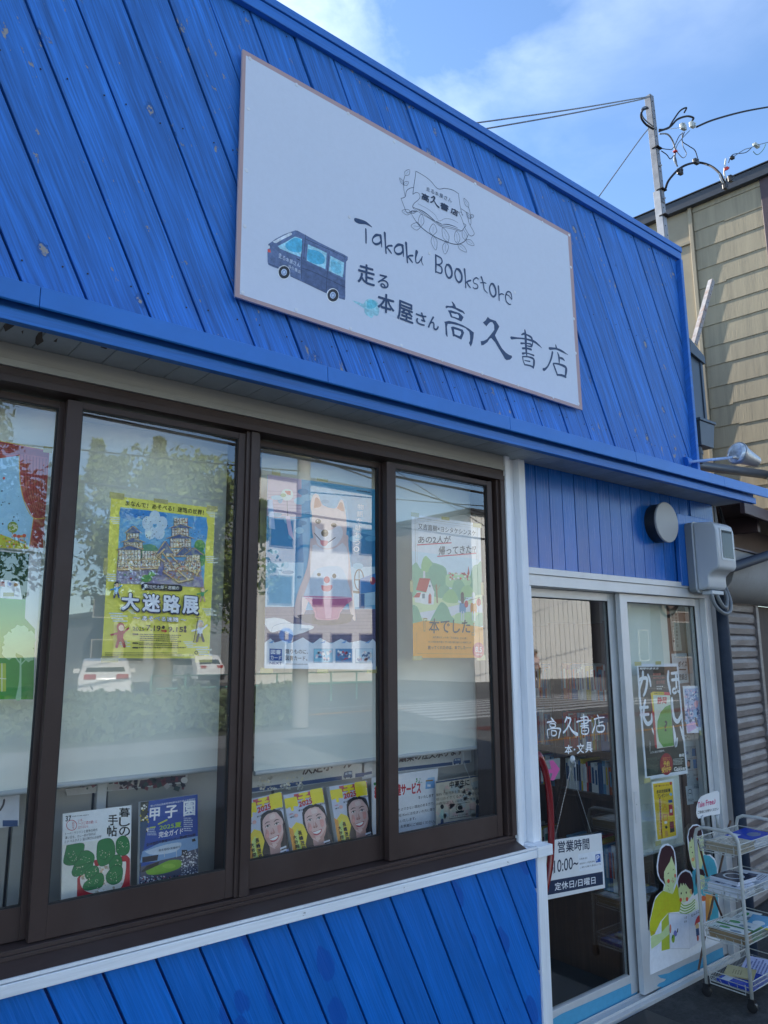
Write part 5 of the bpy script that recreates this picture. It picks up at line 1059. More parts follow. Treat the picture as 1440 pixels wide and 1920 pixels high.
def a3(p):
    p.poly([(35, 310), (700, 215), (670, 835), (300, 895), (40, 935)], '#e9ecf2')
    p.text('雑誌の配達サービス', (62, 520), (530, 470), (62, 395), '#c2283a', 0.035); p.text('をいたします', (503, 525), (655, 500), (503, 495), '#1c1d22', 0.02)
    for k, (s_, x0, x1, y) in enumerate((('書店まで来ることのできない理由のある方で、', 98, 660, 640), ('高久書店から半径1Kmにお住まいの方に限り', 98, 665, 700), ('ポストに配達をいたします。', 98, 480, 770), ('ご希望の方は、お気軽にご相談ください。', 98, 670, 820))): p.text(s_, (x0, y + 50 - k * 6), (x1, y - 62 + (20 if x1 < 600 else 0)), (x0, y + 18 - k * 6), '#1c1d22', 0.01)
    p.poly([(578, 345), (665, 330), (665, 412), (572, 425)], '#7fb2e0'); p.rect(592, 378, 625, 400, '#e9ecf2'); p.poly([(578, 345), (600, 312), (665, 303), (665, 330)], '#a9cdec'); p.stroke([(580, 342), (645, 336)], 14, '#a9844c', 0); p.specks(480, 320, 560, 365, 10, ['#3a8c50'], 8)
    for x, y in ((70, 372), (95, 380), (120, 352), (660, 800), (620, 820), (85, 905)): p.ell(x, y, 16, 16, '#2f8a4a', 10)
    p.ell(108, 400, 14, 14, '#c23a3a', 10)
notice('notice', 'white delivery service notice with red title behind the right window frame', ((697, 1458), (821, 1440.5), (815.5, 1556), (697.5, 1576)), 2.50, a3, (690, 1400, 5.333))
def a4(p):
    p.poly([(678, 345), (1148, 272), (1165, 720), (680, 830)], '#cfc6b4'); p.stroke([(680, 358), (1140, 286)], 16, '#3c4f6e', 0, False); p.specks(685, 380, 1140, 700, 40, ['#d9b8ae', '#c4beae', '#b9c2c0'], 42); p.stroke([(700, 780), (1160, 700)], 20, '#46587a', 0, False); p.poly([(740, 780), (1165, 715), (1165, 725), (690, 815)], '#7a8a94')
    p.text('中高生に', (815, 418), (1015, 388), (815, 348), '#15161c', 0.035); p.text('無料で新刊本を買って読んで欲しい', (680, 500), (1148, 420), (680, 468), '#2a2a2e'); p.text('掛川のイケてる大人が毎月1日頃、', (680, 545), (1150, 475), (680, 512), '#2a2a2e'); p.text('10冊限定1人1冊先着で本を配る。', (680, 590), (1155, 520), (680, 560), '#2a2a2e')
    p.stroke([(808, 585), (1020, 552), (1025, 690), (812, 722), (808, 585)], 5, '#15161c', 0, False); p.ring(912, 610, 32, 34, 6, '#15161c'); p.poly([(895, 600), (920, 585), (945, 610), (925, 632), (900, 625)], '#15161c', 3); p.poly([(875, 648), (960, 636), (955, 655), (880, 668)], '#15161c'); p.text('ペイフォワード文庫', (828, 708), (995, 682), (828, 690), '#15161c', 0.01)
    for x, y, c_ in ((740, 690, '#a9c6bc'), (1092, 640, '#2c3a58'), (1140, 630, '#2c3a58')): p.stroke([(x, y - 45), (x, y + 50)], 44, c_, 0); p.stroke([(x, y + 50), (x, y + 110)], 44, '#28406a', 0); p.ell(x, y - 90, 18, 24, '#22242c', 10)
notice('notice', 'beige notice for students with a round black emblem in the right window', ((817, 1464.5), (905, 1451), (908.5, 1535), (817.5, 1556)), 2.47, a4, (690, 1400, 5.333))
def a5(p):
    p.poly([(90, 990), (450, 930), (955, 880), (950, 935), (620, 965), (100, 1030)], '#c9c6c4'); p.poly([(470, 940), (820, 895), (940, 885), (930, 930), (470, 985)], '#5a4550'); p.specks(200, 900, 940, 985, 80, ['#8c4a52', '#4e5d58', '#c9c0c0', '#3d3540'], 20); p.stroke([(600, 965), (620, 900)], 10, '#d8d4d0', 0); p.ell(930, 920, 24, 22, '#ecebea')
notice('leaflet', 'dark photo leaflets in clear sleeves just under the second blind', ((123, 1480), (352, 1452), (350, 1468), (126, 1492)), 2.555, a5, (100, 1220, 3.789), 'leaflet')
def a6(p):
    p.poly([(-60, 1455), (75, 1440), (72, 1560), (-60, 1580)], '#d5d9e0'); p.rect(10, 1548, 68, 1572, '#34507e'); p.stroke([(0, 1510), (12, 1490), (16, 1470)], 8, '#4a4246')
notice('notice', 'white notice with navy stripe at the far left window edge', ((-60, 1500), (37, 1487), (35, 1548), (-60, 1560)), 2.5, a6, (0, 780, 2.0425))
# curled clear wire and glass stickers
obj_ = thing('loose_wire', 'thin curled white wire in front of the student notice', 'wire', tuple(PY(870, 1415, 2.46)))
obj('wire', MB().tube([PY(x, y, 2.46) for x, y in crom([(868, 1404), (870, 1430), (882, 1460), (895, 1490), (912, 1508), (924, 1524)], 5)], 0.0012, 5), M_wcable, obj_, smooth=True)

# ------------------------------------------------------------------ at the door
yg1 = YD1 + 0.012
lt = Print((0, yg1, 0), (1, 0, 0), (0, 0, 1), base=0.0006).zoom(980, 1080, 4.573)
WH = '#f2f4f5'
def br(pts, ws): lt.stroke(pts, [q * 1.3 for q in ws], WH, 4)
# brush name, the same hand as on the sign
br([(245, 1218), (262, 1240)], [10, 14]); br([(212, 1255), (262, 1246), (286, 1262)], [14, 9, 6]); br([(232, 1272), (240, 1296), (278, 1292), (274, 1268), (234, 1266)], [8, 9, 9, 10, 7]); br([(218, 1390), (212, 1345), (214, 1318), (270, 1306), (322, 1312), (314, 1350), (308, 1388)], [6, 9, 8, 8, 14, 12, 8]); br([(244, 1332), (250, 1368), (284, 1362), (284, 1330), (246, 1326)], [8, 9, 10, 9, 7])
br([(378, 1212), (362, 1250)], [16, 14]); br([(376, 1216), (408, 1222), (402, 1260), (376, 1310), (350, 1342)], [10, 16, 14, 12, 16]); br([(396, 1280), (425, 1330), (466, 1358)], [8, 16, 26])
br([(520, 1188), (524, 1250), (528, 1300)], [10, 15, 10]); br([(464, 1250), (520, 1236), (586, 1240)], [12, 9, 9]); br([(496, 1216), (552, 1208), (556, 1256), (500, 1268)], [8, 10, 12, 8]); br([(494, 1288), (560, 1280)], [9, 9]); br([(504, 1306), (508, 1352), (556, 1350), (560, 1302), (506, 1302)], [8, 9, 10, 10, 8]); br([(512, 1328), (548, 1325)], [6, 6])
br([(640, 1192), (650, 1212)], [9, 13]); br([(612, 1228), (655, 1216), (698, 1212)], [10, 9, 9]); br([(622, 1226), (618, 1280), (598, 1340)], [8, 9, 14]); br([(652, 1232), (655, 1290)], [8, 9]); br([(656, 1256), (688, 1250)], [7, 8]); br([(634, 1290), (640, 1334), (690, 1330), (694, 1284), (636, 1286)], [8, 10, 12, 12, 7])
lt.text('本', (358, 1530), (425, 1524), (360, 1450), WH, 0.02); lt.ell(443, 1488, 7, 8, WH, 10); lt.text('文', (462, 1525), (525, 1518), (464, 1438), WH, 0.02); lt.text('具', (535, 1515), (596, 1510), (537, 1425), WH, 0.02)
lt.build('lettering', M_print, d1)
cup = thing('suction_hook', 'clear suction cup hook on the left door glass', 'hook', tuple(PY(1073, 1425, yg1)))
c = PY(1073, 1424, yg1)
obj('cup', MB().lathe([(0, 0.019), (0.003, 0.018), (0.008, 0.008), (0.012, 0.006)], (c.x, yg1 - 0.0005, c.z), (0, -1, 0), 18), M_blindbar, cup, smooth=True)
obj('hook', MB().tube([(c.x, yg1 - 0.012, c.z), (c.x, yg1 - 0.016, c.z - 0.02), (c.x - 0.006, yg1 - 0.018, c.z - 0.034), (c.x - 0.014, yg1 - 0.018, c.z - 0.026)], 0.002, 8), M_steel, cup, smooth=True)
# opening hours board hanging on two chains
yb = yg1 - 0.014
c4 = [PY(x, y, yb) for x, y in ((1018, 1578), (1128, 1562), (1135, 1665), (1024, 1688))]
hb = thing('hours_board', 'white opening hours board with a navy bottom band hanging on the door', 'sign', tuple(c4[3]))
obj('board', MB().prism([tuple(v) for v in c4], (0, 0.004, 0)), M_paper, hb, bev=0.003)
p = Print((0, yb, 0), (1, 0, 0), (0, 0, 1), base=0.0002).zoom(980, 1450, 4.085)
p.text('営業時間', (270, 612), (512, 582), (268, 520), '#1a2a44', 0.02); p.text('AM', (206, 775), (236, 770), (206, 722), '#1a2a44', 0.0); p.text('10:00~', (240, 765), (425, 725), (240, 668), '#1a2a44', 0.01)
p.poly([(180, 828), (612, 752), (616, 852), (186, 934)], '#172c4a'); p.text('定休日/日曜日', (246, 900), (558, 845), (244, 840), '#eceef0', 0.012)
p.poly([(425, 620), (602, 590), (606, 726), (430, 752)], '#dfe3e8'); p.poly([(556, 622), (594, 616), (597, 678), (560, 684)], '#2457a8'); p.text('P', (565, 672), (588, 668), (564, 630), '#f0f2f5', 0.02); p.text('お客様 各位', (435, 664), (495, 654), (435, 650), '#333', 0); p.text('道路向かい市営駐車場', (435, 700), (550, 680), (435, 686), '#333', 0); p.text('ご案内(高久書店より)', (437, 732), (598, 702), (437, 716), '#333', 0)
p.build('lettering', M_print, hb)
hk = PY(1070, 1440, yb)
for x, y in ((1040, 1573), (1110, 1566)):
    e = PY(x, y, yb); mb = MB(); n = 26
    for k in range(n):
        a = Vector(hk) + (Vector(e) - Vector(hk)) * (k / n); b = Vector(hk) + (Vector(e) - Vector(hk)) * ((k + 0.8) / n)
        mb.tube([a, b], 0.0016, 5)
    obj('chain', mb, M_steel, hb)
# pink arrow card
ar = thing('arrow_card', 'clear card with a pink arrow on the left door glass', 'sign', tuple(PY(1021, 1460, yg1 + 0.01)))
ya = YD1 + 0.021
c = [PY(x, y, ya) for x, y in ((1014, 1426), (1050, 1421), (1050, 1460), (1015, 1466))]
obj('sheet', MB().prism([tuple(v) for v in c], (0, 0.0006, 0)), mat('clear_film', (0.25, 0.27, 0.28), rough=0.3), ar)
p = Print((0, ya, 0), (1, 0, 0), (0, 0, 1), base=0.0002).zoom(980, 1080, 4.573)
p.poly([(188, 1660), (245, 1655), (228, 1585), (262, 1580), (318, 1655), (268, 1752), (238, 1752), (255, 1690), (190, 1702)], '#ea5fae'); p.build('print', M_print, ar)
# bookshelf inside
XS = 3.423
bs = thing('bookshelf', 'brown bookshelf full of books inside the shop behind the left door', 'bookshelf', (XS, 3.0, 0.04))
obj('base_cabinet', MB().box(XS, XS + 0.35, 2.43, 3.6, 0.036, 0.40), M_shelf, bs, bev=0.002)
obj('shelf_top', MB().box(XS - 0.02, XS + 0.35, 2.43, 3.6, 0.401, 0.425), M_shelf, bs, bev=0.002)
for z in (0.872, 1.09, 1.35): obj('shelf', MB().box(XS + 0.05, XS + 0.35, 2.43, 3.6, z, z + 0.028), M_shelf, bs, bev=0.002)
for y in (2.43, 2.80, 3.575): obj('side', MB().box(XS + 0.048, XS + 0.35, y, y + 0.02, 0.426, 1.80), M_shelf, bs, bev=0.001)
obj('back', MB().box(XS + 0.34, XS + 0.35, 2.45, 3.575, 0.43, 1.8), M_shelf, bs)
bcol = ['#d9dcdf', '#e6e2d8', '#3f6fae', '#b8323c', '#c9ccd4', '#3c8c7c', '#e0c23c', '#23324e', '#e9e9ea', '#6fa3c8', '#8a3f52', '#f0eee8', '#2f5a8c', '#c86a3a']
bk = {}
for c_ in bcol: bk[c_] = mat('book_' + c_[1:], lin(c_), rough=0.45, var=0.05)
nb = 0; cnt = [1] * 5
for lv, (z, hmax) in enumerate(((0.4255, 0.25), (0.6, 0.2), (0.9005, 0.17), (1.1185, 0.20), (1.3785, 0.2))):
    y = 2.465
    if lv == 1: continue
    while y < 3.55:
        wd = rnd.uniform(0.009, 0.026); hh = hmax * rnd.uniform(0.8, 0.98)
        if not (2.79 < y + wd and y < 2.825):
            cnt[lv] += 0; c_ = rnd.choice(bcol); dx = rnd.uniform(0, 0.012)
            b = MB().box(XS + 0.075 + dx, XS + 0.24, y, y + wd - 0.0006, z, z + hh)
            o = obj('book', b, [bk[c_]], None, org=(XS + 0.15, y, z))
            kk = rnd.choice(bcol)
            mb2 = MB().box(XS + 0.0735 + dx, XS + 0.0748 + dx, y + wd * .25, y + wd * .75, z + hh * 0.3, z + hh * 0.85)
            b2 = obj('spine_label', mb2, bk[kk], o)
            tag(o, '%s book, number %d from the door end of the %s shelf inside' % (['white', 'cream', 'blue', 'red', 'grey', 'teal', 'yellow', 'navy', 'white', 'pale blue', 'maroon', 'white', 'dark blue', 'orange'][bcol.index(c_)], cnt[lv], ('bottom', '', 'third', 'second', 'top')[lv]), 'book', 'books on the shelf inside')
            nb += 1; cnt[lv] += 1
        y += wd
# display table with stacks and papers behind right door glass, low partition
obj('inner_panel', MB().box(4.055, 4.40, 2.42, 2.50, 0.3, 2.3), mat('pinkish_wall', (0.30, 0.20, 0.17), rough=0.7), shop)
obj('inner_post', MB().box(4.24, 4.262, 2.405, 2.4185, 0.3, 1.95).box(4.08, 4.13, 2.405, 2.4185, 0.3, 0.95), M_shelf, shop)
bl = thing('roller_blind', 'pale grey roller blind behind the right door glass', 'blind', (3.49, 2.411, 0.595), 'roller blinds in the window band')
obj('fabric', MB().box(3.48, 4.045, 2.410, 2.412, 0.60, 1.93), M_blind, bl); obj('hem_bar', MB().tube([(3.48, 2.411, 0.595), (4.045, 2.411, 0.595)], 0.008, 10), M_blindbar, bl, smooth=True, ang=40)
# ---- sheets on the right door (inside of the glass)
yg2 = YD2 + 0.0175
def dsheet(name, label, cat, corners, T, art, tp=(), dy=0.004):
    t, p = sheet_thing(name, label, cat, corners, yg2 + dy)
    tapes(t, yg2 + dy - 0.0015, tp); p.zoom(*T); art(p); p.build('print', M_print, t); return t
def g1(p):
    p.poly([(28, 112), (622, 108), (764, 1690), (155, 1790)], '#e6eaf4'); p.poly([(55, 155), (605, 152), (738, 1645), (178, 1735)], '#17271f')
    p.poly([(55, 155), (605, 152), (640, 520), (88, 540)], '#2a2a28')
    p.text('地球の歩き方', (65, 196), (340, 194), (75, 164), '#f2f2f2', 0.03)
    W = '#e9edf6'
    S = lambda q, w_: p.stroke(q, [v * 1.45 for v in w_], W)
    S([(60, 345), (120, 320), (175, 330), (172, 430), (150, 520), (128, 570)], [34, 34, 40, 40, 34, 26]); S([(118, 232), (112, 320), (70, 470), (62, 580)], [36, 36, 30, 20]); S([(190, 270), (215, 340), (230, 430)], [28, 32, 26])
    S([(485, 228), (478, 330), (500, 450), (516, 545)], [34, 38, 40, 20]); S([(530, 250), (620, 240)], [30, 30]); S([(535, 345), (630, 335)], [30, 30]); S([(590, 240), (598, 400), (600, 500), (570, 535), (545, 505), (570, 470), (640, 520)], [28, 30, 30, 26, 24, 24, 26])
    S([(150, 640), (130, 760), (130, 880), (180, 975), (240, 940), (242, 840)], [34, 36, 40, 44, 40, 22]); S([(75, 745), (190, 735)], [30, 30]); S([(80, 850), (200, 838)], [30, 30]); S([(250, 1040), (262, 1080), (280, 1130)], [16, 24, 16])
    S([(535, 610), (545, 760), (570, 900), (620, 940), (665, 860), (672, 780)], [34, 40, 44, 44, 38, 16]); S([(555, 1010), (575, 1140), (590, 1290), (612, 1190)], [20, 44, 44, 26]); S([(655, 1020), (680, 1100), (705, 1220)], [20, 38, 18])
    p.text('静岡新聞', (262, 284), (372, 280), (262, 248), '#c9766c', 0.02); p.text('SBSさんと歩く', (262, 335), (440, 330), (264, 298), '#c9766c', 0.01); p.text('全35市町', (305, 405), (435, 402), (305, 350), '#c9766c', 0.01); p.tiny(315, 432, 410, 500, 2, '#d8d8d8', ht=.4)
    p.poly([(228, 535), (262, 510), (502, 525), (558, 1300), (322, 1335), (290, 1310)], '#b4202c'); p.poly([(228, 535), (262, 512), (280, 820), (262, 790)], '#e8c81e'); p.poly([(262, 512), (420, 518), (424, 560), (265, 560)], '#e8c81e'); p.poly([(420, 518), (502, 522), (506, 566), (424, 562)], '#d8404a')
    p.poly([(262, 560), (508, 566), (560, 1298), (322, 1332)], '#dbe0d0'); p.text('地球の歩き方', (275, 548), (415, 548), (275, 526), '#2a2a1c', 0.02)
    p.text('静岡', (320, 690), (455, 688), (325, 588), '#c9202c', 0.04)
    p.poly([(512, 700), (560, 1290), (410, 1312), (350, 1230), (322, 1080), (325, 940), (370, 810), (440, 730)], '#5fa03c', 0); p.text('?', (425, 1085), (470, 1085), (425, 930), '#16301c', 0.04)
    p.text('ように全力で制作中。', (222, 1405), (428, 1378), (222, 1372), '#e9e9e9', 0.02); p.vt('とほうもない', 208, 1220, 228, 1372, '#e9e9e9', 0.0, .2)
    p.ell(452, 1555, 92, 158, '#a01420', 26); p.text('当店にて', (400, 1510), (505, 1500), (400, 1455), '#d9863c', 0.02); p.text('予約', (408, 1600), (498, 1585), (408, 1515), '#f0c83c', 0.03); p.text('受付中', (385, 1685), (520, 1660), (385, 1605), '#f0c83c', 0.03)
    p.text('Gakken', (560, 1660), (736, 1640), (562, 1598), '#f0f0f0', 0.04); p.text('静岡', (635, 1455), (705, 1448), (635, 1408), '#f0f0f0', 0.03); p.tiny(550, 1480, 700, 1575, 5, '#c9cfc9', slope=-12); p.tiny(170, 1470, 350, 1720, 14, '#4c6656', slope=-14)
dsheet('poster', 'black framed poster with giant white characters and a green travel guide', 'poster', ((1193.6, 1244.5), (1271, 1244), (1289.5, 1450), (1210, 1463)), (1190, 1230, 7.677), g1, ((1190, 1241, 1203, 1248), (1229, 1240, 1240, 1246), (1208, 1460, 1220, 1467)))
def g2(p):
    p.poly([(170, 68), (338, 42), (372, 492), (207, 532)], '#eceff2'); p.poly([(180, 80), (328, 62), (360, 475), (217, 510)], '#f0c814')
    p.text('本気で獲りにゆくなら!', (192, 108), (305, 94), (192, 92), '#7a1c1c', 0.02); p.ell(317, 77, 9, 13, '#c22c2c', 12); p.text('赤本合格鉛筆', (208, 158), (314, 142), (208, 128), '#1c1c1c', 0.03); p.text('プレゼント!', (214, 190), (300, 178), (214, 160), '#1c1c1c', 0.03)
    p.stroke([(232, 190), (240, 340), (250, 490)], [14, 18, 12], '#8c2434'); p.tiny(226, 200, 246, 480, 24, '#e9c8cc', ht=.4); p.stroke([(262, 195), (248, 225), (280, 240)], 4, '#e88c14', 0); p.poly([(270, 240), (292, 278), (250, 284)], '#e89c14'); p.poly([(272, 256), (284, 276), (260, 279)], '#f0c814'); p.rect(256, 312, 294, 362, '#e88c14'); p.rect(262, 320, 288, 354, '#f0c814')
    p.poly([(300, 240), (330, 236), (336, 320), (305, 326)], '#c22430'); p.rect(310, 275, 327, 300, '#e9e0d8'); p.poly([(296, 206), (326, 200), (330, 222), (300, 228)], '#1f4f8c'); p.poly([(308, 372), (338, 366), (346, 446), (312, 456)], '#8c2c3c'); p.poly([(312, 425), (344, 418), (346, 446), (314, 454)], '#22222a'); p.ell(278, 376, 12, 11, '#f0f0f0', 12); p.ell(282, 412, 10, 12, '#22222a', 10); p.poly([(272, 440), (292, 438), (298, 482), (274, 486)], '#d9a44c'); p.ell(317, 160, 11, 12, '#7fb8d8', 10)
dsheet('poster', 'small yellow pencil giveaway poster under the black framed poster', 'poster', ((1221.6, 1466.5), (1262.7, 1460.3), (1271, 1570.5), (1230.7, 1580)), (1180, 1450, 4.085), g2, ((1229, 1578, 1240, 1584),))
def g3(p):
    p.poly([(690, 432), (925, 430), (990, 1098), (752, 1115)], '#e6e8f2'); p.poly([(715, 470), (912, 465), (955, 960), (965, 1020), (900, 1030), (760, 1085), (735, 800)], '#a9b8dc'); p.specks(730, 480, 930, 1000, 150, ['#6f86b8', '#d8c4e0', '#e2b8cc', '#88aad2', '#f0f0f6', '#59689a'], 20)
    p.stroke([(760, 580), (790, 800), (800, 950)], 14, '#4c6a94', 0); p.poly([(850, 680), (880, 640), (915, 660), (905, 730), (870, 740)], '#e9a8b4', 2); p.poly([(840, 760), (890, 760), (900, 880), (850, 890)], '#86b0d8'); p.poly([(860, 880), (890, 890), (915, 1020), (885, 1010)], '#4a3c56'); p.poly([(745, 990), (860, 930), (885, 1040), (770, 1105)], '#d8b0dc')
dsheet('poster', 'small pastel illustration sheet to the right of the black framed poster', 'poster', ((1280, 1286.3), (1310.5, 1286), (1319, 1373), (1288, 1375.2)), (1190, 1230, 7.677), g3, ((1311, 1370, 1320, 1378),), dy=0.006)
def pl(name, label, cat, corners, y, T, art):
    c = [PY(a, b, y) for a, b in corners]; t = thing(name, label, cat, (c[3].x, y, c[3].z)); obj('sheet', MB().prism([tuple(v) for v in c], (0, 0.001, 0)), M_paper, t)
    p = Print((0, y, 0), (1, 0, 0), (0, 0, 1), base=0.0002).zoom(*T); art(p); p.build('print', M_print, t)
def g4(p):
    p.poly([(362, 575), (490, 570), (510, 820), (385, 835)], '#c9cdd0'); p.tiny(385, 600, 480, 612, 1, '#333', ht=.6); p.text('ボイス', (418, 690), (495, 685), (418, 640), '#22262a', 0.03); p.rect(425, 705, 485, 716, '#333'); p.text('登録店', (420, 805), (495, 800), (420, 750), '#22262a', 0.03)
pl('notice', 'grey sticker for registered shops behind the black framed poster', 'notice', ((1259, 1226), (1287, 1224.6), (1291.5, 1279.5), (1264, 1282.6)), 2.40, (1180, 1100, 4.573), g4)
def g5(p):
    p.poly([(345, 195), (415, 200), (452, 548), (378, 552)], '#bcb2a6'); p.vt('静岡書店大賞取扱い店', 392, 225, 408, 520, '#6a4a44', 0.01, .25, 12); p.vt('掛川市読書マイスター', 360, 228, 376, 480, '#6a4a44', 0.0, .25, 12)
pl('notice', 'tall beige paper strip with vertical writing high behind the right door', 'notice', ((1255.4, 1142.6), (1270.7, 1143.7), (1278.8, 1219.8), (1262.7, 1220.7)), 2.40, (1180, 1100, 4.573), g5)
def g6(p):
    p.poly([(725, 1300), (915, 1290), (985, 1900), (760, 1920)], '#b8bcbf'); p.rect(735, 1130, 830, 1225, '#c9c9c5')
    p.text('PayPay', (705, 1200), (800, 1192), (705, 1155), '#555', 0.01); p.text('VISA', (705, 1420), (775, 1415), (705, 1375), '#25488c', 0.03); p.rect(825, 1330, 870, 1440, '#3f7cb4'); p.rect(872, 1325, 905, 1438, '#2c4a78'); p.rect(760, 1495, 800, 1620, '#2a2224'); p.ell(772, 1555, 22, 40, '#d88c74'); p.poly([(838, 1490), (905, 1484), (915, 1610), (848, 1620)], '#3c88c8'); p.stroke([(748, 1480), (955, 1462)], 4, '#8c6a60', 0); p.stroke([(770, 1650), (960, 1630)], 4, '#8c6a60', 0); p.ring(772, 1730, 18, 28, 5, '#5f6f8c'); p.text('DISCOVER', (848, 1730), (930, 1722), (848, 1700), '#333', 0.01); p.poly([(880, 1760), (940, 1735), (945, 1790), (895, 1795)], '#b86a5c'); p.tiny(855, 1850, 940, 1910, 3, '#4f5a66')
pl('sticker_sheet', 'card payment stickers on the pink panel behind the right door', 'stickers', ((1283.5, 1378), (1309.5, 1376), (1319, 1500), (1290, 1505)), 2.405, (1190, 1230, 7.677), g6)
def g7(p):
    p.poly([(432, 100), (482, 92), (495, 232), (446, 242)], '#c4c8cc'); p.stroke([(450, 175), (452, 130), (474, 126), (480, 168)], 5, '#333'); p.rect(455, 150, 474, 156, '#333'); p.tiny(450, 195, 488, 220, 2, '#555')
pl('sticker_sheet', 'white ticket sticker beneath the card payment stickers', 'stickers', ((1285.7, 1474.5), (1298, 1472.5), (1301, 1506.8), (1289, 1509)), 2.402, (1180, 1450, 4.085), g7)
# ---- cut-out family stuck on the outside of the right door
def cut(name, label, y, polys, art):
    c = [PY(1180 + q[0] / 4.085, 1450 + q[1] / 4.085, y) for q in polys]
    t = thing(name, label, 'cutout', tuple(c[0]))
    obj('backing', MB().prism([tuple(v) for v in c], (0, 0.0008, 0)), M_paper, t)
    p = Print((0, y, 0), (1, 0, 0), (0, 0, 1), base=0.0002); art(p); p.build('print', M_print, t)
yc = YD2 - 0.0015
def zz(l): return [((x / 6.856 + 1190 - 1180) * 4.085, (y / 6.856 + 1540 - 1450) * 4.085) for x, y in l]
WHT, SKIN, HAIR, YEL = '#e8ebf2', '#d4e0a4', '#3c1622', '#c4c624'
outl = [(195, 1640), (190, 1290), (215, 1180), (240, 1060), (270, 970), (320, 920), (365, 890), (380, 815), (330, 760), (295, 690), (282, 580), (300, 450), (330, 340), (370, 295), (430, 285), (490, 320), (520, 400), (540, 560), (545, 740), (560, 700), (600, 650), (655, 618), (715, 640), (745, 700), (770, 640), (745, 600), (715, 500), (690, 360), (675, 200), (700, 100), (745, 45), (800, 35), (850, 60), (880, 160), (895, 420), (920, 432), (970, 425), (1030, 480), (1062, 560), (1070, 640), (1080, 1000), (1095, 1330), (1097, 1555), (900, 1650), (700, 1745), (430, 1870), (200, 1975), (195, 1800)]
def fam(p):
    p.zoom(1190, 1540, 6.856)
    p.poly(outl, WHT)
    p.poly([(890, 430), (960, 440), (1020, 500), (1055, 600), (1070, 1000), (1080, 1240), (920, 1290), (900, 1000), (840, 900), (760, 960), (735, 800), (740, 650), (790, 600)], '#46acc2'); p.poly([(910, 940), (1000, 930), (1010, 1100), (960, 1250), (915, 1290), (905, 1100)], '#d9964a'); p.poly([(960, 1000), (1000, 990), (990, 1180), (960, 1200)], '#e8b45c', 2)
    for k in range(7): p.stroke([(920 + k * 20, 480 + k * 12), (930 + k * 20, 640 + k * 10)], 4, '#2c8aa4', 0)
    p.poly([(700, 260), (760, 200), (830, 160), (880, 200), (885, 400), (870, 560), (850, 620), (800, 600), (750, 590), (715, 480), (695, 350)], SKIN, 2); p.poly([(700, 260), (688, 200), (705, 110), (750, 62), (810, 55), (850, 80), (865, 150), (860, 220), (800, 180), (770, 240), (755, 200), (738, 240), (725, 200), (715, 265)], HAIR); p.ell(724, 332, 6, 10, '#1a1414', 8); p.ell(740, 400, 7, 10, '#1a1414', 8); p.ell(748, 490, 18, 26, '#e8a06c', 12); p.stroke([(752, 440), (770, 470), (760, 500)], 5, '#c88a5c')
    p.poly([(780, 700), (790, 640), (830, 608), (880, 620), (905, 690), (880, 715), (840, 680), (815, 700), (800, 740), (790, 860), (780, 800)], HAIR, 0); p.poly([(800, 740), (830, 690), (895, 710), (900, 830), (850, 880), (805, 860)], SKIN, 2)
    # mother
    p.poly([(365, 890), (490, 930), (540, 800), (600, 1020), (590, 1160), (430, 1175), (330, 1290), (255, 1450), (205, 1480), (192, 1400), (192, 1300), (225, 1160), (260, 1010), (310, 940)], YEL); p.poly([(345, 1290), (440, 1170), (450, 1640), (345, 1665)], '#b9c43c')
    p.poly([(380, 850), (370, 880), (430, 915), (488, 935), (500, 880), (500, 800), (400, 790)], SKIN); p.poly([(375, 700), (390, 600), (470, 450), (505, 540), (530, 640), (532, 760), (500, 850), (430, 850), (385, 800)], SKIN, 0)
    p.poly([(395, 815), (370, 780), (325, 730), (302, 650), (300, 560), (318, 440), (345, 350), (400, 308), (460, 318), (500, 380), (515, 480), (520, 580), (495, 520), (470, 445), (450, 520), (405, 590), (378, 650), (375, 720), (390, 790)], HAIR)
    p.stroke([(422, 675), (438, 662)], 9, '#241614', 0); p.stroke([(492, 625), (504, 616)], 8, '#241614', 0); p.ell(433, 768, 17, 27, '#e0583c', 14); p.ell(518, 698, 10, 26, '#e0583c', 12); p.stroke([(480, 725), (492, 735), (478, 748)], 4, '#b8683c'); p.stroke([(470, 765), (500, 768), (485, 790)], 7, '#c83c3c'); p.stroke([(420, 825), (440, 835)], 5, '#7a4c34', 0); p.stroke([(430, 860), (445, 895)], 5, '#3a2420', 0)
    p.poly([(215, 1640), (205, 1500), (250, 1460), (330, 1440), (400, 1360), (445, 1320), (460, 1380), (440, 1450), (360, 1520), (300, 1580)], '#cfe0a0', 2)
    for k in range(14): p.stroke([(rnd.uniform(250, 500), rnd.uniform(960, 1250))] * 1 + [(rnd.uniform(300, 480), rnd.uniform(1000, 1250))], 1.6, '#c89a20', 0)
    for k in range(6): p.stroke([(200 + k * 9, 1400 + k * 3), (215 + k * 10, 1440 + k * 2)], 3, '#c87a20', 0)
    # child
    p.poly([(558, 870), (570, 790), (640, 800), (700, 850), (735, 880), (730, 950), (690, 1000), (640, 1040), (590, 1020), (565, 950)], SKIN, 2); p.ell(725, 905, 18, 32, '#d9a874', 12)
    p.poly([(560, 860), (555, 770), (575, 700), (610, 660), (655, 642), (705, 665), (735, 720), (750, 800), (758, 900), (735, 950), (728, 870), (700, 870), (670, 830), (645, 790), (650, 830), (620, 790), (610, 830), (590, 790), (575, 840)], HAIR)
    p.ell(596, 925, 8, 15, '#1a1414', 10); p.ell(660, 915, 8, 15, '#1a1414', 10); p.ell(590, 1008, 15, 27, '#e0583c', 14); p.ell(670, 1000, 17, 28, '#e0583c', 14); p.stroke([(622, 985), (635, 995), (622, 1010)], 5, '#c8583c')
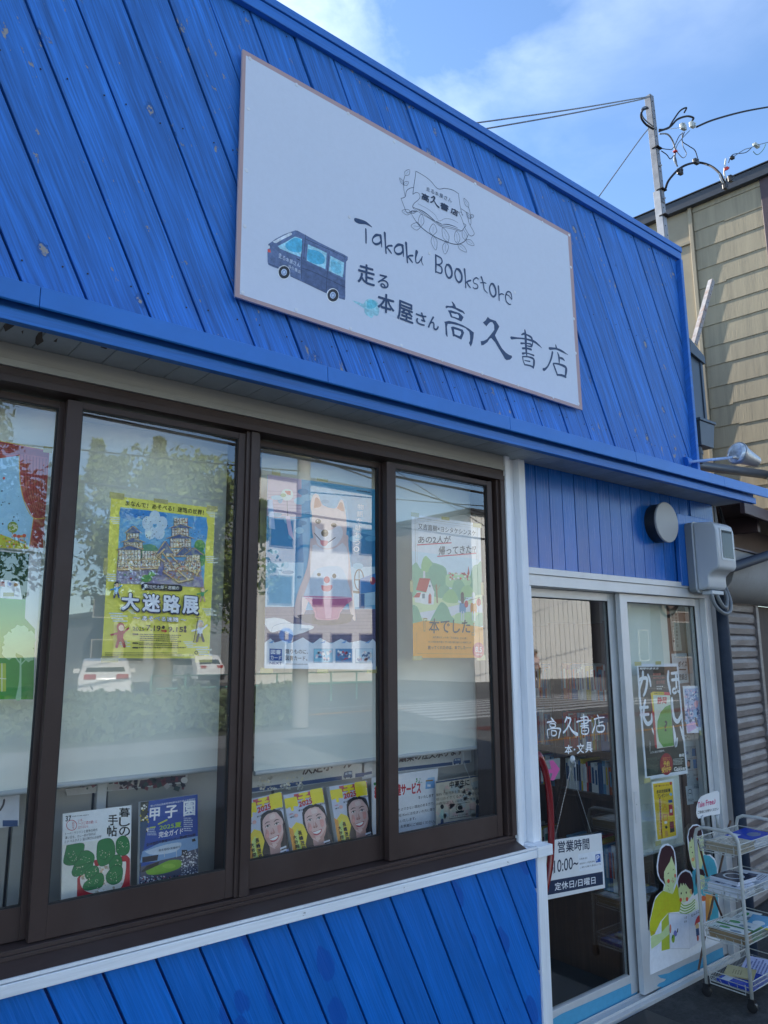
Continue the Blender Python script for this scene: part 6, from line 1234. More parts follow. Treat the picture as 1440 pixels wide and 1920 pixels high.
    p.poly([(600, 1030), (650, 1055), (700, 1030), (740, 985), (800, 1020), (820, 1120), (700, 1190), (570, 1170)], '#e4ead8')
    for k in range(4): p.stroke([(595 + k * -6, 1055 + k * 38), (640, 1085 + k * 34), (715, 1060 + k * 32), (770, 1005 + k * 36)], 15, '#7ea83c')
    # book
    p.poly([(432, 1185), (560, 1180), (690, 1192), (705, 1635), (560, 1622), (455, 1635)], '#dfe3f0'); p.poly([(690, 1192), (850, 1120), (905, 1020), (912, 1300), (880, 1520), (705, 1635)], '#d6dbe9')
    p.stroke([(432, 1185), (455, 1635), (705, 1635), (690, 1192), (432, 1185)], 4, '#8c92a4', 0); p.text('えんふじ', (722, 1235), (830, 1170), (722, 1195), '#22242c', 0.03); p.text('人間', (632, 1255), (668, 1250), (632, 1222), '#666', 0.0); p.text('絵本', (632, 1305), (668, 1300), (632, 1272), '#666', 0)
    p.poly([(545, 1378), (555, 1372), (552, 1420), (535, 1440)], '#2a2230'); p.ell(518, 1440, 22, 40, '#7c7cc0', 14); p.poly([(468, 1510), (490, 1455), (512, 1480), (505, 1550), (482, 1556)], '#8cae2c', 2); p.poly([(470, 1500), (480, 1460), (492, 1458), (485, 1500)], '#1e6a3c'); p.ell(455, 1380, 12, 60, '#d88a6c', 12)
    p.poly([(765, 1340), (780, 1270), (815, 1210), (860, 1215), (885, 1300), (830, 1290)], '#cc4448', 2); p.ell(800, 1345, 24, 40, '#d9b884', 12); p.poly([(780, 1380), (820, 1370), (828, 1460), (790, 1480)], '#2c4c7c'); p.ell(808, 1500, 12, 40, '#a83c3c', 10); p.ell(880, 990, 34, 36, '#d8643c', 12)
cut('cutout', 'printed cut out of a mother in yellow and children reading a picture book', yc, zz(outl), fam)

# ---- meter box
mb_ = thing('meter_box', 'grey plastic electricity meter box with a small window over the right door', 'meter', (4.16, 2.25, 1.86))
a0, a1_, zt_, zb_ = 3.995, 4.27, 2.345, 1.985
def rr(x0, x1, z0, z1, r, n=5):
    o = []
    for cx, cz, a in ((x1 - r, z1 - r, 0), (x0 + r, z1 - r, 90), (x0 + r, z0 + r, 180), (x1 - r, z0 + r, 270)):
        o += [(cx + r * math.cos(R(a + 90 * k / n)), cz + r * math.sin(R(a + 90 * k / n))) for k in range(n + 1)]
    return o
xl_, xr_ = 4.035, 4.235
obj('base', MB().prism([(x, 2.251, z) for x, z in rr(xl_ - 0.005, xr_ + 0.005, 1.962, 2.365, 0.03)], (0, -0.042, 0)), M_meterd, mb_, smooth=True, bev=0.003, ang=30)
obj('rim', MB().prism([(x, 2.2095, z) for x, z in rr(xl_ - 0.007, xr_ + 0.007, 1.960, 2.367, 0.03)], (0, -0.007, 0)), M_meter, mb_, smooth=True, bev=0.002, ang=30)
prof = [(2.202, 2.360), (2.10, 2.352), (2.075, 2.335), (2.066, 2.30), (2.066, 2.105), (2.075, 2.085), (2.105, 2.075), (2.13, 2.055), (2.135, 2.03), (2.135, 1.995), (2.145, 1.978), (2.202, 1.972)]
obj('cover', MB().prism([(xl_, y, z) for y, z in prof], (xr_ - xl_, 0, 0)), M_meter, mb_, smooth=True, bev=0.014, seg=4, ang=35)
obj('window_frame', MB().prism([(x, 2.0655, z) for x, z in rr(xl_ + 0.035, xr_ - 0.022, 2.135, 2.318, 0.008, 3)], (0, -0.0025, 0)), M_meter, mb_, smooth=True, ang=30)
obj('window', MB().prism([(x, 2.0625, z) for x, z in rr(xl_ + 0.05, xr_ - 0.034, 2.148, 2.306, 0.003, 2)], (0, -0.001, 0)), mat('meter_window', (0.012, 0.014, 0.016), rough=0.03, rv=0.01, spec=0.35), mb_)
obj('terminal_cover', MB().box(xl_ + 0.04, xr_ - 0.03, 2.14, 2.20, 1.950, 1.9715), M_meter, mb_, bev=0.003)
cb = thing('meter_cables', 'grey cables looping below the meter box and rising beside it', 'cable', (4.3, 2.2, 1.9))
for k, q in enumerate(([(4.08, 2.15, 1.952), (4.10, 2.14, 1.885), (4.17, 2.13, 1.845), (4.24, 2.13, 1.86), (4.29, 2.15, 1.93), (4.31, 2.20, 2.05), (4.36, 2.28, 2.16), (4.46, 2.32, 2.26), (4.53, 2.33, 2.38), (4.55, 2.33, 2.52)], [(4.14, 2.15, 1.952), (4.16, 2.14, 1.905), (4.20, 2.14, 1.880), (4.25, 2.15, 1.90), (4.28, 2.17, 1.97), (4.33, 2.26, 2.10), (4.44, 2.33, 2.22), (4.56, 2.34, 2.33), (4.60, 2.35, 2.45), (4.58, 2.35, 2.56)])):
    obj('cable', MB().tube(crom(q, 6), 0.010, 10), M_greycable, cb, smooth=True)
for k, q in enumerate(([(4.50, 2.33, 2.51), (4.54, 2.33, 2.42), (4.51, 2.33, 2.30), (4.49, 2.33, 2.22)], [(4.62, 2.33, 2.52), (4.64, 2.33, 2.40), (4.60, 2.33, 2.30), (4.52, 2.33, 2.2)], [(4.56, 2.30, 2.53), (4.60, 2.30, 2.44), (4.62, 2.30, 2.36), (4.58, 2.3, 2.27)])):
    obj('cable', MB().tube(crom(q, 6), (0.006, 0.008, 0.005)[k], 8), M_cable, cb, smooth=True)
# ---- round vent hood
c = PY(1252, 979, 2.205)
vt_ = thing('vent_hood', 'round vent cover with a beige front disc on the blue boards', 'vent', (c.x, 2.28, c.z))
obj('body', MB().lathe([(0, 0.105), (0.012, 0.108), (0.06, 0.106)], (c.x, 2.284, c.z), (0, -1, 0), 40), M_ventd, vt_, smooth=True, ang=40)
obj('disc', MB().lathe([(0.0, 0.100), (0.003, 0.112), (0.012, 0.113), (0.015, 0.110)], (c.x, 2.222, c.z), (0, -1, 0), 48), M_vent, vt_, smooth=True, ang=30)
# ---- floodlight
fl_ = thing('floodlight', 'metal sign floodlight with clear front glass on a blue arm', 'lamp', (4.33, 2.24, 2.76))
lc, lb_ = PY(1381, 849, 2.125), PY(1419, 866, 2.095)
ax = (lc - lb_).normalized(); L_ = (lc - lb_).length
arm0 = PY(1296, 866, 2.215); arm1 = PY(1372, 858, 2.115)
obj('mount', MB().lathe([(0, 0.03), (0.02, 0.028), (0.05, 0.012)], tuple(PY(1284, 866, 2.235)), tuple(arm1 - arm0), 16), M_flash, fl_, smooth=True, ang=40)
obj('arm', MB().tube([arm0, arm1], 0.009, 10), mat('pale_blue_arm', (0.30, 0.45, 0.72), rough=.4), fl_, smooth=True)
obj('knuckle', MB().tube([arm1, arm1 + (arm1 - arm0).normalized() * 0.03], 0.010, 10).tube([arm1 + (arm1 - arm0).normalized() * 0.02, lb_ * 0.45 + lc * 0.55 + Vector((0, 0, -0.03))], 0.008, 8), M_steel, fl_, smooth=True, ang=40)
obj('housing', MB().lathe([(0, 0.026), (0.006, 0.034), (L_ * .45, 0.046), (L_ * .62, 0.052), (L_ * .8, 0.060), (L_ * .93, 0.066), (L_ * .935, 0.070), (L_ * 1.0, 0.070)], tuple(lb_), tuple(ax), 32), M_steel, fl_, smooth=True, ang=35)
obj('lens', MB().lathe([(0, 0.066), (0.006, 0.064), (0.014, 0.050), (0.019, 0.030), (0.021, 0.005)], tuple(lc + ax * 0.001), tuple(ax), 32), mat('lamp_lens', (0.62, 0.70, 0.78), rough=0.12, rv=0.05, metal=0.2, coat=1.0, var=0.5, vs=22), fl_, smooth=True)
# ---- downpipe and duct at the corner
PCX = PY(1352, 1130, 2.225).x
def pxx(x, y, X): return PX(x, y, X)
dp = thing('downpipe', 'navy round downpipe running down the shop corner with a side branch', 'pipe', (4.56, 2.30, 0.0))
obj('pipe', MB().tube([(PCX, 2.225, 0.02), (PCX, 2.225, 1.2), (PCX, 2.225, 2.10)], 0.033, 20), M_pipe, dp, smooth=True, ang=40)
obj('collar', MB().tube([(PCX, 2.225, 0.95), (PCX, 2.225, 0.99)], 0.0345, 20), M_pipe, dp, smooth=True, ang=40)
b0, b1 = PY(1372, 1064, 2.24), PY(1480, 1028, 2.24)
obj('branch', MB().tube([Vector((PCX, 2.225, b0.z - 0.03)), b0, b1], 0.031, 18), M_pipe, dp, smooth=True, ang=40)
gp = thing('gutter_pipe', 'navy horizontal gutter pipe above the canopy end', 'pipe', (4.5, 2.33, 2.8))
q0, q1 = PY(1303, 872, 2.42), PY(1452, 892, 2.42)
obj('pipe', MB().tube([q0, q1], 0.032, 18), M_pipe2, gp, smooth=True, ang=40)
obj('coupling', MB().tube([q0.lerp(q1, .93), q0.lerp(q1, .97)], 0.037, 18), M_pipe2, gp, smooth=True, ang=40)
du = thing('duct', 'navy square metal duct with a hopper at the shop corner', 'pipe', (4.5, 2.40, 2.9))
def zat(py, Y=2.40, px=1312): return PY(px, py, Y).z
xa, xb = PY(1297, 720, 2.36).x, PY(1318, 720, 2.36).x
obj('duct_body', MB().box(xa, xb - 0.022, 2.36, 2.44, zat(795), zat(668)).box(xb - 0.0215, xb + 0.005, 2.352, 2.44, zat(795), zat(668)), M_pipe2, du, bev=0.003)
obj('duct_cap', MB().prism([(xa - 0.012, 2.34, zat(680)), (xb + 0.02, 2.34, zat(690)), (xb + 0.02, 2.34, zat(677)), (xa - 0.012, 2.34, zat(655))], (0, 0.115, 0)), M_pipe2, du, bev=0.002)
zh0, zh1 = zat(842), zat(800)
obj('hopper', MB().hexa([(xa + 0.01, 2.335, zh0), (xb + 0.02, 2.335, zh0), (xb + 0.02, 2.43, zh0), (xa + 0.01, 2.43, zh0), (xa - 0.005, 2.325, zh1), (xb + 0.035, 2.325, zh1), (xb + 0.035, 2.44, zh1), (xa - 0.005, 2.44, zh1)]).box(xa - 0.012, xb + 0.045, 2.317, 2.446, zh1 + 0.001, zh1 + 0.02), M_pipe2, du, bev=0.003)
obj('outlet', MB().tube([(xa + 0.05, 2.385, zat(872)), (xa + 0.05, 2.385, zh0)], 0.028, 16).tube([(xa + 0.05, 2.385, zat(856)), (xa + 0.05, 2.385, zat(850))], 0.033, 16), M_pipe2, du, smooth=True, ang=40)
# ---- rusty bracket
br_ = thing('steel_bracket', 'short rusty perforated steel bar leaning above the navy duct', 'bracket', (4.5, 2.42, 3.3))
e0, e1 = PY(1303, 642, 2.42), PY(1336, 522, 2.46)
dv = (e1 - e0).normalized(); sx = Vector((1, 0, 0)); sx = (sx - dv * sx.dot(dv)).normalized(); sy = dv.cross(sx)
def angle_iron(mb, a, b, sx, sy, w_, th):
    for A, B_ in ((sx, sy), (sy, sx)):
        c = (a + b) / 2 + A * w_ / 2 + B_ * th / 2; mb.obox(c, A * w_ / 2, B_ * th / 2, (b - a) / 2)
mb = MB(); angle_iron(mb, e0, e1, sx, sy, 0.034, 0.004); obj('bar', mb, M_rust, br_, bev=0.0006, seg=1)
mb = MB()
for k in range(7):
    c = e0.lerp(e1, 0.12 + k * 0.13); mb.lathe([(0, 0.0042), (0.0005, 0.0042)], tuple(c + sx * 0.02 - sy * 0.001), tuple(-sy), 10)
obj('hole', mb, M_gasket, br_)
# ---- service pole of perforated angle steel and its cables
po = thing('service_pole', 'grey perforated angle steel pole carrying service cables behind the parapet', 'pole', (4.56, 2.5, 3.5))
P0, P1 = PY(1258, 520, 2.5), PY(1220, 178, 2.5)
pm = P0.lerp(P1, 0.38)
u0 = Vector((1, 0, 0)); u1 = Vector((0, 1, 0)); dv = (P1 - P0).normalized(); u0 = (u0 - dv * u0.dot(dv)).normalized(); u1 = dv.cross(u0) * 1.0
mb = MB(); angle_iron(mb, P0 - u0 * .02, P0.lerp(P1, .47) - u0 * .02, u0, u1, 0.052, 0.004); obj('angle_bar', mb, mat('bright_zinc_steel', (0.30, 0.31, 0.33), rough=0.5, metal=0.3, var=0.15, vs=20, dirt=(0.3, 0.3, 0.3), dirt_amt=0.4, ds=12), po, bev=0.001, seg=1)
mb = MB(); angle_iron(mb, P0.lerp(P1, .40) - u0 * .018 - u1 * .006, P1 - u0 * .018 - u1 * .006, u0, u1, 0.046, 0.004); obj('angle_bar', mb, mat('weathered_pole_steel', (0.20, 0.21, 0.23), rough=0.55, metal=0.3, var=0.2, vs=18), po, bev=0.001, seg=1)
mb = MB()
for k in range(19):
    c = P0.lerp(P1, 0.08 + k * 0.049); s_ = -u1 * 0.0012 if k < 8 else -u1 * .0072
    mb.lathe([(0, 0.005), (0.0006, 0.005)], tuple(c + u0 * (0.003 + (k % 2) * 0.012) + s_), tuple(-u1), 10)
obj('hole', mb, M_gasket, po)
for k in (.17, .42, .60): c = P0.lerp(P1, k); obj('bolt', MB().lathe([(0, 0.010), (0.006, 0.010), (0.007, 0.006), (0.014, 0.006)], tuple(c - u1 * 0.008 + u0 * .006), tuple(-u1), 8), M_steel, po)
for k in (.33, .47, .70): c = P0.lerp(P1, k); obj('band', MB().obox(c + u0 * .006, u0 * .031, u1 * .024, dv * .004), M_cable, po, bev=0.001)
def wire(name, label, pts, r, m, y=2.5, cat='cable', grp=None, parts=()):
    w3 = [PY(a[0], a[1], a[2] if len(a) > 2 else y) for a in pts]
    t = thing(name, label, cat, tuple(w3[0]), grp); obj('wire', MB().tube(crom([tuple(v) for v in w3], 8), r, 8), m, t, smooth=True); return t
wire('guy_wire', 'upper stay wire running left from the pole top over the parapet', [(1219, 181), (1187, 186), (1060, 207), (860, 235, 2.7)], 0.0045, M_greycable)
wire('guy_wire', 'lower stay wire running left from the pole top over the parapet', [(1217, 182), (1186, 190), (1060, 215), (890, 245, 2.7)], 0.0045, M_greycable)
wire('guy_wire', 'short diagonal stay wire from the pole down to the parapet', [(1216, 241), (1195, 268), (1122, 370)], 0.004, M_greycable)
wire('service_cable', 'thick black overhead cable leaving the pole towards the upper right', [(1306, 238), (1340, 224), (1400, 208), (1470, 196)], 0.0075, M_cable)
wire('cable_loop', 'black cable loop on the left side of the pole', [(1229, 244), (1212, 234), (1202, 220), (1205, 207), (1214, 203)], 0.0075, M_cable)
wire('cable_loop', 'small grey cable loop at the upper left of the pole', [(1226, 238), (1207, 222), (1203, 206), (1210, 200), (1216, 203)], 0.005, M_greycable)
wire('cable_tail', 'black cable tail rising right of the pole with a hooked tip', [(1236, 243), (1252, 241), (1262, 226), (1275, 208), (1287, 202), (1283, 211)], 0.006, M_cable)
wire('cable_tail', 'long black cable tail curving right of the pole above the connector', [(1236, 246), (1256, 238), (1270, 224), (1288, 218), (1300, 221), (1298, 226)], 0.0075, M_cable)
wire('cable_tail', 'thin steel strand between the pole and the white insulators', [(1238, 243), (1262, 241), (1276, 239)], 0.003, M_steel)
wire('cable_tail', 'grey cable curl hanging right of the pole', [(1237, 251), (1252, 252), (1262, 266), (1266, 285), (1265, 298), (1270, 312)], 0.006, M_greycable)
wire('cable_tail', 'white wire running down from the curl to the connector', [(1260, 262), (1266, 278), (1264, 300), (1271, 312)], 0.004, M_wcable)
wire('cable_tail', 'thin black wire from the pole to the hanging curl', [(1239, 278), (1252, 280), (1262, 278), (1273, 256), (1280, 250)], 0.003, M_cable)
wire('cable_tail', 'thin blue wire rising from the curl to the white insulators', [(1266, 285), (1272, 268), (1293, 245)], 0.003, M_pipe2)
wire('cable_tail', 'drooping thin wire below the white insulators', [(1279, 248), (1280, 272), (1287, 288), (1281, 296), (1272, 288), (1267, 280)], 0.003, M_greycable)
wire('cable_tail', 'thin wire from the insulators down to the middle connector', [(1283, 248), (1279, 264), (1292, 274), (1303, 282), (1308, 297)], 0.0035, M_cable)
wire('cable_tail', 'low thin black wire drooping beside the pole', [(1240, 283), (1250, 290), (1257, 298), (1265, 292), (1270, 312)], 0.0035, M_cable)
wire('service_cable', 'arched black cable with two connectors from the pole to the beige house', [(1248, 353), (1254, 338), (1272, 318), (1290, 308), (1312, 305), (1334, 312, 2.40), (1350, 326, 2.3), (1356, 338, 2.25), (1360, 345, 2.25)], 0.0085, M_cable)
wire('cable_tail', 'pale wires rising from the hanging connector at the beige house', [(1348, 325), (1355, 342), (1360, 335), (1358, 322), (1361, 298)], 0.006, M_wcable, 2.25)
wire('cable_tail', 'light cable running down behind the pole into the parapet', [(1234, 380), (1234, 405), (1240, 440)], 0.005, M_wcable, 2.56)
M_ins = mat('porcelain', (0.42, 0.46, 0.44), rough=.3)
def blob(name, label, px, py, sx_, sy_, m, y=2.5, cat='connector'):
    c = PY(px, py, y); t = thing(name, label, cat, tuple(c)); mb = MB()
    r_ = random.Random(int(px)); k = 0
    obj('housing', MB().obox(c, (sx_ * 1.15, 0, sy_ * .2), (0, 0.014, 0), (-sy_ * .1, 0, sy_ * 1.15)), m, t, bev=0.006, seg=2)
    for _ in range(3): c2 = c + Vector((r_.uniform(-sx_, sx_) * .8, -0.008, r_.uniform(-sy_, sy_) * .9)); mb.obox(c2, (sx_ * .35, 0, 0.004), (0, 0.012, 0), (0.003, 0, sy_ * .35))
    obj('clamp', mb, m, t, bev=0.003)
blob('cable_connector', 'black cable connector at the left of the arched cable', 1275, 322, 0.022, 0.020, M_black)
blob('cable_connector', 'black cable connector at the top of the arched cable', 1305, 303, 0.024, 0.018, M_black)
blob('cable_connector', 'lowest black connector hanging before the beige house', 1360, 350, 0.018, 0.018, M_black, 2.24)
blob('cable_connector', 'black connector with a red tag near the roof edge', 1370, 335, 0.018, 0.022, M_black, 2.24)
blob('insulator', 'pair of white porcelain insulators on the cable right of the pole', 1281, 238, 0.026, 0.020, M_ins, cat='insulator')
blob('insulator', 'white porcelain insulator next to the thick black overhead cable', 1298, 234, 0.022, 0.020, M_ins, cat='insulator')
blob('insulator', 'white insulator above the corner of the beige house roof', 1418, 273, 0.030, 0.011, M_ins, 2.25, cat='insulator')
blob('wire_tag', 'small red tag on the curl of wires beside the pole', 1266, 284, 0.012, 0.006, mat('red_tape', (0.6, 0.05, 0.04)), 2.48, 'tag')
blob('wire_tag', 'small red tag on the connector near the roof edge', 1362, 316, 0.010, 0.010, mat('red_tape', (0.6, 0.05, 0.04)), 2.23, 'tag')
blob('wire_clamp', 'small dark clamp on the roof edge of the beige house', 1373, 296, 0.014, 0.010, M_black, 2.26, 'clamp')
wire('service_cable', 'thin wires between the roof edge clamp and the roof insulator', [(1375, 294), (1395, 281), (1408, 277), (1420, 272), (1460, 262)], 0.003, M_pipe2, 2.25)
wire('service_cable', 'thin black wire along the beige roof edge', [(1366, 305), (1374, 290), (1398, 286), (1410, 276)], 0.003, M_cable, 2.26)
wire('service_cable', 'drooping green wire at the roof insulator', [(1412, 284), (1420, 290), (1430, 282), (1436, 270)], 0.003, mat('green_wire', (0.08, 0.2, 0.15)), 2.25)

# ------------------------------------------------------------------ neighbour house
hr = R(7); U2 = Vector((math.cos(hr), math.sin(hr), 0)); V2 = Vector((-math.sin(hr), math.cos(hr), 0)); C0 = Vector((5.5, 2.507, 0))
def HW(px, py, off=0.0):
    d = ray(px, py); t = (C0.dot(U2) + off - CAM.dot(U2)) / d.dot(U2); q = CAM + d * t
    return (q - C0).dot(V2), q.z
def hp_(s, z, o=0.0): return C0 + V2 * s + U2 * o + Vector((0, 0, z))
ho = thing('beige_house', 'olive beige house with lapped siding and a dark roof edge', 'house', tuple(C0))
s_near, s_trim, s_bat, s_far = -0.40, -0.262, 0.285, 3.0
def hbox(mb, s0, s1, z0, z1, o0, o1):
    p_ = [hp_(s0, z0, o0), hp_(s1, z0, o0), hp_(s1, z0, o1), hp_(s0, z0, o1)]; q_ = [hp_(s0, z1, o0), hp_(s1, z1, o0), hp_(s1, z1, o1), hp_(s0, z1, o1)]
    return mb.hexa(p_ + q_)
obj('wall', hbox(MB(), s_near + .02, s_far, 2.56, 5.20, 0.012, 3.0), M_sidetrim, ho)
r_ = random.Random(3)
zr = HW(1340, 352, -0.06)[1]
pitch = 0.1655; z0 = HW(1385, 480)[1]; z0 -= pitch * 13
k = 0; z = z0
while z < zr - .10:
    if z > 2.5:
        s = s_trim; j = r_.uniform(0, .2) - .2; first = True
        while s < s_bat - 0.03:
            s2 = min(s + r_.uniform(0.22, 0.42), s_bat - 0.028)
            if s2 > s_bat - 0.08: s2 = s_bat - 0.028
            st = 0.005 if (int(s * 50) + k) % 2 else -0.005
            mb = MB(); zt2 = z + pitch + 0.02
            a = [hp_(s, z + st, -0.008), hp_(s2 - .0001, z + st, -0.008), hp_(s2 - .0001, z + st, 0.010), hp_(s, z + st, 0.010)]
            b = [hp_(s, zt2, -0.001), hp_(s2 - .0001, zt2, -0.001), hp_(s2 - .0001, zt2, 0.010), hp_(s, zt2, 0.010)]
            obj('siding_panel', mb.hexa(a + b), M_siding, ho); s = s2
    z += pitch; k += 1
obj('vertical_batten', hbox(MB(), s_bat - 0.025, s_bat + 0.005, 2.56, 5.22, -0.024, 0.01), M_sidetrim, ho, bev=0.003)
zc = HW(1292, 456)[1]
for s0, s1 in ((s_bat + .006, .47), (.475, 1.05), (1.056, 2.0), (2.006, s_far)):
    for za, zb2 in ((2.56, zc - .016), (zc + .016, 5.22)): obj('flat_panel', hbox(MB(), s0, s1, za, zb2, -0.004, 0.011), M_sidetrim, ho, bev=0.002)
obj('horizontal_batten', hbox(MB(), s_bat + .006, s_far, zc - .0155, zc + .0155, -0.020, 0.01), M_sidetrim, ho, bev=0.003)
obj('corner_trim', hbox(MB(), s_near, s_trim - .001, 2.56, 5.22, -0.018, 0.05), M_purple, ho, bev=0.004)
zr = HW(1340, 352, -0.06)[1]
obj('roof_edge', hbox(MB(), s_near - .03, s_far, zr - 0.06, zr + 0.03, -0.055, 0.2), M_roofedge, ho, bev=0.004)
obj('roof_edge', hbox(MB(), s_near - .035, s_far, zr + 0.031, zr + 0.04, -0.065, 3.0), M_roofedge, ho, bev=0.002)
# ground floor front: rotated facade behind the alley
def F_(a, z, y=0.0): return Vector((4.70, 2.53, 0)) + U2 * a - V2 * y + Vector((0, 0, z))
def fb(mb, a0, a1, z0, z1, y0, y1): 
    return mb.hexa([F_(a0, z0, y1), F_(a1, z0, y1), F_(a1, z0, y0), F_(a0, z0, y0), F_(a0, z1, y1), F_(a1, z1, y1), F_(a1, z1, y0), F_(a0, z1, y0)])
def FZ(px, py, y=0.0):
    o = Vector((4.70, 2.53, 0)) - V2 * y; d = ray(px, py); t = (o - CAM).dot(V2) / d.dot(V2); q = CAM + d * t; return (q - o).dot(U2), q.z
gr = thing('garage_front', 'neighbour frontage with brown shutter under a stained concrete beam', 'building', (4.7, 2.53, 0))
zsh = FZ(1395, 1134)[1]; ash = FZ(1424, 1300)[0]
n = 24; hz = 0.0785
z = 0.02; i = 0
while z < zsh:
    obj('shutter_slat', MB().prism([F_(-0.25, z, 0.0), F_(-0.25, z + .006, 0.011), F_(-0.25, z + hz * .55, 0.017), F_(-0.25, z + hz - .012, 0.009), F_(-0.25, z + hz - .003, -0.004)], U2 * (ash + 0.25)), M_shutter, gr); z += hz; i += 1
obj('shutter_backing', fb(MB(), -0.3, ash, 0.0, zsh, -0.03, -0.012), M_gasket, gr)
obj('shutter_rail', fb(MB(), ash + .002, ash + 0.055, 0.0, zsh, -0.02, 0.03), M_shutter, gr, bev=0.003)
obj('brown_wall', fb(MB(), ash + 0.056, 2.5, 0.0, zsh, -0.05, 0.0), mat('dark_brown_boards', (0.075, 0.055, 0.045), rough=0.8, var=0.3, vs=30, stretch=(1, 1, 0.1)), gr)
zb1 = FZ(1400, 1036, 0.24)[1]
prof = [(0.0, zsh + .002), (0.10, zsh + .012), (0.17, zsh + .045), (0.22, zsh + .10), (0.24, zsh + .16), (0.24, zb1), (-0.05, zb1)]
obj('concrete_beam', MB().prism([F_(-0.10, z_, y_) for y_, z_ in prof], U2 * 2.8), M_concrete, gr, smooth=True, ang=40)
obj('beam_capping', fb(MB(), -0.10, 2.7, zb1 + .001, zb1 + .013, -0.05, 0.255), M_purple, gr, bev=0.002)
zf0, zf1 = FZ(1420, 970, 0.30)[1], FZ(1420, 949, 0.30)[1]
obj('recess_wall', fb(MB(), -0.12, 2.7, zb1 + .014, zf1, -0.10, -0.05), M_recess, gr)
obj('eave_fascia', fb(MB(), 0.02, 2.7, zf0, zf1, 0.27, 0.30).add([], []), M_purple, gr, bev=0.004)
obj('eave_soffit', fb(MB(), 0.02, 2.7, zf1 - .01, zf1, -0.09, 0.268), M_recess, gr)
obj('rafter', fb(MB(), .55, .60, zf0 - .05, zf1 - .012, -0.09, 0.2), M_purple, gr, bev=0.004)

# ------------------------------------------------------------------ leaflet cart in front of the right door
ct = thing('leaflet_cart', 'cream four tier wire basket cart on casters beside the door', 'cart', (3.71, 2.03, 0))
cx0, cx1, cy0, cy1 = 3.71, 4.13, 1.925, 2.145
for X in (cx0, cx1):
    zt2 = 0.775
    q = [(X, cy1, 0.055), (X, cy1, 0.4), (X, cy1, zt2 - .045), (X, cy1 - .010, zt2 - .015), (X, cy1 - .04, zt2), (X, (cy0 + cy1) / 2, zt2 + .002), (X, cy0 + .04, zt2), (X, cy0 + .010, zt2 - .015), (X, cy0, zt2 - .045), (X, cy0, 0.4), (X, cy0, 0.055)]
    obj('frame', MB().tube(q, 0.0085, 12), M_cart, ct, smooth=True)
    for Y in (cy0, cy1):
        cs2 = obj('caster', MB().lathe([(-.010, .020), (-.009, .023), (.009, .023), (.010, .020)], (X, Y, 0.024), (1, 0.2, 0), 18).box(X - .012, X + .012, Y - .014, Y + .014, 0.032, 0.058), M_black, ct, smooth=True, ang=40)
def basket(zr, zb, nm='basket'):
    b = MB(); r0, r1 = 0.0024, 0.0015
    X0, X1, Y0, Y1 = cx0 + .004, cx1 - .004, cy0 + .004, cy1 - .004
    x0, x1, y0, y1 = X0 + .012, X1 - .012, Y0 + .012, Y1 - .012
    for z_, a in ((zr, (X0, X1, Y0, Y1)), (zb, (x0, x1, y0, y1))): b.tube([(a[0], a[2], z_), (a[1], a[2], z_), (a[1], a[3], z_), (a[0], a[3], z_), (a[0], a[2], z_)], r0, 6)
    zm = (zr + zb) / 2; b.tube([(X0 + .006, Y0 + .006, zm), (X1 - .006, Y0 + .006, zm), (X1 - .006, Y1 - .006, zm), (X0 + .006, Y1 - .006, zm), (X0 + .006, Y0 + .006, zm)], r1, 5)
    n = 30
    for k in range(n + 1):
        t = k / n; xa, xb = X0 + (X1 - X0) * t, x0 + (x1 - x0) * t
        b.tube([(xa, Y0, zr), (xb, y0, zb), (xb, y1, zb), (xa, Y1, zr)], r1, 5)
    for k in range(5):
        t = (k + .5) / 5; b.tube([(X0, Y0 + (Y1 - Y0) * t, zr - .03), (x0, y0 + (y1 - y0) * t, zb), (x1, y0 + (y1 - y0) * t, zb), (X1, Y0 + (Y1 - Y0) * t, zr - .03)], r1, 5)
    q = [(cx0 - .006, Y0 + .02, zr - .012), (cx0 - .006, Y0 + .02, zb - .004), (cx0 - .006, Y1 - .02, zb - .004), (cx0 - .006, Y1 - .02, zr - .012)]
    b.tube(q, r0, 6)
    obj(nm, b, M_cart, ct, smooth=True, ang=50)
LV = ((0.722, 0.672), (0.520, 0.474), (0.318, 0.272), (0.122, 0.072))
for a in LV: basket(*a)
rack = []
def pile(name, label, x0, x1, y0, y1, z, nsh, th, cover, rot=0.0, group=None, tilt=0.0, cat='leaflets', side='#dfe2e6'):
    t = thing(name, label, cat, ((x0 + x1) / 2, (y0 + y1) / 2, z), group); cx, cy = (x0 + x1) / 2, (y0 + y1) / 2
    zz_ = z
    for i in range(nsh):
        a = rot + rnd.uniform(-.05, .05) * (nsh > 1); dx, dy = rnd.uniform(-.004, .004), rnd.uniform(-.004, .004)
        ux, uy = Vector((math.cos(a), math.sin(a), tilt)) * (x1 - x0) / 2, Vector((-math.sin(a), math.cos(a), 0)) * (y1 - y0) / 2
        c = Vector((cx + dx, cy + dy, zz_ + th / 2))
        obj('booklet', MB().obox(c, ux, uy, (0, 0, th / 2 - .0003)), mat('booklet_' + side[1:], lin(side), rough=0.5), t); zz_ += th
    p = Print(c - ux - uy + Vector((0, 0, th / 2)), ux, uy, base=0.0003)
    w2, h2 = (x1 - x0), (y1 - y0); p.o = p.o + p.V * h2; p.page(w2, h2); cover(p); p.build('cover', M_gloss, t); return t
def c_grey(p): p.rect(0, 0, 1, 1, '#c4bfae'); p.specks(.1, .1, .9, .9, 40, ['#8f8b7c', '#d9d4c4'], .05); p.tiny(.15, .2, .8, .7, 6, '#7a776c')
def c_navy(p): p.rect(0, 0, 1, 1, '#26304a'); p.ring(.5, .5, .28, .3, .07, '#e4e8ee', 24)
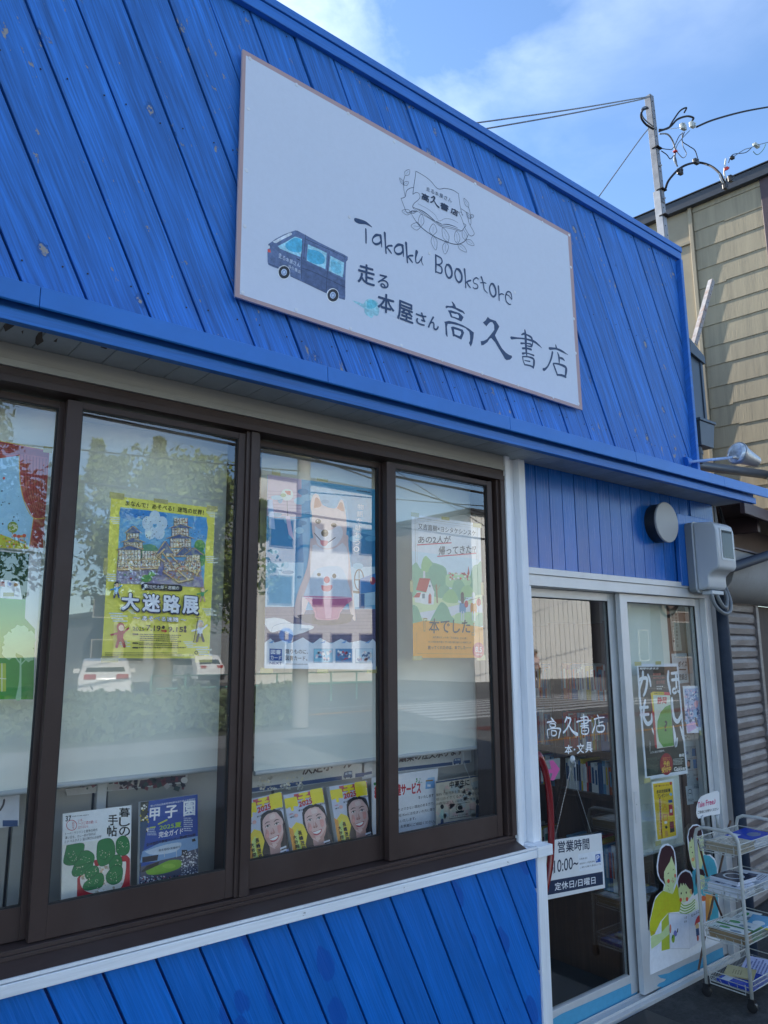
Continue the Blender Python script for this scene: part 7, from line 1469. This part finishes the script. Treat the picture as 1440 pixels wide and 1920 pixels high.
def c_white(p): p.rect(0, 0, 1, 1, '#d9dde6'); p.rect(.2, .3, .75, .6, '#4c5a78'); p.tiny(.1, .68, .9, .9, 3, '#5a6070')
def c_green(p): p.rect(0, 0, 1, 1, '#e2e6e4'); p.ell(.6, .35, .22, .15, '#4f9a5c'); p.ell(.3, .7, .2, .16, '#8a9aa8'); p.tiny(.1, .1, .5, .3, 3, '#3a4a3c')
def c_blue(p): p.rect(0, 0, 1, 1, '#2344b0'); p.rect(.05, .1, .35, .35, '#cfd6ea'); p.ell(.6, .6, .2, .2, '#6a7a9a')
def c_yel(p): p.rect(0, 0, 1, 1, '#6ab0d8'); p.rect(0, .7, 1, 1, '#e6d84a'); p.text('おでかけ', (.2, .92), (.9, .92), (.2, .75), '#3a5a8c', .02); p.ell(.3, .35, .2, .2, '#e8f0f0')
def c_lila(p): p.rect(0, 0, 1, 1, '#c9cdf0'); p.tiny(.1, .1, .9, .8, 7, '#5a60a0')
def c_env(p): p.rect(0, 0, 1, 1, '#c9bc8c'); p.tiny(.2, .25, .7, .6, 4, '#8c8058')
zb = LV[0][1] + .002
pile('leaflet_pile', 'grey brown leaflets on the left of the top basket', 3.725, 3.90, 1.94, 2.10, zb, 7, .0055, c_grey, .04, side='#a89c86')
pile('leaflet_pile', 'blue and white pamphlets on the right of the top basket', 3.93, 4.11, 1.95, 2.11, zb, 6, .006, c_blue, -.1, tilt=.1, side='#cfd6e0')
zb = LV[1][1] + .002
for i, (x, y) in enumerate(((3.727, 2.03), (3.727, 1.945), (3.80, 1.945), (3.80, 2.03))): pile('leaflet_pile', ('white booklets at the back left of the second basket', 'white booklets at the front left of the second basket', 'white booklets at the front middle of the second basket', 'white booklets at the back middle of the second basket')[i], x, x + .07, y, y + .08, zb, 9, .005, c_white, .02, side='#d9dde6')
pile('booklet', 'navy booklet with a white ring on the stacks in the second basket', 3.76, 3.93, 1.965, 2.11, zb + .047, 3, .006, c_navy, -.08, side='#c9d0de')
pile('leaflet_pile', 'white leaflets on the right of the second basket', 3.95, 4.11, 1.95, 2.11, zb, 7, .005, c_white, .1, side='#cfd6e4')
zb = LV[2][1] + .002
pile('leaflet_pile', 'brown edged booklets tied at the left of the third basket', 3.727, 3.80, 1.945, 2.12, zb, 10, .0045, c_green, .03, side='#9a8466')
pile('leaflet_pile', 'green edged booklets in the middle of the third basket', 3.806, 3.90, 1.945, 2.12, zb, 10, .0048, c_green, .0, side='#5f8f64')
pile('leaflet_pile', 'green edged booklets at the right of the third basket', 3.93, 4.10, 2.03, 2.12, zb, 9, .0045, c_green, .1, side='#3f7a4c')
pile('booklet', 'yellow and blue magazine sticking out of the third basket', 3.90, 4.08, 1.90, 2.04, zb + .034, 2, .005, c_yel, .25, side='#e2d65a')
zb = LV[3][1] + .002
pile('leaflet_pile', 'blue folders lying in the bottom basket', 3.73, 3.93, 1.945, 2.10, zb, 4, .004, c_blue, .03, side='#2344b0')
pile('envelope', 'tan envelope on the blue folders in the bottom basket', 3.80, 3.93, 1.99, 2.12, zb + .018, 2, .003, c_env, .35, side='#b8a878')
pile('leaflet', 'pale violet sheets at the right of the bottom basket', 3.93, 4.10, 1.95, 2.10, zb + .01, 3, .003, c_lila, .2, tilt=.12, side='#c9cdf0')
# crossed sticks behind the cart (folded stand)
st = thing('folding_stand', 'thin brown crossed wooden sticks tied behind the cart', 'stand', (3.73, 2.2, 0.1))
def zx(x, y, Y=2.17): return PY(1290 + x / 4.573, 1480 + y / 4.573, Y)
for q in (((85, 430), (165, 745)), ((315, 505), (175, 1120)), ((225, 920), (300, 1110)), ((145, 1260), (90, 1550)), ((365, 270), (345, 330))): obj('stick', MB().tube([zx(*q[0]), zx(*q[1])], 0.0055, 7), M_shelf, st)
# take free sign
tf = thing('take_free_card', 'white rounded card reading Take Free clipped above the cart', 'sign', tuple(zx(80, 240, 2.12)))
o_ = [(80, 235), (72, 205), (75, 150), (90, 95), (115, 60), (160, 40), (255, 10), (268, 30), (275, 210), (180, 225), (90, 252)]
obj('card', MB().prism([tuple(zx(a, b, 2.12)) for a, b in o_], (0, 0.0015, 0)), M_paper, tf)
p = Print((0, 2.12, 0), (1, 0, 0), (0, 0, 1), base=0.0003).zoom(1290, 1480, 4.573)
p.text('Take', (84, 160), (142, 145), (84, 112), '#c22a6a', 0.03); p.text('Free♪', (152, 142), (236, 125), (152, 92), '#c22a6a', 0.03); p.text('ご自由にお持ちください', (82, 212), (260, 178), (82, 186), '#1c1c20', 0.02); p.build('lettering', M_print, tf)
for x in (115, 245):
    a, b = zx(x, 225, 2.12), zx(x + 18, 330, 2.12)
    obj('clip', MB().tube([a, a.lerp(b, .3), b], [.010, .007, .010], 10), mat('clear_plastic', (0.45, 0.47, 0.48), rough=0.12), tf, smooth=True)
mt_ = thing('door_mat', 'black rubber door mat at the threshold', 'mat', (3.2, 2.1, 0)); obj('mat', MB().box(2.5, 3.34, 1.62, 2.24, 0.0005, 0.012), M_black, mt_, bev=0.004)
# ------------------------------------------------------------------ the other side of the street (seen mirrored in the glass)
M_leaf = mat('leaf_green', (0.15, 0.20, 0.045), rough=0.5, var=0.45, vs=1.6)
M_leafd = mat('leaf_dark', (0.028, 0.055, 0.018), rough=0.55, var=0.5, vs=1.2)
M_bark = mat('bark', (0.22, 0.19, 0.15), rough=0.9, var=0.3, vs=10, bump=0.6, bs=30)
def leaves(n, pick, size, seed, up=0.3):
    r = random.Random(seed); mb = MB()
    for _ in range(n):
        c = pick(r); s = size * r.uniform(.6, 1.4); a = Vector((r.gauss(0, 1), r.gauss(0, 1), r.gauss(0, 1))).normalized(); b = a.orthogonal().normalized(); b = (Matrix.Rotation(r.uniform(0, 6.28), 3, a) @ b); d = a.cross(b)
        o = len(mb.v); mb.v += [c - b * s, c + d * s * .45, c + b * s, c - d * s * .45]; mb.f.append((o, o + 1, o + 2, o + 3)); mb.m.append(0)
    return mb
def tree(name, label, x, y, h, r, trunk, n, seed, leafm, spiky=False, group=None):
    t = thing(name, label, 'tree', (x, y, 0), group)
    rr_ = random.Random(seed)
    obj('trunk', MB().tube([(x, y, 0), (x + .1, y, trunk * .5), (x - .05, y, trunk), (x, y, h * .75)], [.36 * r / 4, .28 * r / 4, .24 * r / 4, .08], 12), M_bark, t, smooth=True)
    cl = []
    for k in range(46):
        a = rr_.uniform(0, 6.28); q = r * math.sqrt(rr_.random()) * .9; zc_ = trunk + (h - trunk) * rr_.uniform(.12, .86) ; q *= math.sin(math.pi * min(.93, max(.2, (zc_ - trunk) / (h - trunk) * .75 + .2)))
        cl.append((Vector((x + q * math.cos(a), y + q * math.sin(a), zc_)), rr_.uniform(.7, 1.25) * r / 4))
    br_ = MB()
    for c, q in cl[:14]: br_.tube([(x, y, trunk * .9 + (c.z - trunk) * .4), c], [.09 * r / 4, .03], 6)
    obj('limbs', br_, M_bark, t)
    if spiky:
        for k in range(22):
            a = rr_.uniform(0, 6.28); q = r * rr_.uniform(.1, .85); b = Vector((x + q * math.cos(a), y + q * math.sin(a), h * rr_.uniform(.62, .86)))
            for i in range(5): cl.append((b + Vector((0, 0, i * .27)), .30 - i * .035))
    def pick(rg):
        c, q = rg.choice(cl); v = Vector((rg.gauss(0, 1), rg.gauss(0, 1), rg.gauss(0, .8))).normalized() * q * rg.uniform(.55, 1.05); return c + v
    obj('crown', leaves(n, pick, .085 * (r / 4) + .03, seed, ), leafm, t); return t
tree('street_tree', 'spiky sunlit tree reflected behind the yellow maze poster', 10.4, -20.5, 8.8, 4.4, 2.5, 46000, 4, M_leaf, True)
tree('street_tree', 'broad dark tree reflected at the far left window', 2.6, -22, 10.5, 4.6, 3.5, 12000, 5, M_leafd)
tree('street_tree', 'dark pine like tree reflected further left', -3.0, -24, 9, 4.2, 3, 9000, 6, M_leafd)
tree('street_tree', 'small round tree reflected near the left window mullion', 6.2, -40, 7.5, 2.2, 3, 4000, 8, M_leafd)
def hedge(rg): 
    x = rg.uniform(2.0, 13); return Vector((x + rg.gauss(0, .1), rg.uniform(-17.2, -10.2) if x < 9.2 else rg.uniform(-17.2, -10.2 - (x - 9.2) * 1.6), max(.02, rg.gauss(.28, .12) + .12 * math.sin(x * 2.1))))
g = obj('ground_cover', leaves(26000, hedge, .10, 21), mat('ground_cover_leaf', (0.10, 0.14, 0.06), rough=0.6, var=0.4, vs=2)); tag(g, 'low green ground cover plants across the street', 'ground cover', kind='stuff')
struct('verge', MB().quad((1, -24, .0), (17, -24, .0), (9.5, -9.8, .0), (1, -9.8, .0)), mat('verge_soil', (0.09, 0.10, 0.06), rough=.95, var=.3))
struct('far_pavement', MB().quad((-20, -9.8, -.006), (9.8, -9.8, -.006), (9.0, -7.9, -.006), (-20, -7.9, -.006)), M_concrete)
fe = thing('mesh_fence', 'low green metal fence behind the ground cover across the street', 'fence', (13, -17.6, 0))
for k in range(9): obj('post', MB().tube([(8.9 + k * 1.1, -17.6, 0), (8.9 + k * 1.1, -17.6, 1.0)], .03, 8), mat('fence_green', (0.12, 0.32, 0.26), rough=.5), fe)
obj('rail', MB().tube([(8.9, -17.6, .6), (17.7, -17.6, .6)], .03, 8).tube([(8.9, -17.6, .98), (17.7, -17.6, .98)], .02, 8), MATS['fence_green'], fe)
M_car = mat('white_car_paint', (0.80, 0.80, 0.80), rough=.18, rv=.02, coat=.8, var=.02); M_cglass = mat('car_glass', (0.02, 0.025, 0.03), rough=.05, rv=.02, coat=.6); M_tyre = mat('tyre', (.02, .02, .02), rough=.8)
M_tail = mat('tail_lamp', (.45, .03, .03), rough=.2)
def car(name, label, loc, rot, L=4.3, W=1.75, Hh=1.65, suv=True):
    t = thing(name, label, 'car', (0, 0, 0)); x = L / 2
    prof = [(-x, .35), (-x, .95), (-x + .1, 1.05), (-x + .42, Hh - .08), (-x + .9, Hh), (.5, Hh - .02), (1.15, 1.08), (x - .1, .92), (x, .7), (x, .35)] if suv else [(-x, .3), (-x, .8), (-x + .35, .98), (-x + .9, Hh - .05), (-.2, Hh), (.45, Hh - .05), (1.1, .95), (x - .15, .72), (x, .5), (x, .28)]
    def sec(s, zf=1.0): return [(a, s * W / 2 * (1 - .16 * max(0, (b - .95) / (Hh - .95))), b) for a, b in prof]
    l, r_ = sec(1), sec(-1); n = len(prof); mb = MB(); mb.v = [Vector(q) for q in l + r_]
    mb.f = [tuple(q) for q in tessellate_polygon([[Vector((a, b, 0)) for a, b in prof]])] + [tuple(i + n for i in reversed(q)) for q in tessellate_polygon([[Vector((a, b, 0)) for a, b in prof]])] + [(i, (i + 1) % n, (i + 1) % n + n, i + n) for i in range(n)]; mb.m = [0] * len(mb.f)
    obj('body', mb, M_car, t, smooth=True, bev=.06, seg=3, ang=35)
    e = .012
    obj('rear_window', MB().hexa([(-x + .13 - e, -W * .37, 1.12), (-x + .13 - e, W * .37, 1.12), (-x + .16, W * .37, 1.12), (-x + .16, -W * .37, 1.12), (-x + .40 - e, -W * .33, Hh - .16), (-x + .40 - e, W * .33, Hh - .16), (-x + .43, W * .33, Hh - .16), (-x + .43, -W * .33, Hh - .16)]), M_cglass, t, bev=.01)
    for s in (1, -1):
        y0 = s * (W / 2 * .985); y1 = s * (W / 2 * .87)
        obj('side_window', MB().hexa([(-x + .5, y0 + s * .004, 1.05), (.95, y0 + s * .004, 1.05), (.95, y0 - s * .04, 1.05), (-x + .5, y0 - s * .04, 1.05), (-x + .75, y1 + s * .012, Hh - .14), (.42, y1 + s * .012, Hh - .14), (.42, y1 - s * .03, Hh - .14), (-x + .75, y1 - s * .03, Hh - .14)]), M_cglass, t, bev=.01)
        for a in (-x + .8, x - .85): 
            wh = obj('wheel', MB().lathe([(-.1, .2), (-.1, .31), (-.07, .33), (.07, .33), (.1, .31), (.1, .2)], (a, s * (W / 2 - .08), .33), (0, 1, 0), 28), M_tyre, t, smooth=True, ang=40)
            obj('rim', MB().lathe([(.0, .19), (.012, .18), (.012, .05), (.02, .04)], (a, s * (W / 2 + .02), .33), (0, s, 0), 20), M_steel, wh, smooth=True, ang=40)
        obj('tail_lamp', MB().box(-x - .02, -x + .15, s * W * .30 - .14, s * W * .30 + .2 * s * s, .90, 1.05), M_tail, t, bev=.02)
        obj('headlight', MB().box(x - .25, x + .012, s * W * .36 - .18, s * W * .36 + .12, .66, .80), mat('headlight', (.7, .72, .75), rough=.1), t, bev=.03)
        obj('mirror', MB().obox((.75, s * (W / 2 + .1), 1.1), (.06, 0, 0), (0, .1, 0), (0, 0, .07)), M_car, t, bev=.02)
    obj('windscreen', MB().hexa([(1.16 + e, -W * .40, 1.1), (1.16 + e, W * .40, 1.1), (1.12, W * .40, 1.1), (1.12, -W * .40, 1.1), (.54 + e, -W * .35, Hh - .1), (.54 + e, W * .35, Hh - .1), (.5, W * .35, Hh - .1), (.5, -W * .35, Hh - .1)]) if suv else MB().hexa([(1.1 + e, -W * .40, .99), (1.1 + e, W * .40, .99), (1.06, W * .40, .99), (1.06, -W * .40, .99), (.5 + e, -W * .35, Hh - .1), (.5 + e, W * .35, Hh - .1), (.46, W * .35, Hh - .1), (.46, -W * .35, Hh - .1)]), M_cglass, t, bev=.01)
    obj('number_plate', MB().box(-x - .03, -x - .012, -.17, .17, .72, .88), M_paper, t); obj('bumper', MB().box(-x - .04, -x + .2, -W * .48, W * .48, .3, .55), M_black, t, bev=.04); obj('grille', MB().box(x - .1, x + .03, -W * .3, W * .3, .35, .6), M_black, t, bev=.03)
    t.location = loc; t.rotation_euler = (0, 0, rot); return t
car('parked_car', 'white car parked nose in behind the fence, reflected under the yellow poster', (8.2, -19.6, 0), R(-72), L=3.4, W=1.48, Hh=1.5)
car('parked_car', 'white low car turned to the right reflected under the village poster', (33.2, -28.0, 0), R(160), L=4.3, W=1.8, Hh=1.32, suv=False)
car('parked_car', 'white car half hidden by the tree trunk in the reflection', (17.5, -34, 0), R(-100))
pp = thing('utility_pole', 'round concrete utility pole reflected through the blue dog poster', 'pole', (9.5, -10.2, 0))
obj('pole', MB().tube([(9.5, -10.2, 0), (9.5, -10.2, 11)], [.19, .13], 18), M_concrete, pp, smooth=True, ang=40)
obj('crossarm', MB().box(8.6, 10.4, -10.25, -10.15, 8.6, 8.7).box(8.8, 10.2, -10.25, -10.15, 7.4, 7.48), M_steel, pp)
obj('sign_plate', MB().box(9.36, 9.64, -10.0, -9.98, 2.2, 2.9), M_paper, pp); obj('guard', MB().tube([(9.5, -10.2, .0), (9.5, -10.2, .9)], .20, 18), M_concrete, pp, smooth=True, ang=40)
lab = ['sleeved thick cable highest over the street', 'sagging cable just below the sleeved one', 'paired cables crossing the tree top', 'low telephone cable over the crosswalk', 'thin wire high over the far pavement', 'second thin wire high over the far pavement', 'wire rising to the far right', 'wire falling to the far right']
for i, (a, b, sag, r_) in enumerate((((-20, -7.5, 6.1), (40, -7.5, 5.6), .5, .03), ((-20, -8.0, 5.7), (9.5, -10.2, 5.9), .7, .018), ((-20, -9.5, 5.6), (40, -10.5, 5.2), .6, .03), ((9.5, -10.2, 6.3), (45, -18, 6.6), .5, .022), ((-20, -11, 7.3), (60, -11, 7.3), .5, .012), ((-20, -10.6, 7.0), (60, -10.6, 7.1), .6, .012), ((9.5, -10.2, 5.4), (50, -4, 8.0), .4, .014), ((9.5, -10.2, 7.4), (45, -26, 6.0), .6, .014))):
    t = thing('overhead_cable', lab[i] + ', seen in the glass', 'cable', a, 'overhead cables across the street')
    n = 16; obj('wire', MB().tube([Vector(a).lerp(Vector(b), k / n) - Vector((0, 0, sag * 4 * (k / n) * (1 - k / n))) for k in range(n + 1)], r_, 6), M_cable, t, smooth=True)
t = thing('cable_sleeve', 'yellowish sleeve around the highest overhead cable seen in the glass', 'cable sleeve', (5, -7.5, 5.5)); obj('sleeve', MB().tube([(4.6, -7.5, 5.62), (7.9, -7.5, 5.45)], .085, 10), mat('sleeve_yellow', (.30, .28, .16), rough=.6), t, smooth=True, ang=40)
def bld(name, label, x0, x1, y0, y1, h, m, wins=(), roofm=None):
    t = thing(name, label, 'building', (x0, y1, 0)); obj('walls', MB().box(x0, x1, y0, y1, 0, h), m, t)
    obj('roof', MB().box(x0 - .3, x1 + .3, y0 - .3, y1 + .3, h + .002, h + .25), roofm or M_roofedge, t)
    for (a, b, z0_, z1_, mm) in wins:
        f_ = obj('window', MB().box(a - .08, b + .08, y1 + .001, y1 + .06, z0_ - .08, z1_ + .08), mat('dull_window_frame', (.30, .28, .26), rough=.6), t); obj('pane', MB().box(a, b, y1 + .061, y1 + .07, z0_, z1_), mm, f_)
    return t
M_wb = mat('white_cladding', (.74, .75, .74), rough=.6, var=.06, vs=.6); M_sh = mat('slate_siding', (.05, .055, .07), rough=.5); M_br = mat('brown_wall', (.10, .07, .055), rough=.8, var=.15); M_cr = mat('cream_wall', (.66, .65, .61), rough=.8)
wb = bld('white_building', 'tall white corrugated building reflected in the left door', 30.5, 41.5, -36, -25.5, 9.5, M_wb, ())
ribs = MB()
for k in range(24): ribs.box(30.5 + k * .46, 30.56 + k * .46, -25.499, -25.44, 0, 9.4)
obj('rib', ribs, M_wb, wb)
bld('dark_building', 'dark clad building beside the white one in the door reflection', 41.8, 47.5, -34, -25, 8.5, M_sh, ((43, 45, 4.5, 6.5, M_cglass), (43.2, 44.2, 0.2, 2.4, M_paper), (46, 47, 1, 3, M_cglass)))
bld('brown_house', 'brown house with a white framed window in the right door reflection', 48, 62, -34, -24.5, 7, M_br, ((49.5, 52, 1.2, 3.6, M_cglass), (54, 57, 1.2, 3.6, M_cglass), (50, 53, 4.4, 6, M_cglass)))
bld('cream_building', 'cream apartment building reflected behind the village poster', 20.5, 29.5, -44, -32, 11.5, M_cr, tuple((21.3 + a * 2.1, 22.7 + a * 2.1, z_, z_ + 1.5, M_cglass) for a in range(4) for z_ in (1.2, 4.4, 7.6)))
bld('grey_building', 'low grey building reflected between the tree and the pole', 15.5, 19.5, -50, -40, 4.0, mat('grey_wall', (.30, .32, .34), rough=.8), tuple((14.3 + a * 1.8, 15.5 + a * 1.8, z_, z_ + 1.2, M_cglass) for a in range(3) for z_ in (1.2, 3.8)))
bld('far_house', 'low dark roofed house far left in the reflection', -14, 1, -52, -42, 4.5, M_cr, ((-12, -10, 1, 2.6, M_cglass), (-8, -6, 1, 2.6, M_cglass), (-3, -1, 1, 2.6, M_cglass)))
for k, (x, y, h_) in enumerate(((12.9, -11.6, 2.4), (16.6, -22.5, 2.6))):
    t = thing('sign_post', ('plain white steel post beside the crosswalk in the reflection', 'thin post with a round blue pedestrian sign in the reflection')[k], 'sign post', (x, y, 0)); obj('post', MB().tube([(x, y, 0), (x, y, h_)], .035, 10), M_paper, t, smooth=True, ang=40)
    if k: obj('sign_face', MB().lathe([(0, .3), (.02, .3)], (x, y + .05, h_ - .2), (-.3, 1, 0), 24), mat('sign_blue', (.05, .2, .6), rough=.4), t); obj('symbol', MB().box(x - .09, x + .09, y + .09, y + .1, h_ - .38, h_ - .05), M_paper, t, bev=.03)
# pedestrian crossing the road
px_, py_ = 24.6, -16.0
pe = thing('person', 'person in a cap, pale pink shirt and shorts walking by the crosswalk', 'person', (px_, py_, 0))
J = {'pel': (0, 0, .93), 'ch': (0, .02, 1.22), 'nk': (0, .02, 1.46), 'hd': (0, .05, 1.60), 'tp': (0, .04, 1.70), 'hl': (.10, 0, .88), 'kl': (.12, .10, .50), 'al': (.12, .04, .09), 'tl': (.13, .20, .04), 'hr': (-.10, 0, .88), 'kr': (-.11, .02, .49), 'ar': (-.12, -.18, .12), 'tr': (-.12, -.06, .04), 'sl': (.19, .02, 1.40), 'el': (.25, -.04, 1.13), 'wl': (.27, .06, .90), 'sr': (-.19, .02, 1.40), 'er': (-.25, .06, 1.13), 'wr': (-.25, .22, .96)}
RD_ = {'pel': .135, 'ch': .15, 'nk': .055, 'hd': .085, 'tp': .07, 'hl': .095, 'kl': .06, 'al': .038, 'tl': .035, 'hr': .095, 'kr': .06, 'ar': .038, 'tr': .035, 'sl': .065, 'el': .042, 'wl': .03, 'sr': .065, 'er': .042, 'wr': .03}
ks = list(J); E_ = [('pel', 'ch'), ('ch', 'nk'), ('nk', 'hd'), ('hd', 'tp'), ('pel', 'hl'), ('hl', 'kl'), ('kl', 'al'), ('al', 'tl'), ('pel', 'hr'), ('hr', 'kr'), ('kr', 'ar'), ('ar', 'tr'), ('ch', 'sl'), ('sl', 'el'), ('el', 'wl'), ('ch', 'sr'), ('sr', 'er'), ('er', 'wr')]
def fig(name, kk, ee, grow, m, lim=None):
    me = bpy.data.meshes.new(name); me.from_pydata([Vector(J[q]) for q in kk], [(kk.index(a), kk.index(b)) for a, b in ee], []); me.materials.append(m)
    o = bpy.data.objects.new(name, me); COL.objects.link(o); o.parent = pe; ORG[o] = ORG[pe]
    sk = o.modifiers.new('skin', 'SKIN'); sk.use_smooth_shade = True
    for i, q in enumerate(kk): me.skin_vertices[0].data[i].radius = (RD_[q] * grow, RD_[q] * grow * (.72 if q in ('pel', 'ch') else 1)); me.skin_vertices[0].data[i].use_root = (i == 0)
    s_ = o.modifiers.new('sub', 'SUBSURF'); s_.levels = 2; s_.render_levels = 2; return o
skin_m = mat('skin', (.42, .26, .19), rough=.55)
fig('body', ks, E_, 1.0, skin_m)
J['w2'] = (0, 0, 1.0); RD_['w2'] = .14
fig('shirt', ['w2', 'ch', 'sl', 'el', 'sr', 'er'], [('w2', 'ch'), ('ch', 'sl'), ('sl', 'el'), ('ch', 'sr'), ('sr', 'er')], 1.22, mat('pink_shirt', (.66, .52, .50), rough=.8))
fig('shorts', ['pel', 'hl', 'kl', 'hr', 'kr'], [('pel', 'hl'), ('hl', 'kl'), ('pel', 'hr'), ('hr', 'kr')], 1.32, mat('olive_shorts', (.10, .095, .07), rough=.85))
obj('cap', MB().lathe([(0, .098), (.04, .095), (.08, .07), (.10, .02)], (px_, py_ + .045, 1.63), (0, 0, 1), 18).box(px_ - .07, px_ + .07, py_ + .12, py_ + .22, 1.635, 1.65), mat('grey_cap', (.35, .35, .33), rough=.8), pe, smooth=True, ang=40)
for a, b, m_, nm in (((-.03, .13, 1.605), .009, M_black, 'eye'), ((.03, .13, 1.605), .009, M_black, 'eye'), ((0, .145, 1.58), .014, skin_m, 'nose'), ((.085, .05, 1.59), .022, skin_m, 'ear'), ((-.085, .05, 1.59), .022, skin_m, 'ear'), ((.12, .14, .04), .05, M_black, 'shoe'), ((-.12, -.10, .05), .05, M_black, 'shoe')):
    c = Vector(a) + ORG[pe]; obj(nm, MB().lathe([(-b, b * .3), (-b * .6, b * .8), (0, b), (b * .6, b * .8), (b, b * .3)], tuple(c), (0, 1, 0) if nm == 'shoe' else (0, 0, 1), 10), m_, pe, smooth=True)
for s_, wv in ((1, 'wl'), (-1, 'wr')):
    wq = Vector(J[wv]) + ORG[pe]; hm = MB().obox(wq + Vector((0, 0, -.045)), (.012, 0, 0), (0, .035, 0), (0, 0, .045))
    for k in range(4): hm.tube([wq + Vector((0, -.027 + k * .018, -.085)), wq + Vector((-.008 * s_, -.025 + k * .018, -.125)), wq + Vector((-.022 * s_, -.022 + k * .017, -.15 + abs(k - 1.5) * .008))], [.0085, .008, .006], 6)
    hm.tube([wq + Vector((0, .03, -.03)), wq + Vector((-.01 * s_, .058, -.065)), wq + Vector((-.014 * s_, .055, -.095))], [.010, .009, .007], 6); obj('hand', hm, skin_m, pe, smooth=True)

bpy.data.objects.remove(_to)
